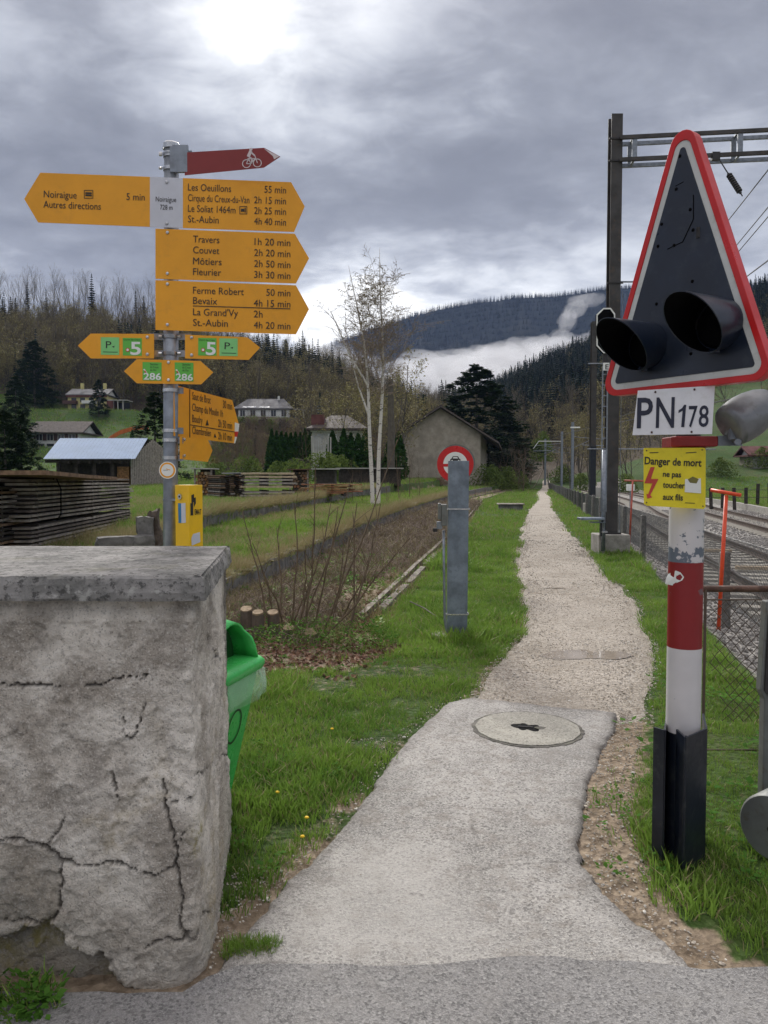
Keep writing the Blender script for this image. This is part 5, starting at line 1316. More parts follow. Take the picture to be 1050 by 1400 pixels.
# marker stakes painted orange
def orange(px_top, py_top, py_rise, Y, wpx0, wpx1, tilt, mat, label):
    tp = P(px_top, py_top, Y); zb = H1(tp.x, Y)
    root = thing('marker_stake', (tp.x, Y, zb), label, 'marker stake', 'T-shaped orange marker stakes along the fence')
    lean = Vector((-.055*1.2, 0, 0)); MB().mat(mat).tube([(tp.x+lean.x, Y, zb-.05), tp], .022, 10).build('stake', root, smooth=True)
    a, b_ = P(wpx0, py_rise, Y+.12), P(wpx1, py_rise+tilt, Y-.12); MB().mat(mat).tube([a, b_], .022, 10).build('cross_bar', root, smooth=True)
orange(993, 677, 670, 8.9, 972, 1013, 7, 'orange_paint', 'bright orange T-shaped stake right of the yellow danger plate')
orange(865, 658, 657, 19.0, 853.5, 890, .8, 'orange_faded', 'faded red orange T-shaped stake left of the yellow danger plate')

# ------------------------------------------------------------------ railway tracks
def rail_mesh(fx, ys_, z, top_w=.065, h=.15, off=0.0):
    mb = MB(); prof = [(-top_w/2, h), (top_w/2, h), (top_w/2, h-.035), (.01, h-.05), (.01, .02), (.065, .008), (.065, 0), (-.065, 0), (-.065, .008), (-.01, .02), (-.01, h-.05), (-top_w/2, h-.035)]
    rows = []
    for y in ys_: rows.append([Vector((float(fx(y))+off+a, y, z+b_)) for a, b_ in prof])
    n = len(prof); vs = [p for r_ in rows for p in r_]
    mb.mat('rail_side').add(vs, [(i*n+j, (i+1)*n+j, (i+1)*n+(j+1) % n, i*n+(j+1) % n) for i in range(len(rows)-1) for j in range(1, n)])
    mb.mat('rail_top').add(vs, [(i*n, (i+1)*n, (i+1)*n+1, i*n+1) for i in range(len(rows)-1)])
    return mb
BZ = -.245
def slope_at(f, y): return math.atan2(float(f(y+1)-f(y-1)), 2.0)
def build_track(off, label, y_sl0, y_sl1):
    ys_ = list(np.arange(-4, 60, 2.0))+list(np.arange(60, 300, 8.0))
    root = thing('railway_track', (float(R1(16))+off+.7, 16, BZ), label, 'railway track')
    for o_ in (0, 1.38):
        k_ = rail_mesh(lambda y: R1(y)+off+o_/math.cos(slope_at(R1, y)), ys_, BZ+.055, h=.155)
        k_.build('rail', root)
    sm = []
    for k in range(3):
        mb = MB().mat('concrete_sleeper'); r_ = random.Random(k)
        prof = [(-.15, -.1), (.15, -.1), (.13, .055), (-.13, .055)]
        vs = []; xs_ = [-1.2, -.85, -.4, .4, .85, 1.2]
        for x_ in xs_:
            dz = -.03 if abs(x_) < .5 else 0
            vs += [(x_, a, b_+(dz if b_ > 0 else 0)) for a, b_ in prof]
        f = [(i*4+j, i*4+(j+1) % 4, (i+1)*4+(j+1) % 4, (i+1)*4+j) for i in range(5) for j in range(4)]+[(0, 3, 2, 1), (20, 21, 22, 23)]
        sm.append(mb.add(vs, f).mesh('sleeper'))
    y = y_sl0; n = 0
    while y < y_sl1 and n < 150:
        x = float(R1(y))+off+.70; a = slope_at(R1, y)
        place_mesh('sleeper', sm[n % 3], root, (x, y, BZ+.005), (0, 0, -a+rnd.uniform(-.01, .01))); y += .6*math.cos(a); n += 1
    far = MB().mat('concrete_sleeper')
    while y < 130:
        x = float(R1(y))+off+.70; a = slope_at(R1, y); far.box((x, y, BZ+.0), (2.4, .27, .1), -a); y += .6
    far.build('far_sleeper', root, kind='stuff')
    return root
t1 = build_track(0, 'nearer railway track on pale ballast just behind the mesh fence', 7.0, 75)
t2 = build_track(3.75, 'farther railway track beside the low concrete edge and meadow', 17, 90)
# pale timber-like cable blocks lying between the rails
for k, (px, py) in enumerate([(982, 754), (1028, 778)]):
    p = G(px, py, BZ+.06); mb = MB().mat('wood_pale'); mb.box((p.x, p.y, BZ+.085), (.62, .12, .07), R(-8)); o = mb.build('ballast_block', bevel=.01)
    tag(o, ['pale block lying between the rails behind the orange stake, farther one', 'pale block lying between the rails right of the fence post, nearer one'][k], 'block', 'pale blocks in the ballast')
ys_ = list(np.arange(14, 160, 2.0)); mb = MB().mat('concrete_block')
rows = []
for y in ys_:
    x = float(R1(y))+7.0; rows.append([Vector((x+a, y, BZ+b_)) for a, b_ in ((0, 0), (0, .36), (.30, .36), (.30, 0))])
vs = [p for r_ in rows for p in r_]; mb.add(vs, [(i*4+j, (i+1)*4+j, (i+1)*4+(j+1) % 4, i*4+(j+1) % 4) for i in range(len(rows)-1) for j in range(3)]+[(3, 2, 1, 0)]); tag(mb.build('track_edge'), 'low pale concrete edging along the far side of the railway', 'kerb')

# old siding: two rails sunk in the bramble bed
def build_siding():
    root = thing('old_siding', (float(SR(12)), 12, 0), 'rusty disused siding rails sunk in brown brambles left of the path', 'railway track')
    for off in (0, -1.46):
        y0 = 8.6 if off == 0 else 22.5
        ys_ = list(np.arange(y0, 60, 1.0))+list(np.arange(60, 200, 4.0)); mb = MB().mat('old_rail'); rows = []
        for y in ys_:
            x = float(SR(y))+off/math.cos(slope_at(SR, y)); z = H1(x, y)
            rows.append([Vector((x+a, y, max(z, -.02)+b_)) for a, b_ in ((-.035, .0), (-.035, .10), (.035, .10), (.035, .0))])
        vs = [p for r_ in rows for p in r_]; mb.add(vs, [(i*4+j, (i+1)*4+j, (i+1)*4+(j+1) % 4, i*4+(j+1) % 4) for i in range(len(rows)-1) for j in range(3)]+[(0, 1, 2, 3)]); mb.build('rail', root)
    # weathered timber kerb next to the near rail
    mb = MB().mat('wood_grey')
    for y in (9.2, 11.5, 13.8):
        x = float(SR(y+1))+.14; p = plank_mesh('wood_weather'); a = slope_at(SR, y); place_mesh('timber', p, root, (x, y+1, H1(x, y)+.02), (0, 0, math.pi/2-a), (2.1, .10, .10))
build_siding()

# ------------------------------------------------------------------ low retaining edges of the goods yard
def edge_wall(fx, y0, y1, ztop, zbot, w, name, label, mat, capmat, step, cap_seed):
    root = thing(name, (float(fx(y0)), y0, 0), label, 'retaining wall')
    y = y0; k = 0
    while y < y1:
        L = step*(1 if y < 40 else 2); y2 = min(y+L-.03, y1)
        xa, xb = float(fx(y)), float(fx(y2)); r_ = random.Random(k+cap_seed)
        mb = MB().mat(mat); rows = []; n = 5
        for i in range(n+1):
            t = i/n; yy = y+(y2-y)*t; x = xa+(xb-xa)*t; zt_ = float(ztop(yy))+.03*(r_.random()-.5); zb_ = -.05
            rows += [Vector((x+.05+r_.uniform(-.012, .012), yy, zb_)), Vector((x+.03+r_.uniform(-.02, .02), yy, zt_)), Vector((x-w, yy, zt_-.02)), Vector((x-w, yy, zb_))]
        f = [(i*4+j, (i+1)*4+j, (i+1)*4+(j+1) % 4, i*4+(j+1) % 4) for i in range(n) for j in range(4)]+[(0, 1, 2, 3), (n*4+3, n*4+2, n*4+1, n*4)]
        mb.add(rows, f); mb.build('kerb_stone', root)
        y = y2+.03; k += 1
    # moss crust lying on the top
    mb = MB().mat(capmat); y = y0; vs = []; fs = []
    ys_ = np.arange(y0, min(y1, 70), .22); n = len(ys_)
    for i, y in enumerate(ys_):
        x = float(fx(y)); zt_ = float(ztop(y)); wl = .28+.32*fbm(np.array([y]), np.array([1.]), .8, 3, cap_seed)[0]; wr = .07*fbm(np.array([y]), np.array([5.]), 3, 3, cap_seed)[0]
        m_ = .012+.07*max(0, fbm(np.array([y]), np.array([9.]), 1.4, 3, cap_seed)[0]-.42)
        vs += [(x+wr+.03, y, zt_-.03), (x+wr, y, zt_+m_), (x-w*.6, y, zt_+m_+.02), (x-wl, y, zt_-.04)]
    for i in range(n-1):
        for j in range(3): fs.append((i*4+j, (i+1)*4+j, (i+1)*4+j+1, i*4+j+1))
    if mat == 'none': mb.add(vs, fs)
edge_wall(Xm, 7.4, 95, lambda y: zm(y)+.03, None, .22, 'mossy_kerb', 'low moss-topped kerb wall edging the bramble-covered siding', 'stone_edge', 'moss_dark', 1.3, 5)
edge_wall(Xu, 9.2, 56, lambda y: zu(y)+.02, None, .25, 'yard_wall', 'low grey concrete retaining wall below the timber stacks', 'stone_edge', 'moss_yellow', 2.2, 9)
# rough stones and an old stump at the yard corner, seen left of the signpost
def rough(mb, amp, seed):
    r_ = random.Random(seed); v = np.array(mb.v); n_ = np.stack([fbm(v[:, 0]*9+seed, v[:, 2]*9+v[:, 1]*5, 1.0, 4, seed+k) for k in range(3)], 1)-.5
    mb.v = (v+n_*amp*2).tolist(); return mb
def lump(c, d, n, seed, amp, mat, rot=0):
    mb = MB().mat(mat); vs = {}; M = Matrix.Rotation(rot, 3, 'Z')
    for ax in range(3):
        for s_ in (-1, 1):
            base = len(mb.v); q = []
            for i in range(n+1):
                for j in range(n+1):
                    p = [0, 0, 0]; p[ax] = s_; p[(ax+1) % 3] = -1+2*i/n; p[(ax+2) % 3] = -1+2*j/n
                    v = Vector(p); v = v*.82+v.normalized()*.28; v = M @ Vector((v.x*d[0]/2, v.y*d[1]/2, v.z*d[2]/2)); q.append(v+Vector(c))
            f = [(i*(n+1)+j, (i+1)*(n+1)+j, (i+1)*(n+1)+j+1, i*(n+1)+j+1) for i in range(n) for j in range(n)]
            if s_ < 0: f = [tuple(reversed(t)) for t in f]
            mb.add(q, f)
    return rough(mb, amp, seed)
p = P(199, 727, 9.3); tag(lump(p, (.20, .34, .34), 6, 1, .05, 'stone_edge', .3).build('corner_stone', smooth=True), 'dark upright stone beside the old stump left of the signpost', 'stone')
p = P(211, 722, 9.4); tag(lump(p, (.17, .2, .46), 7, 2, .08, 'bark', .1).build('tree_stump', smooth=True), 'brown rotten stump just left of the signpost pole', 'stump')
p = P(171, 741, 9.0); tag(lump(p, (.62, .25, .14), 6, 3, .03, 'stone_edge', .5).build('corner_stone', smooth=True), 'low flat slab at the yard corner above the garden wall', 'stone')
# concrete block by the path, on the grass
p = G(698, 697); root = thing('duct_box', (p.x, p.y, 0), 'low concrete duct box on the grass left of the gravel path', 'concrete box')
MB().mat('wood_grey').box((p.x, p.y, .30), (1.35, .7, .08)).build('lid', root, bevel=.02); MB().mat('stone_edge').box((p.x, p.y, .12), (1.2, .55, .27)).build('body', root, bevel=.01)

# ------------------------------------------------------------------ catenary masts
def hbeam(mb, x, y, z0, z1, w, d, lean=0, t=.016, yaw=0):
    M = Matrix.Rotation(yaw, 3, 'Z')
    def q(cx_, cy_, sx, sy):
        vs = []
        for z in (z0, z1):
            for a, b_ in ((-1, -1), (1, -1), (1, 1), (-1, 1)):
                v = M @ Vector((cx_+a*sx/2, cy_+b_*sy/2, 0)); vs.append((x+v.x+lean*(z-z0), y+v.y, z))
        mb.add(vs, [(3, 2, 1, 0), (4, 5, 6, 7), (0, 1, 5, 4), (1, 2, 6, 5), (2, 3, 7, 6), (3, 0, 4, 7)])
    q(0, -d/2, w, t); q(0, d/2, w, t); q(0, 0, t*.8, d-t-.001)
def mast_base(root, x, y, w, zt):
    MB().mat('concrete_block').box((x, y, (zt+H1(x, y)-.15)/2), (w, w, zt-H1(x, y)+.15)).build('footing', root, bevel=.02)
    mb = MB().mat('steel_dark').box((x, y, zt+.02), (w*.55, w*.55, .035)); 
    for a in (-1, 1):
        for b_ in (-1, 1): mb.mat('steel_bright').tube([(x+a*w*.22, y+b_*w*.22, zt+.03), (x+a*w*.22, y+b_*w*.22, zt+.08)], .018, 6)
    mb.build('base_plate', root)
def build_mast1():
    Y = 16.5; x = xw(835, Y); zt = P(835, 731, Y-.3).z
    root = thing('catenary_mast', (x, Y, 0), 'tall dark steel mast with a lattice beam beside the near fence', 'catenary mast')
    mast_base(root, x, Y, .66, zt)
    z1 = P(846, 159, Y).z; lean = .0
    mb = MB().mat('mast_steel'); hbeam(mb, x, Y, zt+.03, z1, .235, .24, lean); mb.build('mast', root)
    # lattice beam: two ladders
    za, zb = P(850, 193, Y).z, P(850, 223, Y).z
    dirv = Vector((1, -.12, 0)).normalized(); s0 = Vector((x+.05, Y, 0)); Ln = 9.0
    for side in (-.17, .17):
        for z in (za, zb):
            mb = MB().mat('mast_steel' if side < 0 else 'galvanised'); off = Vector((0, side, 0)); mb.box(s0+off+dirv*Ln/2+Vector((0, 0, z)), (Ln, .06, .075), math.atan2(dirv.y, dirv.x)); mb.build('beam_chord', root)
    k = .30
    while k < Ln:
        for side in (-.17, .17):
            p = s0+Vector((0, side*.9, 0))+dirv*k; mb = MB().mat('galvanised'); mb.box(p+Vector((0, 0, (za+zb)/2)), (.10, .05, za-zb+.02), math.atan2(dirv.y, dirv.x)); mb.build('beam_post', root)
        p = s0+dirv*k
        mb = MB().mat('galvanised')
        for z in (za+.02, zb-.02): mb.box(p+Vector((0, 0, z)), (.05, .36, .03), math.atan2(dirv.y, dirv.x))
        mb.build('beam_tie', root); k += 1.05
    for z in (za, zb, P(835, 389, Y).z):
        MB().mat('steel_dark').box((x, Y-.13, z), (.33, .03, .03)).build('clamp', root)
    zc_ = P(835, 387, Y).z; MB().mat('galvanised').box((x+.6, Y-.1, zc_), (1.1, .03, .03)).build('stay_arm', root)
    MB().mat('galvanised').tube([(x+.165, Y-.1, zt), (x+.165, Y-.1, P(850, 400, Y).z)], .006, 5).build('earth_wire', root)
    return dirv, s0, za, zb
dirv, s0, za, zb = build_mast1()
def build_signal():
    Y = 16.0; x = xw(826, Y); root = thing('railway_signal', (x, Y, 0), 'grey lattice signal post with a white-edged dark target beside the tall mast', 'railway signal')
    zt = P(826, 560, Y).z
    mb = MB().mat('galvanised'); mb.tube([(x-.01, Y, .1), (x-.01, Y, P(826, 615, Y).z)], .045, 12); mb.build('pole', root, smooth=True)
    mb = MB().mat('galvanised'); z1 = P(826, 500, Y).z; z0 = P(826, 700, Y).z
    for a in (-.04, .06): mb.box((x+a, Y+.07, (z0+z1)/2), (.022, .03, z1-z0))
    z = z0
    while z < z1: mb.box((x+.01, Y+.07, z), (.09, .02, .02)); z += .22
    mb.build('ladder', root)
    mb = MB().mat('steel_dark'); mb.tube([(x+.0, Y+.05, z1), (x+.0, Y+.05, P(826, 480, Y).z)], .05, 10); mb.build('neck', root)
    fr = Frame(P(816, 482, Y-.05), P(846, 482, Y-.05)); oct_ = [(825, 421), (835, 421), (841, 429), (841, 472), (834, 483), (825, 483), (815.5, 473), (815.5, 430)]
    cx_, cy_ = 828, 452; ins = [(cx_+(a-cx_)*.88, cy_+(b_-cy_)*.94) for a, b_ in oct_]
    mb = MB().mat('black'); fr.plate(mb, oct_, 0, -.08); tgt = mb.build('target', root)
    mb = MB().mat('sticker_white').ring([fr.px(*q, .006) for q in oct_], [fr.px(*q, .006) for q in ins], fr.n*-.005); mb.build('white_edge', tgt)
    mb = MB().mat('sticker_white'); fr.plate(mb, [(824.5, 496), (833, 496), (833, 506.5), (824.5, 506.5)], .01, 0); pl_ = mb.build('letter_plate', root, label='small white plate with the letter E')
    t = MB(); text_on(t, fr, 'E', 827.3, 832, 505, 7, .013, .02); t.build('lettering', pl_)
    mb = MB().mat('galvanised_post'); mb.box((x-.27, Y, P(812, 709, Y).z), (.5, .35, .05)); mb.box((x-.14, Y, P(812, 714, Y).z), (.3, .25, .02)); mb.build('step_platform', root, bevel=.01, label='blue grey steel step')
    mb = MB().mat('navy_guard').box((x-.02, Y+.02, P(822, 724, Y).z), (.1, .1, .28)); mb.build('foot', root)
    mb = MB().mat('steel_bright').box((x, Y-.02, P(822, 727, Y).z), (.12, .12, .03)); mb.build('clamp', root)
    mb = MB().mat('galvanised').box((x-.17, Y, .2), (.02, .02, 0.25)); 
build_signal()
def build_mast2():
    Y = 36; x = xw(803.5, Y)+.2; root = thing('catenary_mast', (x, Y, 0), 'second dark steel mast on a concrete block farther along the fence', 'catenary mast')
    zt = P(803, 688, Y-.3).z; mast_base(root, x, Y, .68, zt); z1 = P(806, 440, Y).z
    mb = MB().mat('mast_steel'); hbeam(mb, x, Y, zt+.03, z1, .24, .26); mb.build('mast', root)
    MB().mat('navy_guard').box((x, Y, zt+1.35), (.27, .29, 2.6)).build('painted_foot', root, label='blue painted lower part of the mast')
    for py in (498, 614): MB().mat('galvanised').tube([(x-.3, Y-.2, P(803, py, Y).z), (x+5.5, Y-.6, P(803, py+1, Y).z)], .03, 6).build('cross_arm', root)
build_mast2()
for k, (px, pyt, Y, lab) in enumerate([(782, 577, 100, 'thin grey mast beyond the fence, rightmost of the three far ones'), (767.5, 590, 118, 'thin grey mast beyond the fence, middle of the three far ones'), (745, 600, 140, 'slender grey mast beside the path end, leftmost of the three far ones')]):
    x = xw(px, Y); zb_ = H1(x, Y); zt = P(px, pyt, Y).z; root = thing('catenary_mast', (x, Y, zb_), lab, 'catenary mast', 'far masts along the line')
    mb = MB().mat('galvanised'); hbeam(mb, x, Y, zb_-.2, zt, .30, .3, t=.06); mb.build('mast', root)
    z5 = zb_+6.2
    mb = MB().mat('galvanised'); sg = 1 if k != 1 else -1
    mb.tube([(x, Y, z5+.9), (x+sg*4.2, Y-.3, z5+.5)], .03, 5); mb.tube([(x, Y, z5-.6), (x+sg*2.6, Y-.3, z5+.6)], .03, 5); mb.tube([(x+sg*1.2, Y-.2, z5-.2), (x+sg*4.4, Y-.2, z5-.3)], .045, 5); mb.build('bracket_arm', root)
    if k == 1:
        mb = MB().mat('sticker_white'); mb.tube([(x-4.4, Y-.3, z5+.1), (x-3.6, Y-.3, z5+1.2), (x, Y, z5+1.2)], .05, 5); mb.build('tension_arm', root, label='white painted bracket arm')

# insulator and wires
ins_t = P(982, 216, 16.1); ins_b = P(1015, 268, 15.6)
root = thing('insulator_stay', ins_b, 'dark ribbed insulator hanging on a thin stay under the lattice beam', 'insulator')
mb = MB().mat('wire'); mb.tube([ins_t, ins_b], .012, 6); mb.build('stay_wire', root)
mb = MB().mat('steel_dark'); dd = (ins_b-ins_t)
mb.tube([ins_t+dd*.42+Vector((0, 0, 0)), ins_t+dd*.93], .028, 8)
for k in range(9): c_ = ins_t+dd*(.47+.05*k); mb.tube([c_-dd.normalized()*.012, c_+dd.normalized()*.012], .06, 10)
mb.build('insulator', root)
MB().mat('steel_dark').box(P(978, 214, 16.1), (.16, .1, .16)).build('bracket', root)
def wire(pts, r_, lab, sag=0.0):
    a, b_ = Vector(pts[0]), Vector(pts[1]); q = []
    for k in range(17):
        t = k/16; p = a.lerp(b_, t); p.z -= sag*4*t*(1-t); q.append(p)
    tag(MB().mat('wire').tube(q, r_, 5, False).build('overhead_wire'), lab, 'overhead wire', 'overhead railway wires')
NE = Vector((0, 0, 0))
def wray(pA, YA, pB, YB, r_, lab, sag=.0): wire([P(*pA, YA), P(*pB, YB)], r_, lab, sag)
wray((1060, 220), 13.4, (985, 315), 19.5, .012, 'thin black wire crossing the insulator end right of the triangle')
wray((1062, 269), 13, (960, 392), 22, .010, 'upper wire of the close pair right of the triangle')
wray((1064, 280), 13, (958, 405), 22, .010, 'lower wire of the close pair right of the triangle')
wray((1065, 345), 12, (985, 405), 20, .012, 'single steep wire near the right edge above the triangle corner')
wray((1060, 500), 12, (745, 603), 140, .014, 'long wire running from the right edge to the farthest mast')
wray((1050, 535), 14, (767, 594), 118, .014, 'lower long wire passing behind the number plate to the far masts')
wray((760, 612), 100, (700, 640), 180, .05, 'far wire left of the distant masts', .5)
wray((975, 470), 20, (782, 578), 100, .015, 'contact wire dipping between the second mast and far masts')
mb = MB().mat('galvanised')
for k, (p0, p1, Y) in enumerate([((872, 549), (896, 549), 26), ((872, 572), (894, 571.5), 26), ((780, 584.5), (793, 584.5), 60)]):
    tag(MB().mat('sticker_white').tube([P(*p0, Y), P(*p1, Y)], .03 if Y < 50 else .06, 6).build('cantilever_tube'), ['short white bracket tube left of the number plate, upper one', 'short white bracket tube left of the number plate, lower one', 'short white bracket tube left of the second mast'][k], 'bracket tube')

# signal box (white concrete cabinet) and details by the far track
for k, (px, py, Y, w_, h_) in enumerate([(818, 655, 60, .9, 1.1), (862, 655, 42, .35, .35)]):
    p = P(px, py, Y); zb_ = H1(p.x, Y); mb = MB().mat('retaining' if k == 0 else 'sticker_white'); mb.box((p.x, Y, zb_+h_/2+(1.2 if k else 0)), (w_, .4, h_)); 
    if k: mb.mat('galvanised').tube([(p.x, Y, zb_), (p.x, Y, zb_+1.3)], .04, 6)
    tag(mb.build('trackside_cabinet' if k == 0 else 'track_marker', bevel=.02), ['grey cabinet beside the far track left of the masts', 'small white marker beside the far track'][k], 'cabinet' if k == 0 else 'marker')

# ------------------------------------------------------------------ timber stacks
def stack(name, label, corner, along, across, L, Wd, layers, pth, gap, mats, ncol=5, sticker_mat='wood_dark', top=None, jitter=.05, breakrow=None, group='timber stacks in the goods yard'):
    """corner: near bottom corner; along: direction of the planks; across: to the back"""
    root = thing(name, corner, label, 'timber stack', group)
    al = Vector(along).normalized(); ac = Vector(across).normalized(); yaw = math.atan2(al.y, al.x)
    z = .10; c0_ = Vector(corner)
    for i in range(2): 
        p = c0_+al*(L*(.2+.6*i))+ac*Wd/2; place_mesh('bearer', unit_box('wood_dark'), root, p+Vector((0, 0, .05)), (0, 0, yaw), (.14, Wd, .10))
    w1 = Wd/ncol
    for ly in range(layers):
        if breakrow and ly in breakrow: z += pth*1.3
        for k in range(ncol):
            if 0 < k < ncol-1 and ly < layers-1 : 
                if k % 2: continue
            dl = rnd.uniform(-jitter, jitter)*2; p = c0_+al*(L/2+dl)+ac*(w1*(k+.5)+rnd.uniform(-.02, .02))
            place_mesh('plank', plank_mesh(rnd.choice(mats)), root, p+Vector((0, 0, z+pth/2)), (0, rnd.uniform(-.003, .003), yaw+rnd.uniform(-.004, .004)), (L, w1*rnd.uniform(.86, .98), pth))
        z += pth
        if ly < layers-1 and gap > 0:
            for t in (.03, .5, .97):
                p = c0_+al*L*t+ac*Wd/2; place_mesh('spacer', unit_box(sticker_mat), root, p+Vector((0, 0, z+gap/2)), (0, 0, yaw), (.05, Wd*.99, gap-.001))
        z += gap
    return root, z
# big grey stack on the left
c1 = P(47, 742, 9.75); zg = H1(c1.x, c1.y); c1.z = zg-.02
e1 = Vector((xw(180, 15.2), 15.2, 0)); al = (e1-Vector((c1.x, c1.y, 0)))
stack('timber_stack', 'long weathered grey plank stack on spacers left of the signpost', (c1.x, c1.y, zg-.04), al, (-al.y, al.x, 0), al.length, 1.3, 16, .030, .027, ['wood_grey', 'wood_grey', 'wood_weather'], 4, breakrow=(6,), jitter=.09)
rt = None
c2 = Vector((xw(-3, 9.2), 9.2, 0)); c2.z = H1(c2.x, c2.y)-.05
stack('timber_stack', 'brown old plank stack at the left edge with a rusty sheet on top', tuple(c2), al, (-al.y, al.x, 0), 4.6, 1.0, 17, .030, .026, ['wood_brown', 'wood_grey', 'wood_dark'], 3)
c3 = Vector((xw(-30, 7.8), 8.6, 0)); 
p = P(20, 640, 10.0)
root = bpy.data.objects['timber_stack.001']; place_mesh('cover_board', plank_mesh('wood_brown'), root, (p.x+.1, 10.4, H1(-4.4, 10.)+.99), (0, .02, math.atan2(al.y, al.x)), (3.2, 1.3, .05))
for k, t in enumerate((.0,)):
    p = Vector((c1.x, c1.y, 0))+al*.16; mb = MB().mat('black'); mb.tube([(p.x-.03, p.y-.02, zg+.98), (p.x+.02, p.y-.05, zg+1.02), (p.x+.10, p.y-.07, zg+.85), (p.x+.09, p.y-.06, zg+.5), (p.x+.03, p.y-.05, zg+.42)], .010, 5); mb.build('strap', bpy.data.objects['timber_stack'])
# pale fresh stack
Yc = 30; c4 = Vector((xw(334, Yc), Yc, 0)); c4.z = H1(c4.x, Yc)
sa = stack('timber_stack', 'pale sawn plank stack under a light sheet right of the turned sign', tuple(c4), (1, .35, 0), (-.45, 1, 0), 2.05, 1.9, 7, .075, .055, ['wood_pale', 'wood_pale', 'wood_grey'], 4, breakrow=(2,))
c5 = Vector((xw(300, Yc+.2), Yc+.3, 0)); c5.z = H1(c5.x, Yc)
sb = stack('timber_stack', 'dark brown plank pile with end grain to the camera, left of the pale one', tuple(c5), (-.45, 1, 0), (1, .1, 0), 2.4, .95, 11, .05, .030, ['wood_brown', 'wood_dark', 'wood_grey', 'wood_brown'], 5, jitter=.12)
mb = MB().mat('sign_white'); q0 = Vector((c5.x+.05, Yc+.4, c5.z+1.03)); mb.prism([q0, q0+Vector((1.5, .1, .02)), q0+Vector((1.7, 1.6, .0)), q0+Vector((.2, 1.5, -.03))], (0, 0, -.02)); tag(mb.build('cover_sheet'), 'thin pale sheet lying on the brown and pale plank stacks', 'sheet')
Yc = 34; c6 = Vector((xw(429, Yc), Yc, 0)); c6.z = H1(c6.x, Yc)
stack('timber_stack', 'low reddish plank pile left of the birches', tuple(c6), (1, .15, 0), (-.1, 1, 0), 1.7, 1.2, 6, .05, .025, ['wood_red', 'wood_orange', 'wood_red'], 3, jitter=.3)
# firewood piles: log ends are parts
def woodpile(px0, px1, pyt, Y, label, mats, roofmat='retaining'):
    x0, x1 = xw(px0, Y), xw(px1, Y); zb_ = H1((x0+x1)/2, Y); zt = P(px0, pyt, Y).z
    root = thing('firewood_stack', ((x0+x1)/2, Y, zb_), label, 'firewood stack', 'firewood stacks in the goods yard')
    lm = [MB().mat(m_).tube([(0, -.5, 0), (0, .5, 0)], 1.0, 7).mesh('log') for m_ in mats]
    z = zb_+.09; r_ = .075; row = 0; n = 0
    while z < zt-.12:
        x = x0+.07+(row % 2)*r_
        while x < x1-.05:
            if n < 260:
                rr = r_*rnd.uniform(.75, 1.05); place_mesh('log', rnd.choice(lm), root, (x, Y+rnd.uniform(-.04, .04), z), (0, rnd.uniform(0, 3), 0), (rr, 1.0, rr)); n += 1
            x += r_*2
        z += r_*1.75; row += 1
    for x in (x0-.03, x1+.03): place_mesh('post', unit_box('wood_grey'), root, (x, Y-.4, (zb_+zt)/2), (0, 0, 0), (.07, .07, zt-zb_))
    MB().mat(roofmat).box(((x0+x1)/2, Y, zt), (x1-x0+.3, 1.3, .05)).build('roof_sheet', root)
    MB().mat('wood_dark').box(((x0+x1)/2, Y+.45, (zb_+zt)/2), (x1-x0, .05, zt-zb_)).build('back_boards', root)
woodpile(271, 291, 641, 33, 'narrow firewood stack of orange log ends right of the yellow box', ['wood_orange', 'wood_brown', 'wood_pale'])
woodpile(399, 421, 642, 38, 'dark covered firewood stack between the pale planks and the small shed', ['wood_brown', 'wood_dark', 'wood_red'], 'rust')
def low_shed(px0, px1, pyt, pyb, Y, label, m1, m2, depth=2.0):
    x0, x1 = xw(px0, Y), xw(px1, Y); zt = P(px0, pyt, Y).z; zb_ = H1((x0+x1)/2, Y)-.05
    root = thing('low_shed', ((x0+x1)/2, Y, zb_), label, 'shed')
    MB().mat(m1).box(((x0+x1)/2, Y+depth/2, (zb_+zt)/2), (x1-x0, depth, zt-zb_)).build('shed_box', root)
    MB().mat(m2).box(((x0+x1)/2, Y+depth/2-.1, zt+.04), (x1-x0+.4, depth+.5, .08)).build('roof', root)
    n = max(3, int((x1-x0)/.22)); 
    for k in range(n):
        xk = x0+(k+.5)*(x1-x0)/n
        if rnd.random() < .85: place_mesh('board', plank_mesh('wood_dark'), root, (xk, Y-.03, zb_+(zt-zb_)/2), (0, math.pi/2, 0), ((zt-zb_)*rnd.uniform(.85, .98), .03, (x1-x0)/n*.85))
low_shed(430, 458, 642, 656, 52, 'small dark shed with a pale flat roof behind the reddish planks', 'wood_dark', 'retaining')
low_shed(463, 548, 641, 665, 58, 'long low dark board shed behind the birch trunks', 'wood_dark', 'retaining', 3)
low_shed(658, 700, 653, 668, 108, 'dark low boarding right of the goods shed', 'wood_dark', 'wood_grey')

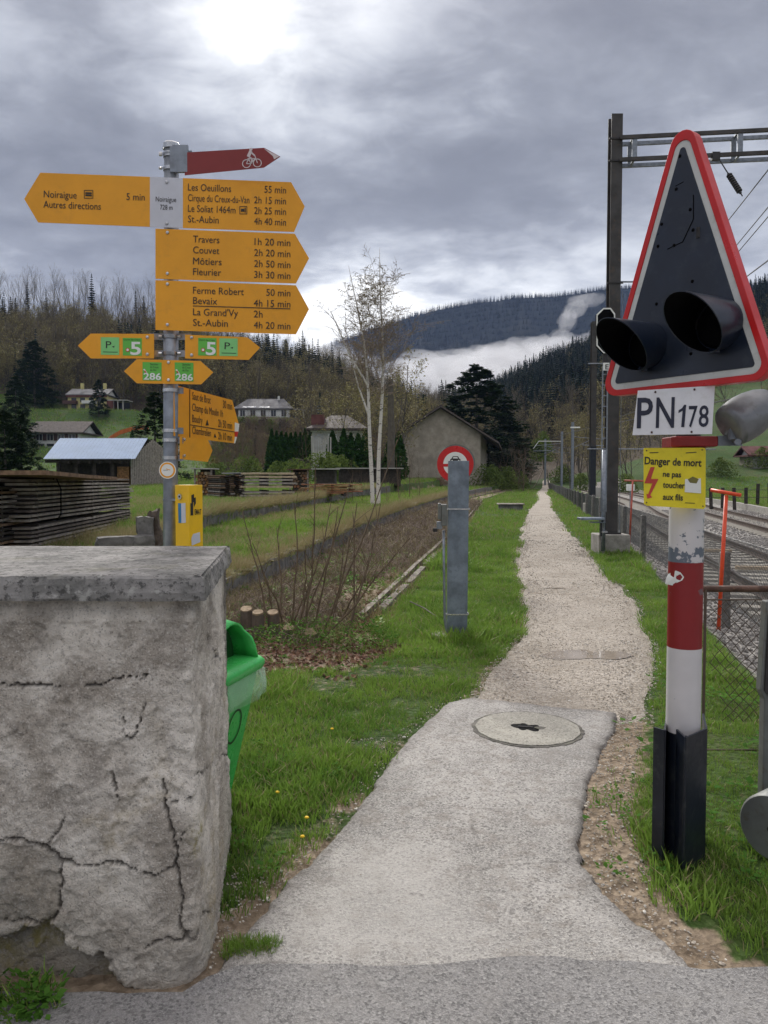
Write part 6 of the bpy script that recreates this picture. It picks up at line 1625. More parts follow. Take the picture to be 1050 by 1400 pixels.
# ------------------------------------------------------------------ open barn with blue-grey sheet roof
def build_barn():
    Y = 52; Yb = 57
    zt = P(200, 601, Yb).z; ze = P(200, 628, Y).z; xL, xR = xw(63, Y), xw(188, Y); xLb, xRb = xw(83, Yb-1.5), xw(203, Yb-1.5)
    zg = H1(xw(130, Y), Y)
    root = thing('hay_barn', ((xL+xR)/2, Y, zg), 'old open timber barn with a blue-grey corrugated metal roof', 'barn')
    # corrugated sheets: ridge runs along x; each sheet a part
    n = 24; 
    for k in range(n):
        a0, a1 = k/n, (k+1)/n; mb = MB().mat('roof_metal'); cols = 7; vs = []
        for j in range(cols):
            t = a0+(a1-a0)*j/(cols-1)*.985; up = .05*(j % 2)
            f_ = Vector((xL+(xR-xL)*t, Y-.4, ze+up)); b_ = Vector((xLb+(xRb-xLb)*t, Yb-1.5, zt+up)); vs += [f_, b_]
        mb.add(vs, [(2*j, 2*j+2, 2*j+3, 2*j+1) for j in range(cols-1)]); mb.build('roof_sheet', root)
    # rear slope
    rs = MB().mat('wood_dark'); xr1 = xw(216, Yb+4.5)
    rs.add([(xLb, Yb-1.5, zt), (xRb, Yb-1.5, zt), (xr1, Yb+3, ze+.1), (xLb, Yb+3, ze+.1)], [(0, 1, 2, 3)]); rs.build('rear_roof', root)
    # right gable with boards
    xg = xR-.5; y0, y1 = Y+.2, Yb+2.6; n = 30
    for k in range(n):
        yy = y0+(y1-y0)*(k+.5)/n; top = ze+(zt-ze)*min(1, (yy-Y)/(Yb-1.5-Y)) if yy < Yb-1.5 else zt-(zt-ze)*(yy-Yb+1.5)/4.5
        place_mesh('wall_board', plank_mesh('wood_grey'), root, (xg+(yy-y0)*.16, yy, (zg+top)/2), (0, math.pi/2, 0), (top-zg-.1, (y1-y0)/n*.95, .05))
    for xx in np.linspace(xL+.8, xg-1.2, 4):
        for yy in (Y+.2, Yb+2): MB().mat('wood_dark').box((xx, yy, (zg+ze)/2), (.22, .22, ze-zg)).build('post', root)
    MB().mat('wood_dark').box(((xL+xg)/2, Y+.0, ze-.12), (xg-xL, .16, .22)).build('eaves_beam', root)
    MB().mat('wood_dark').box((xL+2.2, Y+1.6, zg+1.1), (3.6, .3, 2.2)).build('inner_boards', root)
    MB().mat('wood_dark').box(((xg-1.4), Y+2.0, (zg+ze)/2), (.2, 3.2, ze-zg)).build('partition', root)
    MB().mat('wood_orange').box((xg-.6, Y+.6, zg+.7), (.8, .4, 1.4)).build('stacked_boards', root)
    for k in range(7):
        x = xL+1+(xg-xL-1.5)*k/6; MB().mat('wood_dark').box((x, Y-.2, ze-.22), (.1, .5, .14)).build('rafter_end', root)
build_barn()

# ------------------------------------------------------------------ goods shed
def build_shed():
    Y = 100.; xl, xr = xw(547.5, Y), xw(656.5, Y); zb_ = .4; ze = P(547, 592, Y).z; zp_ = P(602, 557, Y).z; xm_ = xw(601.5, Y); D = 26
    root = thing('goods_shed', (xm_, Y, zb_), 'tall plain grey-brown rendered goods shed with a gabled roof', 'building')
    sk = .17
    def side(x, z, y): return Vector((x+(y-Y)*sk, y, z))
    mb = MB().mat('shed_render'); f = [side(xl, zb_, Y), side(xr, zb_, Y), side(xr, ze, Y), side(xm_, zp_-.15, Y), side(xl, ze, Y)]; b_ = [p+Vector((D*sk, D, 0)) for p in f]
    mb.add(f+b_, [(0, 1, 2, 3, 4), (9, 8, 7, 6, 5), (0, 5, 6, 1), (1, 6, 7, 2), (4, 9, 5, 0)]); mb.build('wall', root)
    for s_, xe in ((-1, xl-.85), (1, xr+2.3)):
        ze_ = zp_-(zp_-ze)*abs(xe-xm_)/abs((xl if s_ < 0 else xr)-xm_)
        mb = MB().mat('roof_tile'); a = Vector((xm_, Y-.7, zp_)); e = Vector((xe, Y-.7, ze_)); dv = Vector(((D+1.4)*sk, D+1.4, 0)); up = Vector((0, 0, .28))
        mb.add([a, e, e+dv, a+dv, a+up, e+up, e+dv+up, a+dv+up], [(0, 1, 2, 3), (7, 6, 5, 4), (0, 4, 5, 1), (1, 5, 6, 2), (2, 6, 7, 3)]); mb.build('roof_slope', root)
        mb = MB().mat('wood_dark'); mb.tube([a+Vector((0, -.05, .0)), e+Vector((0, -.05, .0))], .16, 4); mb.build('verge_board', root)
    mb = MB().mat('wood_brown')
    for k in range(9): mb.box((xw(608, Y-3)+rnd.uniform(-1.2, .8), Y-3.5, zb_+.3+.14*k), (rnd.uniform(1, 2.2), .5, .12), rnd.uniform(-.2, .2))
    o = mb.build('scrap_pile'); tag(o, 'small brown heap of boards against the goods shed wall', 'wood heap', kind='stuff')
build_shed()
# ------------------------------------------------------------------ houses on the slope
def gzn(px, Y): return H1(xw(px, Y), Y)
def windows(root, x0, x1, z0, z1, y, n, w, frame_mat, shut=None, curtain=False, skip=()):
    for k in range(n):
        if k in skip: continue
        xc = x0+(x1-x0)*(k+.5)/n; f = MB().mat(frame_mat).box((xc, y-.06, (z0+z1)/2), (w+.3, .1, z1-z0+.3)).build('window', root)
        MB().mat('window_dark').box((xc, y-.13, (z0+z1)/2), (w, .05, z1-z0)).build('pane', f)
        if curtain: MB().mat('curtain').box((xc, y-.17, (z0+z1)/2), (.12, .03, z1-z0)).build('mullion', f)
        if shut:
            for s_ in (-1, 1): MB().mat(shut).box((xc+s_*(w/2+.33), y-.12, (z0+z1)/2), (.42, .08, z1-z0+.1)).build('shutter', f)
def gable_roof(root, x0, x1, y0, y1, ze, zr, mat, ov=.7, hip=0):
    ym_ = (y0+y1)/2; mb = MB().mat(mat); t = .25
    a = [(x0-ov, y0-ov, ze-.15), (x1+ov, y0-ov, ze-.15), (x1+ov-hip, ym_, zr), (x0-ov+hip, ym_, zr), (x1+ov, y1+ov, ze-.15), (x0-ov, y1+ov, ze-.15)]
    b_ = [(x, y, z+t) for x, y, z in a]
    mb.add(a+b_, [(6, 7, 8, 9), (9, 8, 10, 11), (0, 5, 11, 6), (1, 7, 10, 4), (0, 6, 7, 1), (5, 4, 10, 11), (0, 1, 4, 5)]+([(6, 9, 11), (7, 10, 8)] if hip else [(0, 3, 9, 6), (3, 5, 11, 9), (1, 7, 8, 2), (2, 8, 10, 4)]))
    if not hip: mb.mat('house_white'); mb.add([(x0, y0+.2, ze-.1), (x0, y1-.2, ze-.1), (x0, ym_, zr-.25), (x1, y0+.2, ze-.1), (x1, y1-.2, ze-.1), (x1, ym_, zr-.25)], [(0, 2, 1), (3, 4, 5)])
    return mb.build('roof', root)
def house_white():
    Y = 150; x0, x1 = xw(44, Y), xw(111, Y); zb_ = P(0, 613, Y).z; ze = P(0, 592, Y).z; zr = P(0, 578, Y+5).z
    root = thing('white_house', ((x0+x1)/2, Y, zb_), 'long white house with grey-brown roof and dark shutters above the barn', 'house')
    MB().mat('house_white').box(((x0+x1)/2, Y+4.5, (zb_-2+ze)/2), (x1-x0, 9, ze-zb_+2)).build('wall', root)
    gable_roof(root, x0, x1, Y, Y+9, ze, zr, 'roof_tile', .9)
    h = ze-zb_
    windows(root, x0+.6, x1-.5, zb_+h*.52, zb_+h*.92, Y, 4, 1.1, 'house_white', 'shutter', True)
    windows(root, x0+1, x1-3, zb_+h*.12, zb_+h*.3, Y, 3, 1.4, 'house_white')
    MB().mat('retaining').box(((x0+x1)/2+2, Y-1.2, zb_-1.0), (x1-x0+3, .5, 2.4)).build('terrace_wall', root)
house_white()
def house_yellow():
    Y = 200; x0, x1 = xw(95, Y), xw(147.5, Y); zb_ = P(0, 561, Y).z; ze = P(0, 540, Y).z; zr = P(0, 533, Y+4).z; h = ze-zb_
    root = thing('yellow_house', ((x0+x1)/2, Y, zb_), 'pale yellow two-storey house with balcony high on the green slope', 'house')
    MB().mat('house_yellow').box(((x0+x1)/2, Y+4, (zb_-2+ze)/2), (x1-x0, 8, h+2)).build('wall', root)
    r_ = gable_roof(root, x0, x1, Y, Y+8, ze, zr, 'roof_slate', .5)
    MB().mat('roof_red').box(((x0+x1)/2, Y-.35, ze-.35), (x1-x0+.4, .3, .45)).build('eaves_board', root)
    for px in (111, 142): MB().mat('house_yellow').box((xw(px, Y), Y+2, zr+.7), (.7, .7, 1.5)).build('chimney', r_)
    windows(root, x0+.5, x1-.5, zb_+h*.55, zb_+h*.82, Y, 4, 1.3, 'house_yellow', None, False)
    windows(root, x0+.5, x1-.5, zb_+h*.05, zb_+h*.40, Y, 4, 1.3, 'house_yellow', None, False)
    b_ = MB().mat('shutter').box((x0+.9, Y-.8, zb_+h*.5), (3.4, 1.4, .9)).build('balcony', root)
    MB().mat('house_white').box(((x0+x1)/2+.8, Y-.7, zb_+h*.52), (3.6, 1.1, .8)).build('balcony', root)
    MB().mat('retaining').box((xw(161, Y), Y+2, zb_+2.6), (5.8, 4.5, .25)).build('carport_roof', root)
    MB().mat('roof_red').box((xw(153, Y), Y+1, zb_+1.2), (1.6, 3, 2.4)).build('carport_wall', root)
    for px in (157, 163, 170): MB().mat('retaining').box((xw(px, Y), Y, zb_+1.2), (.25, .25, 2.5)).build('carport_post', root)
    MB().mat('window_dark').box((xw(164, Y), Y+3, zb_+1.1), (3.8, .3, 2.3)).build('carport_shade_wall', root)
house_yellow()
def house_blue():
    Y = 196; x0, x1 = xw(324, Y), xw(399, Y); zb_ = P(0, 571, Y).z; ze = P(0, 559, Y).z; zr = P(0, 549, Y+4).z; h = ze-zb_
    root = thing('bungalow', ((x0+x1)/2, Y, zb_), 'white bungalow with hipped dark roof and solar panels right of the turned sign', 'house')
    MB().mat('house_white').box(((x0+x1)/2, Y+4.5, (zb_-3+ze)/2), (x1-x0-1, 9, h+3)).build('wall', root)
    r_ = gable_roof(root, x0-.3, x1, Y, Y+9, ze, zr+.5, 'roof_slate', .5, hip=3)
    for a, b_ in ((.12, .36), (.42, .60)): 
        q0 = Vector((x0+(x1-x0)*a, Y-.2, ze+.35)); q1 = Vector((x0+(x1-x0)*b_, Y-.2, ze+.35)); up = Vector((0, 3.8, (zr-ze)*.78)); MB().mat('solar').add([q0, q1, q1+up, q0+up], [(0, 1, 2, 3)]).build('solar_panel', r_)
    windows(root, x0+.3, x1-.6, zb_+h*.15, zb_+h*.85, Y, 5, 1.2, 'house_white', None, True)
    MB().mat('retaining').box((xw(407, Y), Y+2, ze-.1), (3.4, 4, .3)).build('porch_roof', root)
    MB().mat('window_dark').box((xw(406, Y), Y+3.4, zb_+h*.45), (2.6, .2, h*.8)).build('porch_wall', root)
    MB().mat('house_white').box((xw(415, Y), Y+.2, zb_+h*.4), (.3, .3, h)).build('porch_post', root)
    MB().mat('house_white').box((xw(379, Y), Y+4, zr+.8), (.5, .5, 1.2)).build('chimney', r_)
house_blue()
def villa():
    Y = 84; x0, x1 = xw(427, Y), xw(496, Y); zb_ = .9; ze = P(0, 587, Y).z; zr = P(0, 571, Y+4).z
    root = thing('villa', ((x0+x1)/2, Y, zb_), 'cream villa with hipped brown tiled roof left of the birches', 'house')
    MB().mat('villa_wall').box(((x0+x1)/2, Y+4, (zb_+ze)/2), (x1-x0, 8, ze-zb_)).build('wall', root)
    r_ = gable_roof(root, x0, x1, Y, Y+8, ze, zr, 'roof_tile', .6, hip=2.4)
    MB().mat('roof_red').box((xw(434, Y), Y+1.6, ze+1.0), (1.4, 2.0, 1.3)).build('dormer', r_)
    for px, w_ in ((436, .9), (455, .9), (478, .9)): 
        f = MB().mat('curtain' if px == 436 else 'house_white').box((xw(px, Y), Y-.04, ze-1.3), (1.0, .08, 1.6)).build('window', root)
        MB().mat('window_dark' if px != 436 else 'curtain').box((xw(px, Y), Y-.1, ze-1.3), (.7, .05, 1.35)).build('pane', f)
    MB().mat('house_white').box(((x0+x1)/2, Y-.1, ze-.15), (x1-x0+.3, .2, .25)).build('cornice', root)
villa()
Y = 118; x0 = xw(1022, Y); root = thing('field_hut', (x0+3, Y, 0), 'small beige hut with a reddish roof at the right edge beyond the meadow', 'hut')
zb_ = H1(x0+3, Y)-.3; zt = P(0, 655, Y).z
MB().mat('house_beige').box((x0+4.5, Y+2, (zb_+max(zt, zb_+2.2))/2), (8, 4, max(2.2, zt-zb_))).build('wall', root)
r_ = gable_roof(root, x0+.5, x0+8.5, Y, Y+4, max(zt, zb_+2.2), max(zt, zb_+2.2)+1.3, 'roof_red', .7)
MB().mat('retaining').box((x0+1.2, Y-.1, zb_+1.1), (1.0, .1, 1.9)).build('door', root)
# slope details: retaining wall, orange netting
def strip(pts, h, mat, name, label, cat, off=0.0):
    mb = MB().mat(mat); vs = []
    for (px, Y) in pts:
        x = xw(px, Y); z = H1(x, Y)+off; vs += [(x, Y, z), (x, Y, z+h), (x, Y+.3, z+h), (x, Y+.3, z)]
    mb.add(vs, [(i*4+j, (i+1)*4+j, (i+1)*4+(j+1) % 4, i*4+(j+1) % 4) for i in range(len(pts)-1) for j in range(4)]); tag(mb.build(name), label, cat)
strip([(141, 142), (160, 141), (180, 140), (205, 139)], 1.7, 'retaining', 'slope_wall', 'pale concrete retaining wall on the slope right of the white house', 'wall')
strip([(134, 156), (142, 160), (152, 166), (165, 171), (180, 175), (190, 177), (204, 178)], .9, 'orange_net', 'safety_net', 'orange safety netting climbing the green slope', 'netting', .45)

# ------------------------------------------------------------------ trees
def bare_tree_mesh(name, h, seed, levels=3, spread=.5, nb=(9, 6, 5), trunk_r=None, bark='bark_far', twig='bark_far', leaf=None, nleaf=0, leafsize=.05, base=.22, up=.35, sides=4, thin=1.0):
    r_ = random.Random(seed); mb = MB().mat(bark); tr_ = trunk_r or h*.012; leaves = []
    def branch(p, d, L, rad, lv):
        n = 4 if lv < 2 else 2; pts = [p]; q = Vector(p); dd = Vector(d)
        for i in range(n):
            dd = (dd+Vector((r_.uniform(-.16, .16), r_.uniform(-.16, .16), r_.uniform(-.04, .14 if lv else .05)))).normalized(); q = q+dd*L/n; pts.append(Vector(q))
        rr = [rad*(1-.75*i/n) for i in range(n+1)]
        mb.mat(bark if lv < 2 else twig)
        mb.tube(pts, rr, sides if lv == 0 else 3, False)
        if lv < levels:
            k = nb[lv]
            for i in range(k):
                t = base+(1-base)*(i+r_.random())/k if lv == 0 else .25+.75*(i+r_.random())/k
                t = min(t, .99); s_ = t*n; a = int(s_); pp = pts[a].lerp(pts[min(a+1, n)], s_-a)
                ax = (pts[min(a+1, n)]-pts[a]).normalized(); ph = r_.uniform(0, 6.28); o_ = Vector((math.cos(ph), math.sin(ph), 0)); o_ = (o_-ax*o_.dot(ax)).normalized()
                nd = (ax*(up+.3*r_.random())+o_*spread*r_.uniform(.8, 1.3)+Vector((0, 0, .15))).normalized()
                ll = L*(.50 if lv == 0 else .48)*(1.15-t*.75)*r_.uniform(.7, 1.2); branch(pp, nd, ll, max(rad*(1-.75*t)*.5, .004*thin*h/10), lv+1)
        if leaf and lv >= levels-1:
            for i in range(nleaf):
                t = r_.random(); a = int(t*n); leaves.append(pts[a].lerp(pts[a+1], t*n-a))
    branch(Vector((0, 0, 0)), Vector((0, 0, 1)), h, tr_, 0)
    if leaf:
        mb.mat(leaf)
        for p in leaves:
            a = Vector((r_.uniform(-1, 1), r_.uniform(-1, 1), r_.uniform(-1, 1)))*leafsize; b_ = Vector((r_.uniform(-1, 1), r_.uniform(-1, 1), r_.uniform(-1, 1)))*leafsize
            p2 = p+Vector((r_.uniform(-1, 1), r_.uniform(-1, 1), r_.uniform(-1, 1)))*leafsize*2; mb.add([p2, p2+a, p2+b_], [(0, 1, 2)])
    return mb
def conifer_mesh(h, seed, rad=.18, mat='spruce_blue', layers=26, per=9, droop=.25, taper=.9, base=.08, irregular=.2, sub=0):
    r_ = random.Random(seed); mb = MB().mat('bark_far').tube([(0, 0, 0), (0, 0, h*.97)], [h*.014, h*.002], 4, False); mb.mat(mat)
    for i in range(layers):
        t = base+(1-base)*i/layers; z = t*h; R_ = rad*h*((1-t)**taper)*(1-irregular/2+irregular*r_.random())+.01*h
        for j in range(per):
            a = 2*math.pi*(j+r_.random()*.9)/per; L = R_*r_.uniform(1-irregular*1.6, 1.12); dz = -droop*L+.05*h*(1-t)*.2; w_ = L*.30+.008*h
            u = Vector((math.cos(a), math.sin(a), 0)); v = Vector((-u.y, u.x, 0)); p0 = Vector((0, 0, z)); p1 = u*L*.55+Vector((0, 0, z+dz*.25)); p2 = u*L+Vector((0, 0, z+dz))
            if sub:
                for k in range(sub):
                    s_ = (k+1.2)/(sub+.5); c_ = p0.lerp(p1, min(1, s_*1.8)) if s_ < .55 else p1.lerp(p2, (s_-.55)/.45); ww = w_*(1.25-s_)*1.1
                    for sg in (-1, 1): q = c_+v*sg*ww+u*ww*.5+Vector((0, 0, -ww*.35*r_.random())); mb.add([c_-u*ww*.35, q-u*ww*.35+Vector((0, 0, -.05*ww)), q+u*ww*.3, c_+u*ww*.45+Vector((0, 0, .1*ww))], [(0, 1, 2, 3)])
            else:
                mb.add([p0+Vector((0, 0, .01*h)), p1-v*w_, p2, p1+v*w_, p1+Vector((0, 0, -w_*.5))], [(0, 1, 2, 3), (1, 4, 3)])
    mb.add([(0, 0, h), (.012*h, 0, h*.93), (-.01*h, .01*h, h*.93)], [(0, 1, 2)])
    return mb
def split_parts(mb, name_a, name_b, mats_a):
    """one tree geometry -> two meshes: wood and foliage"""
    out = []
    for nm, pick in ((name_a, lambda m_: m_ in mats_a), (name_b, lambda m_: m_ not in mats_a)):
        ids = [i for i, k in enumerate(mb.mi) if pick(mb.mats[k])]
        if not ids: out.append(None); continue
        used = sorted({v for i in ids for v in mb.f[i]}); mp = {v: j for j, v in enumerate(used)}
        q = MB(); q.v = [mb.v[v] for v in used]; q.f = [tuple(mp[v] for v in mb.f[i]) for i in ids]; q.mats = list(mb.mats); q.mi = [mb.mi[i] for i in ids]
        out.append(q.mesh(nm))
    return out
def tree_thing(name, meshes, loc, rot, scale, label, cat, group=None, names=('trunk', 'crown')):
    r_ = thing(name, loc, label, cat, group); r_.rotation_euler = (0, 0, rot); r_.scale = scale if isinstance(scale, tuple) else (scale,)*3
    for nm, me in zip(names, meshes):
        if me is None: continue
        o = bpy.data.objects.new(nm, me); COL.objects.link(o); o.parent = r_
    return r_
# bare woodland trees: meshes
BARE = [split_parts(bare_tree_mesh('t', 18, s, nb=(13, 6, 4), spread=.42, base=.30, up=.55, trunk_r=.17, thin=1.5), 'trunk', 'crown', ('bark_far',)) for s in range(5)]
BARE1 = []
for s in range(5):
    mb = bare_tree_mesh('t', 18, s+20, nb=(14, 6, 4), spread=.45, base=.25, up=.55, trunk_r=.17, twig='twig', thin=1.7); BARE1.append(split_parts(mb, 'trunk', 'crown', ('bark_far',)))
OLIVE = [split_parts(bare_tree_mesh('t', 14, s+40, nb=(14, 7, 3), spread=.6, base=.15, up=.4, trunk_r=.14, twig='twig', leaf='bud_leaf', nleaf=3, leafsize=.22, thin=1.3), 'trunk', 'crown', ('bark_far',)) for s in range(3)]
SPR = [split_parts(conifer_mesh(20, s, rad=.15+.03*(s % 3), layers=24, per=8, sub=0, irregular=.3), 'trunk', 'crown', ('bark_far',)) for s in range(5)]
FARSPR = [conifer_mesh(16, s+60, rad=.16, layers=9, per=6, mat='far_needle', irregular=.3).mesh('far_spruce') for s in range(3)]
def put(meshes, px, Y, h, h0, name, label, cat, group=None, sx=1.0, zoff=-.3):
    x = xw(px, Y); k = h/h0; return tree_thing(name, meshes, (x, Y, H1(x, Y)+zoff), rnd.uniform(0, 6), (k*sx, k*sx, k), label, cat, group)
# skyline of the left slope: trunks and crowns against the sky, one by one
LB = 'tall bare tree with a feathery crown standing on the left hill skyline'
k = 0; px = -14
while px < 232:
    Y = rnd.uniform(292, 306); h = rnd.uniform(13.5, 19)
    put(BARE1[k % 5], px, Y, h, 18, 'bare_tree', LB, 'tree', 'bare trees on the left hill skyline', .85); k += 1; px += rnd.uniform(3.2, 6)
for px, h in ((43, 17), (130, 21.5), (189, 16.5), (68, 14), (200, 15)): put(SPR[k % 5], px, 292, h, 20, 'spruce_tree', 'dark spruce standing among bare trees on the left hill skyline', 'tree', 'spruces on the left hill skyline', .8); k += 1
for i in range(34):
    px = 232+i*7+rnd.uniform(-2, 2); sp_ = rnd.random() < .3
    if 212 < px < 425 and px < 345: continue
    put(SPR[i % 5] if sp_ else BARE1[i % 5], px, rnd.uniform(280, 305), rnd.uniform(11, 15) if not sp_ else rnd.uniform(13, 17), 20 if sp_ else 18, 'spruce_tree' if sp_ else 'bare_tree', 'dark spruce on the falling ridge behind the small arrows' if sp_ else 'bare tree on the falling ridge right of the sign stack', 'tree', 'trees on the falling ridge' + (' (spruces)' if sp_ else ''), .9)
# columnar shrubs and hedge: dense leafy volumes
def leafy_volume(fn, n, size, mat, seed, name='foliage'):
    r_ = random.Random(seed); mb = MB().mat(mat)
    for i in range(n):
        p = fn(r_); a = Vector([r_.uniform(-1, 1) for _ in range(3)]).normalized()*size*r_.uniform(.5, 1.2); b_ = Vector([r_.uniform(-1, 1) for _ in range(3)]).normalized()*size*r_.uniform(.5, 1.2)
        mb.add([p-a, p+b_, p+a, p-b_], [(0, 1, 2, 3)])
    return mb.mesh(name)
def col_fn(w_, h):
    def f(r_):
        t = r_.random(); rr = w_*(min(1, t*6)**.5)*(1-t**2.2)*(.75+.35*r_.random()); a = r_.uniform(0, 6.28); return Vector((rr*math.cos(a), rr*math.sin(a), h*t))
    return f
def evergreen_crown(h, w_, seed, n=150, mat='pine_needle'):
    r_ = random.Random(seed); mb = MB().mat(mat)
    for i in range(int(n*2.2)):
        t = .06+.94*(i/(n*2.2)); a = r_.uniform(0, 6.28); prof = w_*min(1, (1-t)**.62*1.15)*(1+.16*math.sin(a*2+seed)+.12*math.sin(t*17+a))+.12
        rr = prof*(.35+.65*r_.random()**.5); c0 = Vector((rr*math.cos(a), rr*math.sin(a), t*h*.97+r_.uniform(-.5, .5))); u = Vector((math.cos(a), math.sin(a), 0)); v = Vector((-u.y, u.x, 0))
        R_ = r_.uniform(.45, 1.0)*(.45+.75*(1-t)); k = int(40+50*R_)
        for j in range(k):
            c_ = c0+u*r_.gauss(0, .55)*R_+v*r_.gauss(0, .5)*R_+Vector((0, 0, r_.gauss(0, .26)*R_+.12*R_)); c_.z -= .15*max(0, (c_-c0).dot(u))
            q = r_.uniform(.16, .36); e1 = (u*r_.uniform(.3, 1)+v*r_.uniform(-1, 1)+Vector((0, 0, r_.uniform(-.2, .45)))).normalized()*q; e2 = (v*r_.uniform(.4, 1)+Vector((0, 0, r_.uniform(-.5, .4)))).normalized()*q*.5
            mb.add([c_-e1*.6, c_+e2, c_+e1, c_-e2], [(0, 1, 2, 3)])
    return mb.mesh('crown')
COLM = leafy_volume(col_fn(1, 5.2), 1200, .22, 'thuja', 5)
def bush_fn(w_, h):
    def f(r_):
        a = r_.uniform(0, 6.28); t = r_.random()**.6; ph = r_.uniform(0, 1); z = h*(.05+.95*ph); rr = w_*math.sqrt(max(0, 1-(ph*.95)**2))*t*(1+.25*math.sin(a*3+1)); return Vector((rr*math.cos(a), rr*math.sin(a), z*(1-.15*math.sin(a*2))))
    return f
BUSH = [leafy_volume(bush_fn(1.3, 1.5), 1500, .08, 'bush_green', s) for s in range(3)]
def put1(me, px, Y, s_, name, label, cat, group=None, zoff=0, rot=None):
    x = xw(px, Y); o = bpy.data.objects.new(name, me); COL.objects.link(o); o.location = (x, Y, H1(x, Y)+zoff); o.scale = s_ if isinstance(s_, tuple) else (s_,)*3; o.rotation_euler = (0, 0, rnd.uniform(0, 6) if rot is None else rot); return tag(o, label, cat, group)
put1(COLM, 182, 128, (.95, .95, 1.35), 'columnar_shrub', 'single dark columnar conifer in front of the slope retaining wall', 'shrub')
ORD = ['leftmost', 'second from the left', 'third from the left', 'fourth from the left', 'fifth from the left', 'fourth from the right', 'third from the right', 'second from the right', 'rightmost']
for i, px in enumerate(np.linspace(372, 424, 9)): put1(COLM, px, 96, (.85, .85, 1.15+rnd.uniform(-.06, .06)), 'hedge_conifer', 'clipped dark conifer in the hedge left of the villa, '+ORD[i], 'shrub', 'clipped conifers left of the villa')
for i, px in enumerate((470, 480, 490, 500, 455, 535, 545)): put1(COLM, px, 78, (1.0, .9, .92+.1*rnd.random()), 'hedge_conifer', 'dark hedge conifer before the villa wall, '+['second from the left', 'third from the left', 'fourth from the left', 'nearest the left birch', 'leftmost', 'left one of the pair beside the shed', 'the one touching the shed wall'][i], 'shrub', 'hedge conifers behind the birches')
for i, (px, Y, s_, lab) in enumerate([(442, 66, 1.6, 'light green bush in front of the villa'), (462, 68, 1.5, 'light green bush touching the birches from the left'), (405, 70, 1.3, 'light green bush above the pale planks'), (382, 74, 1.2, 'yellowish bush below the dark clipped hedge'), (668, 98, 1.7, 'pale green bush at the shed corner'), (690, 104, 1.9, 'pale green bush right of the shed'), (708, 112, 1.6, 'greenish bush near the path end'), (340, 90, 1.7, 'dull bush left of the clipped hedge'), (196, 66, 1.3, 'pale bush at the barn gable')]):
    put1(BUSH[i % 3], px, Y, s_, 'leafy_bush', lab, 'bush')
# wooden palings left of the villa
root = thing('paling_fence', (xw(437, 70), 70, H1(xw(437, 70), 70)), 'tall thin grey palings standing in front of the villa', 'fence')
for i, px in enumerate(np.linspace(427, 452, 8)): place_mesh('paling', unit_box('retaining'), root, (xw(px, 70), 70, H1(0, 70)+2.0+rnd.uniform(-.2, .2)), (0, rnd.uniform(-.03, .03), 0), (.13, .06, 4.2))
# large dark evergreen behind the shed, built dense
TRK = MB().mat('bark_far').tube([(0, 0, 0), (0, 0, 17)], [.35, .05], 6).mesh('trunk')
EG = [evergreen_crown(20, 5.6, 77, 175), evergreen_crown(20, 4.6, 78, 130)]
put((TRK, EG[0]), 651, 128, 20.8, 20, 'evergreen_tree', 'huge spreading dark evergreen behind the goods shed', 'tree', sx=1.6)
put((TRK, EG[1]), 690, 146, 14.5, 20, 'evergreen_tree', 'smaller dark evergreen leaning out right of the huge one', 'tree', sx=1.5)
put((TRK, EG[1]), 622, 140, 16.5, 20, 'evergreen_tree', 'dark evergreen shoulder left of the huge one, above the shed roof', 'tree', sx=1.2)
# named single trees
put((TRK, EG[1]), 30, 62, 6.3, 20, 'spruce_tree', 'dark bushy spruce rising behind the left timber stack', 'tree', sx=1.15)
put((TRK, EG[0]), 8, 60, 6.2, 20, 'spruce_tree', 'dark spruce cut by the left picture edge above the timber', 'tree', sx=1.2)
put((TRK, EG[1]), 24, 145, 14.5, 20, 'spruce_tree', 'tall dark spruce left of the white house', 'tree', sx=1.2)
put((TRK, EG[0]), 50, 205, 18, 20, 'spruce_tree', 'large dark spruce left of the yellow house', 'tree', sx=1.1)
put((TRK, EG[1]), 137, 190, 9.5, 20, 'pine_tree', 'dark pine standing in front of the yellow house', 'tree', sx=1.2)
put((TRK, EG[1]), 213, 75, 9.2, 20, 'spruce_tree', 'dark conifer hidden partly by the signpost pole', 'tree', sx=1.3)
put(SPR[1], 350, 150, 7, 20, 'spruce_tree', 'small dark conifer below the white bungalow', 'tree', sx=1)
put(SPR[3], 226, 240, 18, 20, 'spruce_tree', 'dark conifer among bare trees right of the yellow house', 'tree', sx=1)
# trees between birches and shed
for i, (px, Y, h, lab) in enumerate([(466, 82, 9.5, 'olive budding tree over the villa roof'), (492, 88, 12.5, 'olive budding tree directly behind the left birch'), (548, 92, 14, 'olive budding tree between birches and shed'), (530, 100, 13, 'olive budding tree behind the right birch'), (575, 116, 12, 'olive budding tree over the shed roof'), (448, 110, 12, 'brown budding tree above the villa'), (510, 74, 7, 'low olive tree behind the birch trunks')]):
    put(OLIVE[i % 3], px, Y, h, 14, 'budding_tree', lab, 'tree', sx=.95)
# dead trunk
x = xw(534, 62); tag(MB().mat('bark_far').tube([(x, 62, .8), (x+.05, 62, 5), (x-.02, 62, 9.6)], [.33, .30, .22], 8).build('dead_trunk'), 'thick grey bare trunk just right of the birches', 'trunk')
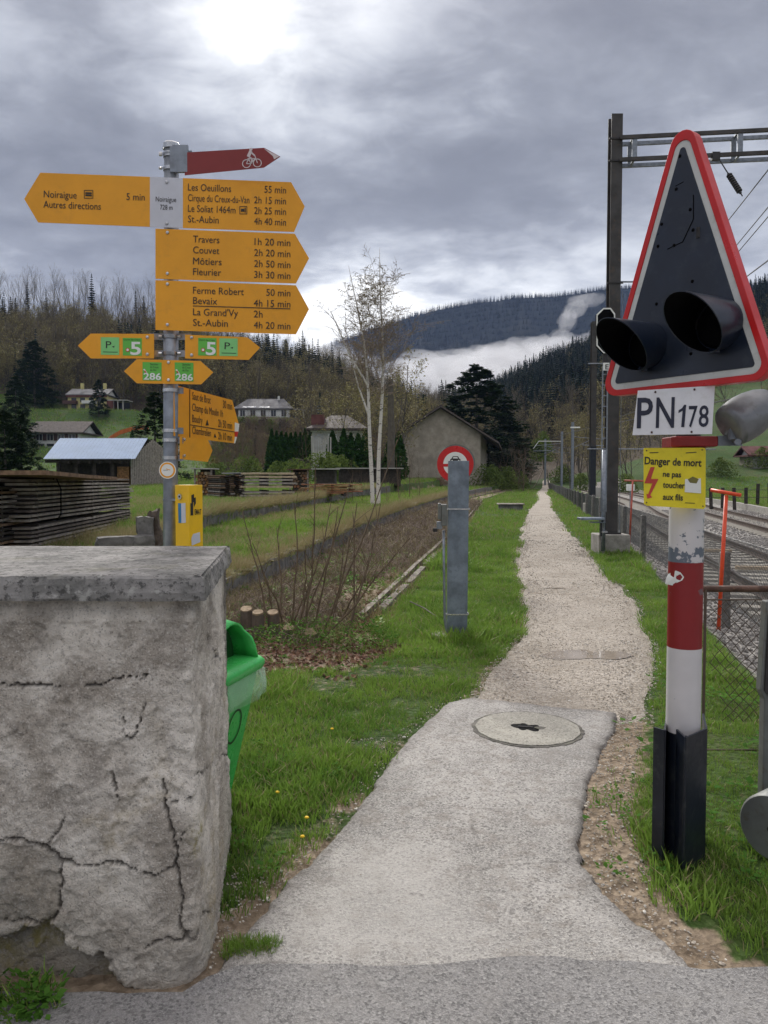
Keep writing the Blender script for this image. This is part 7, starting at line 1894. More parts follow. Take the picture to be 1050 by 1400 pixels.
# bare shrubs and small trees right of the shed
SHR = [split_parts(bare_tree_mesh('t', 5, s+80, nb=(12, 6, 3), spread=.6, base=.03, up=.7, trunk_r=.04, bark='stem_brown', twig='stem_brown', thin=1.2), 'trunk', 'crown', ('none',)) for s in range(3)]
SHR = [(b_, a) for a, b_ in SHR]
for i in range(22):
    px = rnd.uniform(662, 728); Y = rnd.uniform(92, 150); put(SHR[i % 3], px, Y, rnd.uniform(4.5, 7.5), 5, 'bare_shrub', 'brown leafless shrub in the thicket between shed and path end', 'shrub', 'leafless shrubs right of the shed')
for i in range(9):
    px = 555+i*13+rnd.uniform(-4, 4); put(SHR[i % 3], px, rnd.uniform(64, 92), rnd.uniform(1.6, 2.6), 5, 'bare_shrub', 'low leafless shrub before the goods shed wall, '+ORD[i], 'shrub', 'shrubs before the shed wall')
for i, (px, Y, h) in enumerate([(560, 44, 3.4), (545, 40, 2.8), (528, 36, 2.2), (495, 35, 1.9), (482, 36, 2.2), (572, 46, 2.5)]): put(SHR[i % 3], px, Y, h, 5, 'bare_shrub', 'thin leafless shrub at the birches, '+['tallest, before the shed corner', 'between the birches and the tallest one', 'just right of the right birch', 'just left of the left birch', 'leftmost of all, away from the trunks', 'rightmost, nearest the round sign'][i], 'shrub', 'shrubs at the birch feet')
# right side woodland behind the tracks, bare; and willow-green crowns
for i in range(60):
    px = rnd.uniform(752, 1075); Y = rnd.uniform(118, 175)+max(0, px-960)*.55; kind = rnd.random()
    if i > 44 and px > 960: continue
    m_ = OLIVE[i % 3] if kind < .45 else BARE1[i % 5]
    put(m_, px, Y, rnd.uniform(8, 13), 14 if kind < .45 else 18, 'budding_tree' if kind < .45 else 'bare_tree', 'budding tree in the thin wood behind the railway' if kind < .45 else 'leafless tree in the thin wood behind the railway', 'tree', ('budding' if kind < .45 else 'leafless')+' trees behind the railway', 1.1)
put1(BUSH[0], 742, 150, (2.0, 2.0, 3.6), 'willow_tree', 'bright yellow-green tree crown behind the leftmost far mast', 'tree', zoff=3.2)
for i, (px, Y, s_) in enumerate([(855, 100, 1.5), (900, 96, 1.8), (985, 110, 1.7), (1040, 118, 1.9), (795, 120, 1.6), (770, 140, 2)]): put1(BUSH[i % 3], px, Y, s_, 'leafy_bush', 'greening bush behind the railway, '+['just right of the tall mast', 'hidden partly by the yellow danger plate', 'right of the orange stake head', 'at the right edge by the hut', 'just left of the second mast', 'between the far masts'][i], 'bush', 'bushes behind the railway')
# wooden posts in the meadow
root = thing('meadow_fence', (xw(1010, 46), 46, H1(xw(1010, 46), 46)), 'old wooden post fence in the meadow beyond the railway', 'fence')
for px in np.arange(940, 1130, 16.0):
    Y = 46; x = xw(px, Y); z = H1(x, Y); place_mesh('fence_post', unit_box('wood_dark'), root, (x, Y, z+.65), (rnd.uniform(-.04, .04), rnd.uniform(-.04, .04), .3), (.14, .14, 1.35))
for z in (.5, .95): MB().mat('wire').tube([(xw(930, 46), 45.9, H1(22, 46)+z), (xw(1120, 46), 45.9, H1(22, 46)+z)], .015, 4).build('wire_strand', root)

# birches
def birch(px, py, Y, topx, topy, seed, label, bend):
    b0 = P(px, py, Y); b0.z = H1(b0.x, Y)-.05; top = P(topx, topy, Y); h = top.z-b0.z; r_ = random.Random(seed)
    root = thing('birch_tree', b0, label, 'tree')
    N = 16; pts = []
    for i in range(N+1):
        t = i/N; p = b0.lerp(top, t); p.x += bend*math.sin(t*math.pi)*h*.5+.05*math.sin(t*9+seed); p.y += .15*math.sin(t*5+seed); pts.append(p)
    rad = [.092*(1-t/N)**.8+.006 for t in range(N+1)]
    tk = MB().mat('birch_bark').tube(pts, rad, 10, False); 
    tw = MB().mat('twig_pale'); lf = MB().mat('bud_leaf')
    def br(p, d, L, r0, lv):
        n = 5 if lv == 0 else 3; q = Vector(p); dd = Vector(d); ps = [Vector(p)]
        for i in range(n):
            dd = (dd+Vector((r_.uniform(-.08, .08), r_.uniform(-.08, .08), (.07 if lv == 0 else -.05)+r_.uniform(-.08, .08)))).normalized(); q = q+dd*L/n; ps.append(Vector(q))
        m_ = tk if (lv == 0 and r0 > .019) else tw
        m_.tube(ps, [max(.005, r0*(1-.75*i/n)) for i in range(n+1)], 4 if lv == 0 else 3, False)
        if lv < 2:
            for i in range(9 if lv == 0 else 6):
                t = r_.uniform(.15, 1)*n; a = min(int(t), n-1); pp = ps[a].lerp(ps[a+1], t-a); ax = (ps[a+1]-ps[a]).normalized(); ph = r_.uniform(0, 6.28); o_ = Vector((math.cos(ph), math.sin(ph), r_.uniform(-.6, .5)))
                br(pp, (ax*.7+o_*.7).normalized(), L*r_.uniform(.28, .5), r0*.4, lv+1)
        if lv >= 1:
            for i in range(2 if lv == 2 else 1):
                t = r_.random()*n; a = min(int(t), n-1); p_ = ps[a].lerp(ps[a+1], t-a); s_ = .032; lf.add([p_, p_+Vector((r_.uniform(-1, 1), r_.uniform(-1, 1), -1.2))*s_, p_+Vector((r_.uniform(-1, 1), r_.uniform(-1, 1), -.6))*s_], [(0, 1, 2)])
    for i in range(30):
        t = .40+.58*(i+r_.random())/38; a = min(int(t*N), N-1); pp = pts[a].lerp(pts[a+1], t*N-a); ph = r_.uniform(0, 6.28)
        d = Vector((math.cos(ph), .8*math.sin(ph), r_.uniform(1.0, 1.9))).normalized(); br(pp, d, h*.27*(1.15-t)*r_.uniform(.7, 1.2)+.3, rad[a]*.22, 0)
    if seed == 2:   # the forked arm to the left
        for tx, ty, st in ((452, 425, .5), (475, 470, .38)):
            a = int(st*N); p_ = pts[a]; e_ = P(tx, ty, Y); mid = p_.lerp(e_, .5)+Vector((0, 0, -.25)); tk.tube([p_, mid, e_], [.05, .035, .012], 6, False)
            for k in range(8): q = p_.lerp(e_, .3+.08*k); br(q, (e_-p_).normalized()+Vector((r_.uniform(-.7, .7), r_.uniform(-.7, .7), .4)), 1.3, .012, 1)
    tk.build('trunk', root, smooth=True); tw.build('twigs', root); lf.build('leaves', root)
birch(508, 692, 32.5, 478, 362, 2, 'left birch with white bark and a forked leaning crown', .06)
birch(517, 692, 33, 520, 338, 3, 'right birch with straight white trunk, the taller of the pair', .02)

# ------------------------------------------------------------------ foreground shrub, stumps
def stems():
    Y0 = 7.8; r_ = random.Random(12)
    root = thing('stump_shrub', (xw(410, Y0), Y0, 0), 'cut-back shrub sending up long thin brown shoots beside the bramble bed', 'shrub')
    st_ = MB().mat('stem_brown'); lf = MB().mat('bud_green')
    tg_ = [(402, 870, 7.9, 452, 690), (408, 872, 7.8, 480, 655), (398, 868, 8.0, 402, 690), (425, 862, 7.9, 462, 690), (440, 866, 7.7, 488, 690), (452, 860, 8.1, 470, 730), (470, 866, 7.6, 520, 688), (380, 862, 8.2, 378, 720),
           (375, 858, 8.3, 345, 740), (430, 870, 7.5, 560, 735), (415, 868, 7.7, 431, 640), (395, 864, 8.1, 430, 760), (480, 860, 7.9, 482, 700), (445, 858, 8.4, 543, 600), (365, 855, 8.6, 330, 700), (405, 870, 7.8, 418, 745), (458, 862, 8.0, 505, 760), (388, 866, 8.0, 361, 790)]
    for px, py, Y, tx, ty in tg_:
        a = P(px, py, Y); a.z = H1(a.x, Y)-.03; b_ = P(tx, ty, Y+r_.uniform(-.3, .3)); n = 8; ps = []
        for i in range(n+1):
            t = i/n; p = a.lerp(b_, t); w_ = .05*math.sin(t*3.1)*r_.uniform(.4, 1); ps.append(p+Vector((w_, .5*w_, .02*math.sin(t*7+px))))
        st_.tube(ps, [.011*(1-.8*i/n)+.0018 for i in range(n+1)], 5, False)
        for k in range(r_.randint(4, 9)):
            t = r_.uniform(.25, .95)*n; i_ = int(t); p = ps[i_].lerp(ps[i_+1], t-i_); d = Vector((r_.uniform(-1, 1), r_.uniform(-.6, .6), r_.uniform(.5, 1.6))).normalized()*r_.uniform(.08, .32)
            st_.tube([p, p+d*.5+Vector((0, 0, .01)), p+d], [.0035, .0025, .0012], 3, False)
            for m_ in range(3): q = p+d*r_.uniform(.2, 1); lf.add([q, q+Vector((r_.uniform(-1, 1), r_.uniform(-1, 1), 1))*.012, q+Vector((r_.uniform(-1, 1), r_.uniform(-1, 1), .4))*.012], [(0, 1, 2)])
    st_.build('shoots', root); 
    for i in range(2600):   # low leaves round the base
        a = r_.uniform(0, 6.28); rr = r_.random()**.6*.52; x = xw(435, 7.5)+rr*1.5*math.cos(a); y = 7.35+rr*.8*math.sin(a); z = H1(x, y)+r_.uniform(.02, .30)*(1-rr); s_ = r_.uniform(.008, .02)
        lf.mat('bud_green' if r_.random() < .3 else 'weed_leaf'); p = Vector((x, y, z)); lf.add([p, p+Vector((r_.uniform(-1, 1), r_.uniform(-1, 1), r_.uniform(-.4, .8)))*s_*1.6, p+Vector((r_.uniform(-1, 1), r_.uniform(-1, 1), r_.uniform(-.4, .8)))*s_*1.6], [(0, 1, 2)])
    lf.build('leaves', root)
    for k, (px, py, Y, r0, h) in enumerate([(352, 868, 7.7, .06, .27), (374, 862, 7.8, .06, .24), (336, 858, 8.0, .065, .24), (392, 885, 7.6, .06, .12), (425, 884, 7.5, .07, .10)]):
        x = xw(px, Y); z = H1(x, Y); a = r_.uniform(-.12, .12); mb = MB().mat('bark').tube([(x, Y, z-.05), (x+a*h, Y, z+h*.9)], [r0*1.15, r0], 9, False); mb.mat('stump_wood').tube([(x+a*h, Y, z+h*.88), (x+a*h, Y-.01, z+h)], [r0*.98, r0*.93], 9)
        tag(mb.build('cut_stump'), ['tallest pale cut stump in the leaf litter right of the litter bin', 'short pale cut stump right of the tallest one', 'cut stump partly hidden behind the tallest one, nearest the bin', 'low dark stump at the left foot of the thin shoots', 'low dark stump at the right foot of the thin shoots'][k], 'stump')
    for k, (p0, p1, Y) in enumerate([((335, 862), (368, 905), 7.9), ((560, 822), (602, 806), 8.6), ((700, 0), (0, 0), 0)]):
        if Y == 0: continue
        a, b_ = P(*p0, Y), P(*p1, Y); a.z = max(a.z, .02); b_.z = max(b_.z, .02) if k == 0 else .02
        tag(MB().mat('wood_grey').tube([a, (a+b_)/2+Vector((0, 0, .02)), b_], .008, 5).build('fallen_stick'), ['pale broken stick leaning by the stumps', 'thin curved dead stick lying on the grass right of the shrub'][k], 'stick')
stems()
# dandelions
DND = None
for k, (px, py) in enumerate([(418, 1136), (378, 1100), (412, 1163), (453, 1010)]):
    p = G(px, py); root = thing('dandelion', (p.x, p.y, 0), 'small yellow dandelion in the grass beside the asphalt, '+['second nearest the road', 'closest to the litter bin', 'nearest the road', 'farthest up the path'][k], 'flower', 'dandelions beside the asphalt path')
    MB().mat('weed_leaf').tube([p, p+Vector((.005, 0, .06))], .0015, 4).build('stalk', root); MB().mat('dandelion').sphere(p+Vector((.005, 0, .063)), .011, 8, 4, (1, 1, .5)).build('flower', root)

# ------------------------------------------------------------------ ground cover
def tuft(seed, n, h, w_, spread, mat, bend=.5, dry=0):
    r_ = random.Random(seed); mb = MB()
    for i in range(n):
        mb.mat('grass_dry' if r_.random() < dry else mat)
        a = r_.uniform(0, 6.28); rr = spread*r_.random()**.5; p = Vector((rr*math.cos(a), rr*math.sin(a), -.01)); hh = h*r_.uniform(.5, 1.15); yaw = r_.uniform(0, 6.28); s_ = Vector((math.cos(yaw), math.sin(yaw), 0))*w_/2
        l_ = Vector((math.cos(a+r_.uniform(-1, 1)), math.sin(a+r_.uniform(-1, 1)), 0))*hh*bend*r_.uniform(.3, 1.1)
        m_ = p+Vector((0, 0, hh*.6))+l_*.35; t = p+Vector((0, 0, hh*.95))+l_
        mb.add([p-s_, p+s_, m_+s_*.75, m_-s_*.75, t], [(0, 1, 2, 3), (3, 2, 4)])
    return mb.mesh('tuft')
def leafclump(seed, n, size, mat='weed_leaf'):
    r_ = random.Random(seed); mb = MB().mat(mat)
    for i in range(n):
        a = r_.uniform(0, 6.28); rr = .05*r_.random()**.5; p = Vector((rr*math.cos(a), rr*math.sin(a), r_.uniform(.01, .045))); d = Vector((math.cos(a), math.sin(a), r_.uniform(-.1, .6))).normalized()*size*r_.uniform(.6, 1.2); s_ = Vector((-d.y, d.x, 0))*.38
        mb.add([p, p+d*.45-s_, p+d, p+d*.45+s_], [(0, 1, 2, 3)])
    return mb.mesh('clump')
def rand_pts(n, x0, x1, y0, y1): return rng.uniform(x0, x1, n), rng.uniform(y0, y1, n)
def dens_pts(bands):
    X, Y_ = [], []
    for y0, y1, dens in bands:
        x0, x1 = -.56*y1-1.0, .56*y1+1.0; n = int((x1-x0)*(y1-y0)*dens); x, y = rand_pts(n, x0, x1, y0, y1)
        k = (x > -.54*y-.8) & (x < .54*y+.8); X.append(x[k]); Y_.append(y[k])
    return np.concatenate(X), np.concatenate(Y_)
def wall_mask(x, y): return (x < -.56-.14*(y-2.35)) & (y < 3.5) & (y > 2.2)
def make_scatter(name, x, y, scale, protos, label=None, tilt=.1, zoff=0., kindname='grass'):
    z = H(x, y)+zoff; rot = np.stack([rng.uniform(-tilt, tilt, len(x)), rng.uniform(-tilt, tilt, len(x)), rng.uniform(0, 6.28, len(x))], 1)
    o = scatter(name, np.stack([x, y, z], 1), rot, scale, protos); tag(o, label, kindname); return o
GR = [tuft(s, 11, .070, .0060, .042, 'grass_blade', .7, .07) for s in range(5)]
x, y = dens_pts([(2.4, 4.5, 1150), (4.5, 8, 820), (8, 13, 420), (13, 20, 190)])
bedm = (x > Xm(y)-.2) & (x < SR(y)+.2) & (y > 6.8)
hard = on_hard(x, y, .0)
nearhard = on_hard(x, y, .07) & ~hard
drt = in_poly(x, y, DIRT) | in_poly(x, y, LEAFBED)
trk = x > R1(y)-1.5
n_ = fbm(x, y, 2.2, 4, 21); n2 = fbm(x, y, .8, 3, 22)
bare = (n_ < .43) & (x < .4) & (y < 6.5)
trk &= y > 5.5
keep = ~hard & ~wall_mask(x, y) & ~trk & (~bedm | (rng.random(len(x)) < .10)) & (~drt | (rng.random(len(x)) < .06)) & (~nearhard | (rng.random(len(x)) < .35)) & (~bare | (rng.random(len(x)) < .3)) & ~((y < 2.75) & (x < 1.2))
strip_ = (x < Xm(y)) & (y > 8); keep &= ~(strip_ & (rng.random(len(x)) < .45))
x, y, n_, n2 = x[keep], y[keep], n_[keep], n2[keep]
pd = dist_poly(x, y, [(1.262, 3.20)]); post2 = dist_poly(x, y, [(.72, 7.57)]*2)
sc_ = (.15+1.15*n_+.45*(n2 > .55))*rng.uniform(.7, 1.3, len(x))*np.where(y > 8, 1.35, 1)*np.where(y > 13, 1.5, 1)
sc_ *= np.where((x > 1.2) & (y < 6), .56, 1)*np.where(post2 < .30, 1.8, 1)
sc_ *= np.where(dist_poly(x, y, ASPH, True) < .25, .75, 1)*np.where((x > pr_x(y)) & (y > 7), .9, 1)
make_scatter('lawn_grass', x, y, sc_, GR, 'short green grass beside the path')
print('grass', len(x))
GR2 = [tuft(s+10, 10, .16, .020, .16, 'grass_blade', .6, .08) for s in range(4)]
x, y = dens_pts([(20, 32, 42), (32, 60, 14), (60, 110, 3.5)])
bedm = (x > Xm(y)-.2) & (x < SR(y)+.2); keep = ~on_path(x, y, .05) & ~((x > R1(y)-1.6) & (x < R1(y)+7.6)) & (~bedm | (rng.random(len(x)) < .12))
x, y = x[keep], y[keep]; make_scatter('far_grass', x, y, rng.uniform(.6, 1.3, len(x))*np.clip(y/40, .8, 1.8)*np.where(x < Xu(y), 1.15, 1), GR2, 'rough grass farther down the line')
x = rng.uniform(-130, 70, 16000); y = rng.uniform(108, 225, 16000); A_ = x/y; k = ((A_ < -.19) | ((A_ < -.12) & (y < 190))) & (A_ > -.62); x, y = x[k], y[k]
make_scatter('meadow_grass', x, y, rng.uniform(2.5, 5.0, len(x)), GR2, 'rough meadow grass on the left slope')
# dry long grass on the strip and edges
DR = [tuft(s+30, 9, .22, .006, .05, 'grass_dry', .9, .0) for s in range(3)]
x, y = dens_pts([(7, 12, 110), (12, 30, 45)]); k = (x < Xm(y)+.4) & (y > 7.5) & (fbm(x, y, .9, 3, 4) > .44); k |= (np.abs(x-SR(y)) < .3) & (rng.random(len(x)) < .5); x, y = x[k], y[k]
make_scatter('dry_grass', x, y, rng.uniform(.5, 1.1, len(x)), DR, 'dry straw-coloured grass along the yard edges')
# moss cushions and overhanging grass on the two kerbs
def mound(seed, mt_):
    r_ = random.Random(seed); mb = MB().mat(mt_); mb.sphere((0, 0, 0), 1, 9, 5); mb.v = [(a*r_.uniform(.75, 1.2), b_*r_.uniform(.75, 1.2), c_*r_.uniform(.7, 1.1)*.35) for a, b_, c_ in mb.v]; return mb.mesh('mound')
MO = [mound(s, 'moss_yellow') for s in range(3)]+[mound(s+5, 'moss_dark') for s in range(5)]
for fx_, z_, lab, y0_, y1_, n in ((Xm, zm, 'moss cushions on the lower kerb wall', 7.5, 60, 2400), (Xu, zu, 'moss cushions on the yard wall', 9.3, 52, 2000)):
    yy = y0_+(y1_-y0_)*rng.random(n)**1.5; xx = fx_(yy)-rng.uniform(-.01, .30, n); nz_ = fbm(yy, yy*0, .35, 3, 91 if fx_ is Xm else 92); k_ = (nz_ > .40) | (rng.random(n) < .25); xx, yy, nz_ = xx[k_], yy[k_], nz_[k_]
    ii_ = np.where((nz_ > .54) & (rng.random(len(xx)) < .75), rng.integers(0, 3, len(xx)), rng.integers(3, 8, len(xx)))
    o = scatter('kerb_moss', np.stack([xx, yy, z_(yy)+.02], 1), np.stack([rng.uniform(-.3, .3, len(xx))]*2+[rng.uniform(0, 6, len(xx))], 1), rng.uniform(.035, .10, len(xx)), MO, ii_); tag(o, lab, 'moss')
    n = 2600; yy = y0_+(y1_-y0_)*rng.random(n)**1.4; xx = fx_(yy)-np.abs(rng.normal(0, .16, n))+.05; zz_ = z_(yy)+.0
    o = scatter('kerb_grass', np.stack([xx, yy, zz_], 1), np.stack([rng.uniform(-.3, .3, n), rng.uniform(0, .8, n), rng.uniform(-.6, .6, n)], 1), rng.uniform(.5, 1.3, n)*np.clip(yy/14, .8, 1.6), GR[:2]+DR, rng.integers(0, 5, n)); tag(o, 'grass hanging over the kerb edge', 'grass')
# weeds
WD = [leafclump(s, 10, .035) for s in range(4)]
x, y = dens_pts([(2.5, 4.5, 60), (4.5, 8, 30)]); k = ~on_hard(x, y, .03) & ~wall_mask(x, y) & (fbm(x, y, 1.7, 3, 40) > .47) & (x < R1(y)-1.5) & ~(bed_ if False else ((x > Xm(y)) & (x < SR(y)) & (y > 7)))
k &= (y > 2.85) | (x > 1.6); x, y = x[k], y[k]; make_scatter('weeds', x, y, rng.uniform(.4, .85, len(x))*np.where((x > 1.5) & (y < 6), 1.7, 1), WD, 'broad-leaved weeds in the grass', zoff=.015, kindname='weeds')
# weeds at the bottom left wall foot
x = rng.uniform(-1.25, -.98, 60); y = rng.uniform(2.16, 2.34, 60); make_scatter('wall_foot_weeds', x, y, rng.uniform(.5, 1.2, 60)*.9, WD+GR[:2], 'green weeds at the foot of the wall in the left corner', tilt=.5, zoff=.03, kindname='weeds')
x = rng.uniform(-.53, -.37, 170); y = rng.uniform(2.50, 2.57, 170); make_scatter('verge_grass', x, y, rng.uniform(.35, .6, 170), GR, 'small tuft of grass at the wall corner', zoff=.01)
# brambles and dead stems in the siding bed
def stemclump(seed, n, h, mats, rad):
    r_ = random.Random(seed); mb = MB()
    for i in range(n):
        mb.mat(r_.choice(mats)); a = r_.uniform(0, 6.28); rr = .16*r_.random(); p = Vector((rr*math.cos(a), rr*math.sin(a), -.02)); hh = h*r_.uniform(.4, 1.2); l_ = Vector((r_.uniform(-1, 1), r_.uniform(-1, 1), 0))*hh*.9
        mb.tube([p, p+Vector((0, 0, hh*.6))+l_*.25, p+Vector((0, 0, hh*.75))+l_*.7, p+Vector((0, 0, hh*.45))+l_*1.15], [rad, rad*.8, rad*.6, rad*.3], 3, False)
    return mb.mesh('stems')
SM = [stemclump(s, 12, .27, ['stem_brown', 'stem_pale', 'grass_dry', 'twig', 'stem_pale', 'stem_brown'], .0030) for s in range(5)]
x, y = dens_pts([(7.2, 12, 70), (12, 22, 36), (22, 50, 12)]); k = (x > Xm(y)+.02) & (x < SR(y)-.05) & (y > 7.2); k &= ~((x < -.85) & (y < 8.1)); k &= ~((y < 8.3) & (rng.random(len(x)) < .5)); k &= (fbm(x, y, .5, 3, 50) > .36) | (y > 14)
x, y = x[k], y[k]; make_scatter('bramble_stems', x, y, rng.uniform(.6, 1.4, len(x))*np.clip(y/14, .85, 1.7), SM, 'tangle of dead brown bramble stems in the old siding', kindname='brambles')
BL = [leafclump(s+60, 12, .03, 'bud_green') for s in range(2)]+[leafclump(s+70, 12, .03, 'weed_leaf') for s in range(2)]
x, y = dens_pts([(7, 12, 30), (12, 22, 14)]); k = (x > Xm(y)) & (x < SR(y)+.3); x, y = x[k], y[k]; make_scatter('bramble_leaves', x, y, rng.uniform(.6, 1.6, len(x)), BL, 'sparse fresh green leaves in the brambles', zoff=.08, tilt=.5, kindname='leaves')
def leafmesh(seed):
    r_ = random.Random(seed); mb = MB().mat('dead_leaf'); w_ = .017
    mb.add([(0, -w_*1.5, 0), (w_, -.2*w_, .006), (w_*.4, w_*1.6, .002), (-w_*.9, .3*w_, .008), (0, 0, -.002)], [(0, 1, 4), (1, 2, 4), (2, 3, 4), (3, 0, 4)]); return mb.mesh('leaf')
LM = [leafmesh(s) for s in range(3)]
x, y = dens_pts([(5.8, 9.5, 900), (9.5, 15, 260)]); inb = in_poly(x, y, LEAFBED) | ((x > Xm(y)) & (x < SR(y)+.35) & (y > 6.6)); near_ = dist_poly(x, y, LEAFBED, True) < .25
k = (inb & (rng.random(len(x)) < .75)) | (near_ & (rng.random(len(x)) < .15)); x, y = x[k], y[k]; make_scatter('dead_leaves', x, y, rng.uniform(.6, 1.5, len(x)), LM, 'dead brown leaves under the shrub', tilt=.9, zoff=.008, kindname='fallen leaves')
# gravel and stones
def pebble(seed, mat):
    r_ = random.Random(seed); mb = MB().mat(mat); mb.sphere((0, 0, 0), 1, 6, 3); mb.v = [(a*r_.uniform(.7, 1.2), b_*r_.uniform(.6, 1.1)*.8, c_*r_.uniform(.7, 1.1)*.55) for a, b_, c_ in mb.v]; return mb.mesh('stone')
PB = [pebble(s, 'pebble') for s in range(4)]+[pebble(9, 'pebble_grey'), pebble(10, 'pebble_grey'), pebble(11, 'pebble_white')]
x, y = dens_pts([(4.9, 7.5, 1900), (7.5, 12, 900), (12, 20, 300), (20, 34, 90)]); k = on_path(x, y, .06) & ~in_poly(x, y, ASPH); edge_ = np.minimum(x-pl_x(y), pr_x(y)-x)
k &= rng.random(len(x)) < np.where(edge_ < .25, .75, .5); x, y = x[k], y[k]; s_ = rng.uniform(.004, .0095, len(x))*np.where(rng.random(len(x)) < .05, 1.8, 1)*np.clip(y/9, .9, 2.2)
make_scatter('path_gravel', x, y, s_, PB, 'loose pale gravel on the path', zoff=.019, kindname='gravel')
x, y = dens_pts([(2.4, 5.6, 2600)]); k = (in_poly(x, y, DIRT) & (rng.random(len(x)) < .8)) | ((dist_poly(x, y, ASPH, True) < .09) & ~in_poly(x, y, ASPH) & (rng.random(len(x)) < .35)) | ((x > -.62) & (x < -.36) & (y > 2.45) & (y < 3.1) & ~in_poly(x, y, ASPH))
k |= (x < .1) & (x > -.7) & (y > 3.6) & (y < 4.9) & (fbm(x, y, 2.2, 4, 21) < .42) & (rng.random(len(x)) < .5)
k &= ~wall_mask(x, y); x, y = x[k], y[k]; s_ = rng.uniform(.0025, .0075, len(x))*np.where(rng.random(len(x)) < .04, 1.9, 1); make_scatter('verge_gravel', x, y, s_, PB, 'loose stones on the bare verge', zoff=.004, kindname='gravel')
x, y = dens_pts([(2.2, 4.8, 60)]); k = in_poly(x, y, ASPH); x, y = x[k], y[k]; make_scatter('grit', x, y, rng.uniform(.0015, .004, len(x)), PB, 'grit lying on the asphalt', zoff=.022, kindname='grit')
BS = [pebble(s+20, 'ballast_stone') for s in range(5)]
x, y = dens_pts([(7, 14, 210), (14, 24, 110), (24, 45, 34)]); k = (x > R1(y)-1.35) & (x < R1(y)+6.9); x, y = x[k], y[k]
make_scatter('ballast', x, y, rng.uniform(.022, .042, len(x))*np.clip(y/16, 1, 1.9), BS, 'pale crushed stone ballast between the tracks', tilt=1.5, zoff=.005, kindname='ballast')

# ------------------------------------------------------------------ hillside woods (mass)
def wood(name, n, fy, fa, protos, idxf, sc, label, accept=None):
    Y_ = fy(n); A_ = fa(n); X_ = A_*Y_
    if accept is not None: k = accept(X_, Y_, A_); X_, Y_, A_ = X_[k], Y_[k], A_[k]
    z = H(X_, Y_)-.3; m_ = len(X_); rot = np.stack([np.zeros(m_), np.zeros(m_), rng.uniform(0, 6.28, m_)], 1); s_ = rng.uniform(sc[0], sc[1], m_)
    o = scatter(name, np.stack([X_, Y_, z], 1), rot, np.stack([s_*rng.uniform(.85, 1.15, m_)]*2+[s_], 1), protos, idxf(m_, X_, Y_)); tag(o, label, 'wood'); return o
def joined(ms):
    bm_ = []
    for a, b_ in ms:
        q = MB()
        for me_ in (a, b_):
            if me_ is None: continue
            base = len(q.v); q.v += [tuple(v.co) for v in me_.vertices]
            for p_ in me_.polygons:
                mn = me_.materials[p_.material_index].name
                q.mat(mn); q.f.append(tuple(i+base for i in p_.vertices)); q.mi.append(q.cur)
        bm_.append(q.mesh('woodland_tree'))
    return bm_
LOWB = [split_parts(bare_tree_mesh('t', 18, s+120, levels=2, nb=(16, 9), spread=.5, base=.2, up=.5, trunk_r=.20, twig='twig', thin=3.2), 'a', 'b', ('none',)) for s in range(4)]
LOWO = [split_parts(bare_tree_mesh('t', 15, s+140, levels=2, nb=(15, 8), spread=.6, base=.12, up=.4, trunk_r=.18, twig='twig', leaf='bud_leaf', nleaf=5, leafsize=.32, thin=3), 'a', 'b', ('none',)) for s in range(2)]
LJ = joined(LOWB)+joined(LOWO); SJ = joined(SPR[:3]); ALLW = LJ+SJ   # 0-3 bare, 4-5 olive, 6-8 spruce
def idx_left(m_, X_, Y_):
    r_ = rng.random(m_); spn = fbm(X_, Y_, .03, 3, 60); return np.where((spn > .60) & (r_ < .6), rng.integers(6, 9, m_), np.where(r_ < .5, rng.integers(0, 4, m_), rng.integers(4, 6, m_)))
def acc_left(X_, Y_, A_): return ~((A_ < -.20) & (Y_ < 212)) & ~((A_ < -.10) & (A_ > -.24) & (Y_ < 202)) & ~((A_ < -.02) & (Y_ < 120))
wood('left_hill_wood', 4200, lambda n: 130+146*np.sqrt(rng.random(n)), lambda n: rng.uniform(-.70, .14, n), ALLW, idx_left, (.55, .92), 'brown leafless wood covering the left hillside', acc_left)
def idx_right(m_, X_, Y_):
    r_ = rng.random(m_); n_ = fbm(X_, Y_, .018, 4, 61)+np.clip((Y_-260)/600, -.1, .2); return np.where((n_ > .42) & (r_ < .95), rng.integers(6, 9, m_), np.where(r_ < .6, rng.integers(0, 4, m_), rng.integers(4, 6, m_)))
def acc_right(X_, Y_, A_): return ~((A_ > .38) & (Y_ < 250)) & (Y_ > np.interp(A_, [.1, .2, .3], [150, 150, 160]))
wood('right_hill_wood', 5200, lambda n: 150+360*np.sqrt(rng.random(n)), lambda n: rng.uniform(.07, .72, n), ALLW, idx_right, (.60, 1.0), 'dark mixed spruce wood covering the right hillside', acc_right)
BJ = [leafy_volume(bush_fn(1.3, 1.6), 420, .15, mt_, s) for s, mt_ in enumerate(('bush_green', 'bush_green', 'bud_leaf', 'bark_far'))]+joined([(a, b_) for a, b_ in SHR])
def idx_b(m_, X_, Y_): return np.where(rng.random(m_) < .5, rng.integers(0, 4, m_), rng.integers(4, len(BJ), m_))
wood('hillside_bushes', 1500, lambda n: rng.uniform(92, 186, n), lambda n: rng.uniform(-.225, .07, n), BJ, idx_b, (.7, 1.7), 'brown and olive bushes on the slope below the white bungalow', lambda X_, Y_, A_: ~((A_ < -.13) & (Y_ < 112)) & ~((A_ > .01) & (Y_ < 132)))
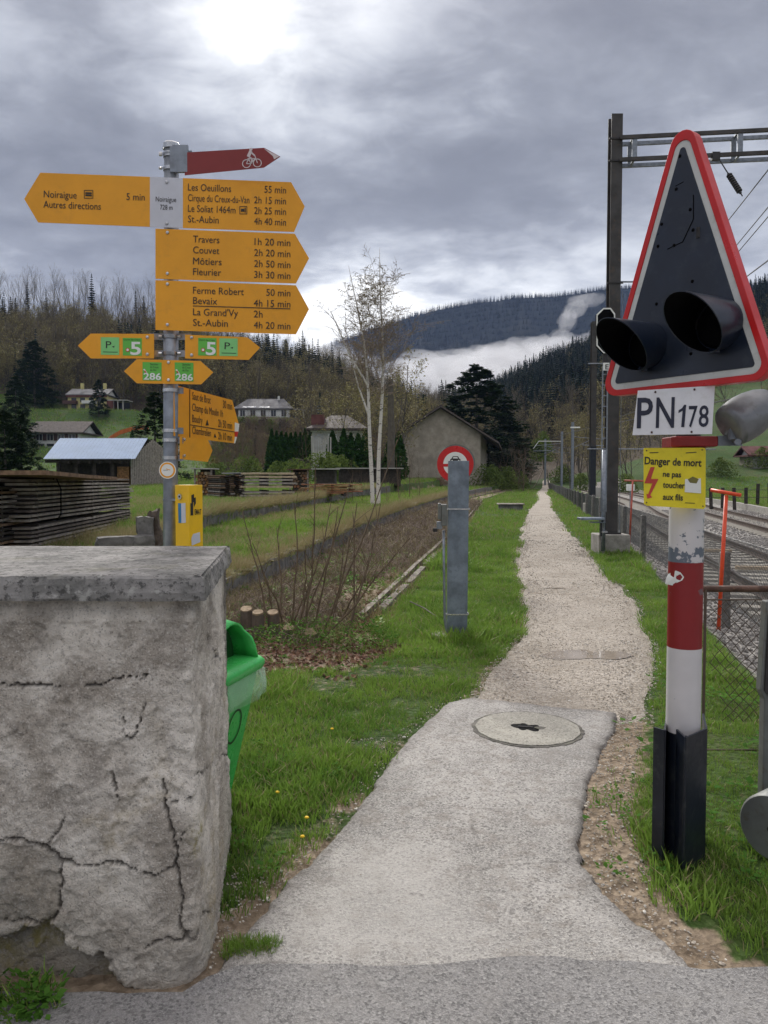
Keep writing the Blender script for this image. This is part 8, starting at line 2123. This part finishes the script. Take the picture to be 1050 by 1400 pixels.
# skyline spruces of the right hill
for i in range(70):
    px = 642+i*6.4+rnd.uniform(-3, 3); Y = rnd.uniform(470, 500)
    if rnd.random() < .8: put(SPR[i % 5], px, Y, rnd.uniform(13, 22), 20, 'spruce_tree', 'pointed dark spruce on the skyline of the right hill', 'tree', 'spruces on the right hill skyline', .9)
for i in range(46):
    px = rnd.uniform(700, 850); Y = rnd.uniform(300, 440); put(SPR[i % 5], px, Y, rnd.uniform(17, 25), 20, 'spruce_tree', 'dark spruce on the open face of the right hill', 'tree', 'spruces on the right hill face', .9)

# ------------------------------------------------------------------ far mountain
MX = np.linspace(-1500, 3200, 340); 
PROFY = 1900.
def ridge(x):
    px = CX+x/PROFY*F_PX; py = np.interp(px, [-400, 250, 400, 440, 500, 560, 600, 640, 700, 760, 830, 900, 1050, 1500, 2400], [560, 520, 495, 476, 449, 428, 418, 411, 404, 400, 391, 388, 384, 400, 470])
    return EYE+(HOR-py)/F_PX*PROFY*.985
mrows = []
for k in range(46):
    t = k/45
    if t < .86: Yk = 1150+(PROFY-1150)*(t/.86); hf = (t/.86)
    else: Yk = PROFY+(t-.86)/.14*900; hf = 1-.5*(t-.86)/.14
    prof = hf**1.35
    nz = (fbm(MX, np.full_like(MX, Yk), .006, 5, 70)-.5)*90*np.sin(math.pi*min(1, t/.86)**1.2)
    gul = (fbm(MX, np.full_like(MX, Yk*.25), .012, 3, 71)-.5)*40*np.sin(math.pi*min(1, t/.86))
    mrows.append(np.stack([MX*(.75+.25*Yk/PROFY), np.full_like(MX, Yk), 3+(ridge(MX)-3)*prof+nz+gul+(7*(fbm(MX, MX*0, .03, 3, 72)-.5) if t >= .84 else 0)], 1))
MV = np.concatenate(mrows); n = len(MX); mb = MB().mat('mountain_wood'); mb.add(MV.tolist(), [(i*n+j, i*n+j+1, (i+1)*n+j+1, (i+1)*n+j) for i in range(45) for j in range(n-1)])
mt = mb.build('mountain', kind='structure', smooth=True)
jv = np.where((MX > -350) & (MX < 1050))[0]; sel = rng.integers(14, 39, 26000)*n+jv[rng.integers(0, len(jv), 26000)]; sel2 = rng.integers(38*n, 40*n, 16000); ids = np.concatenate([sel, sel2]); pj = MV[ids]+np.stack([rng.uniform(-7, 7, len(ids)), rng.uniform(-8, 8, len(ids)), np.full(len(ids), -2.)], 1)
k = (pj[:, 0] > -500) & (pj[:, 0] < 1200); pj = pj[k]; m_ = len(pj)
o = scatter('mountain_wood', pj, np.stack([np.zeros(m_), np.zeros(m_), rng.uniform(0, 6, m_)], 1), rng.uniform(.45, 1.05, m_), FARSPR); tag(o, 'distant blue spruce forest on the mountain', 'forest')

# ------------------------------------------------------------------ cloud bank in the valley and haze
for fname, fden in (('fog_thin', .0014), ('fog', .0072)):
  m = bpy.data.materials.new(fname); m.use_nodes = True; t_ = m.node_tree; t_.nodes.clear(); MATS[fname] = m
  pv = t_.nodes.new('ShaderNodeVolumePrincipled'); pv.inputs['Color'].default_value = (.97, .98, 1, 1); pv.inputs['Density'].default_value = fden; pv.inputs['Anisotropy'].default_value = .2
  oo = t_.nodes.new('ShaderNodeOutputMaterial'); t_.links.new(pv.outputs[0], oo.inputs['Volume'])
def puff(cx_, cy_, cz, sx, sy, sz, seed, mt_='fog'):
    mb = MB().mat(mt_); nu, nv = 44, 26; mb.sphere((0, 0, 0), 1, nu, nv); v = np.array(mb.v); nn = fbm(v[:, 0]*2.2+5+seed, v[:, 2]*2.2+v[:, 1]*1.7+5, 1.0, 5, seed, .6); s_ = .40+1.15*nn
    v = v*s_[:, None]*np.array([sx, sy, sz])+np.array([cx_, cy_, cz]); mb.v = v.tolist(); return mb
def bank(px, py, Y, w_px, h_px, depth, seed, label, group='fog drifting before the mountain'):
    p = P(px, py, Y); k = Y/F_PX; o = puff(p.x, Y, p.z, w_px*k/2, depth, h_px*k/2, seed).build('fog_bank', smooth=True); tag(o, label, 'fog', kind='stuff'); return o
for i, (px, py, w_, h_) in enumerate([(610, 500, 150, 62), (690, 487, 150, 58), (765, 474, 130, 50), (830, 462, 110, 44), (560, 512, 110, 50), (650, 510, 200, 46), (735, 495, 180, 40), (455, 492, 90, 44), (500, 505, 90, 34), (905, 450, 160, 50), (1000, 440, 160, 60), (425, 470, 60, 40), (786, 418, 30, 20), (774, 432, 24, 28), (766, 449, 34, 22), (800, 404, 46, 16), (676, 474, 80, 30), (620, 478, 90, 30), (560, 492, 70, 28), (720, 464, 90, 30), (650, 470, 60, 20), (745, 458, 60, 24), (600, 487, 130, 22), (500, 484, 60, 30), (455, 470, 60, 30)]):
    bank(px, py+(13 if py > 445 else 6), 1130+14*i, w_, h_, 70 if h_ > 40 else 34, i+1, 'white fog bank lying in the valley before the mountain')
b_ = MB(); me = bpy.data.meshes.new('haze')
hb = MB(); m = bpy.data.materials.new('haze_air'); m.use_nodes = True; t_ = m.node_tree; t_.nodes.clear(); MATS['haze_air'] = m
pv = t_.nodes.new('ShaderNodeVolumePrincipled'); pv.inputs['Color'].default_value = (.40, .57, .96, 1); pv.inputs['Density'].default_value = .00007; pv.inputs['Anisotropy'].default_value = .1
oo = t_.nodes.new('ShaderNodeOutputMaterial'); t_.links.new(pv.outputs[0], oo.inputs['Volume'])
hb.mat('haze_air').box((500, 2000, 300), (6400, 5200, 640)); h_ = hb.build('haze', kind='stuff'); h_.location.z = min(h_.location.z, -20)
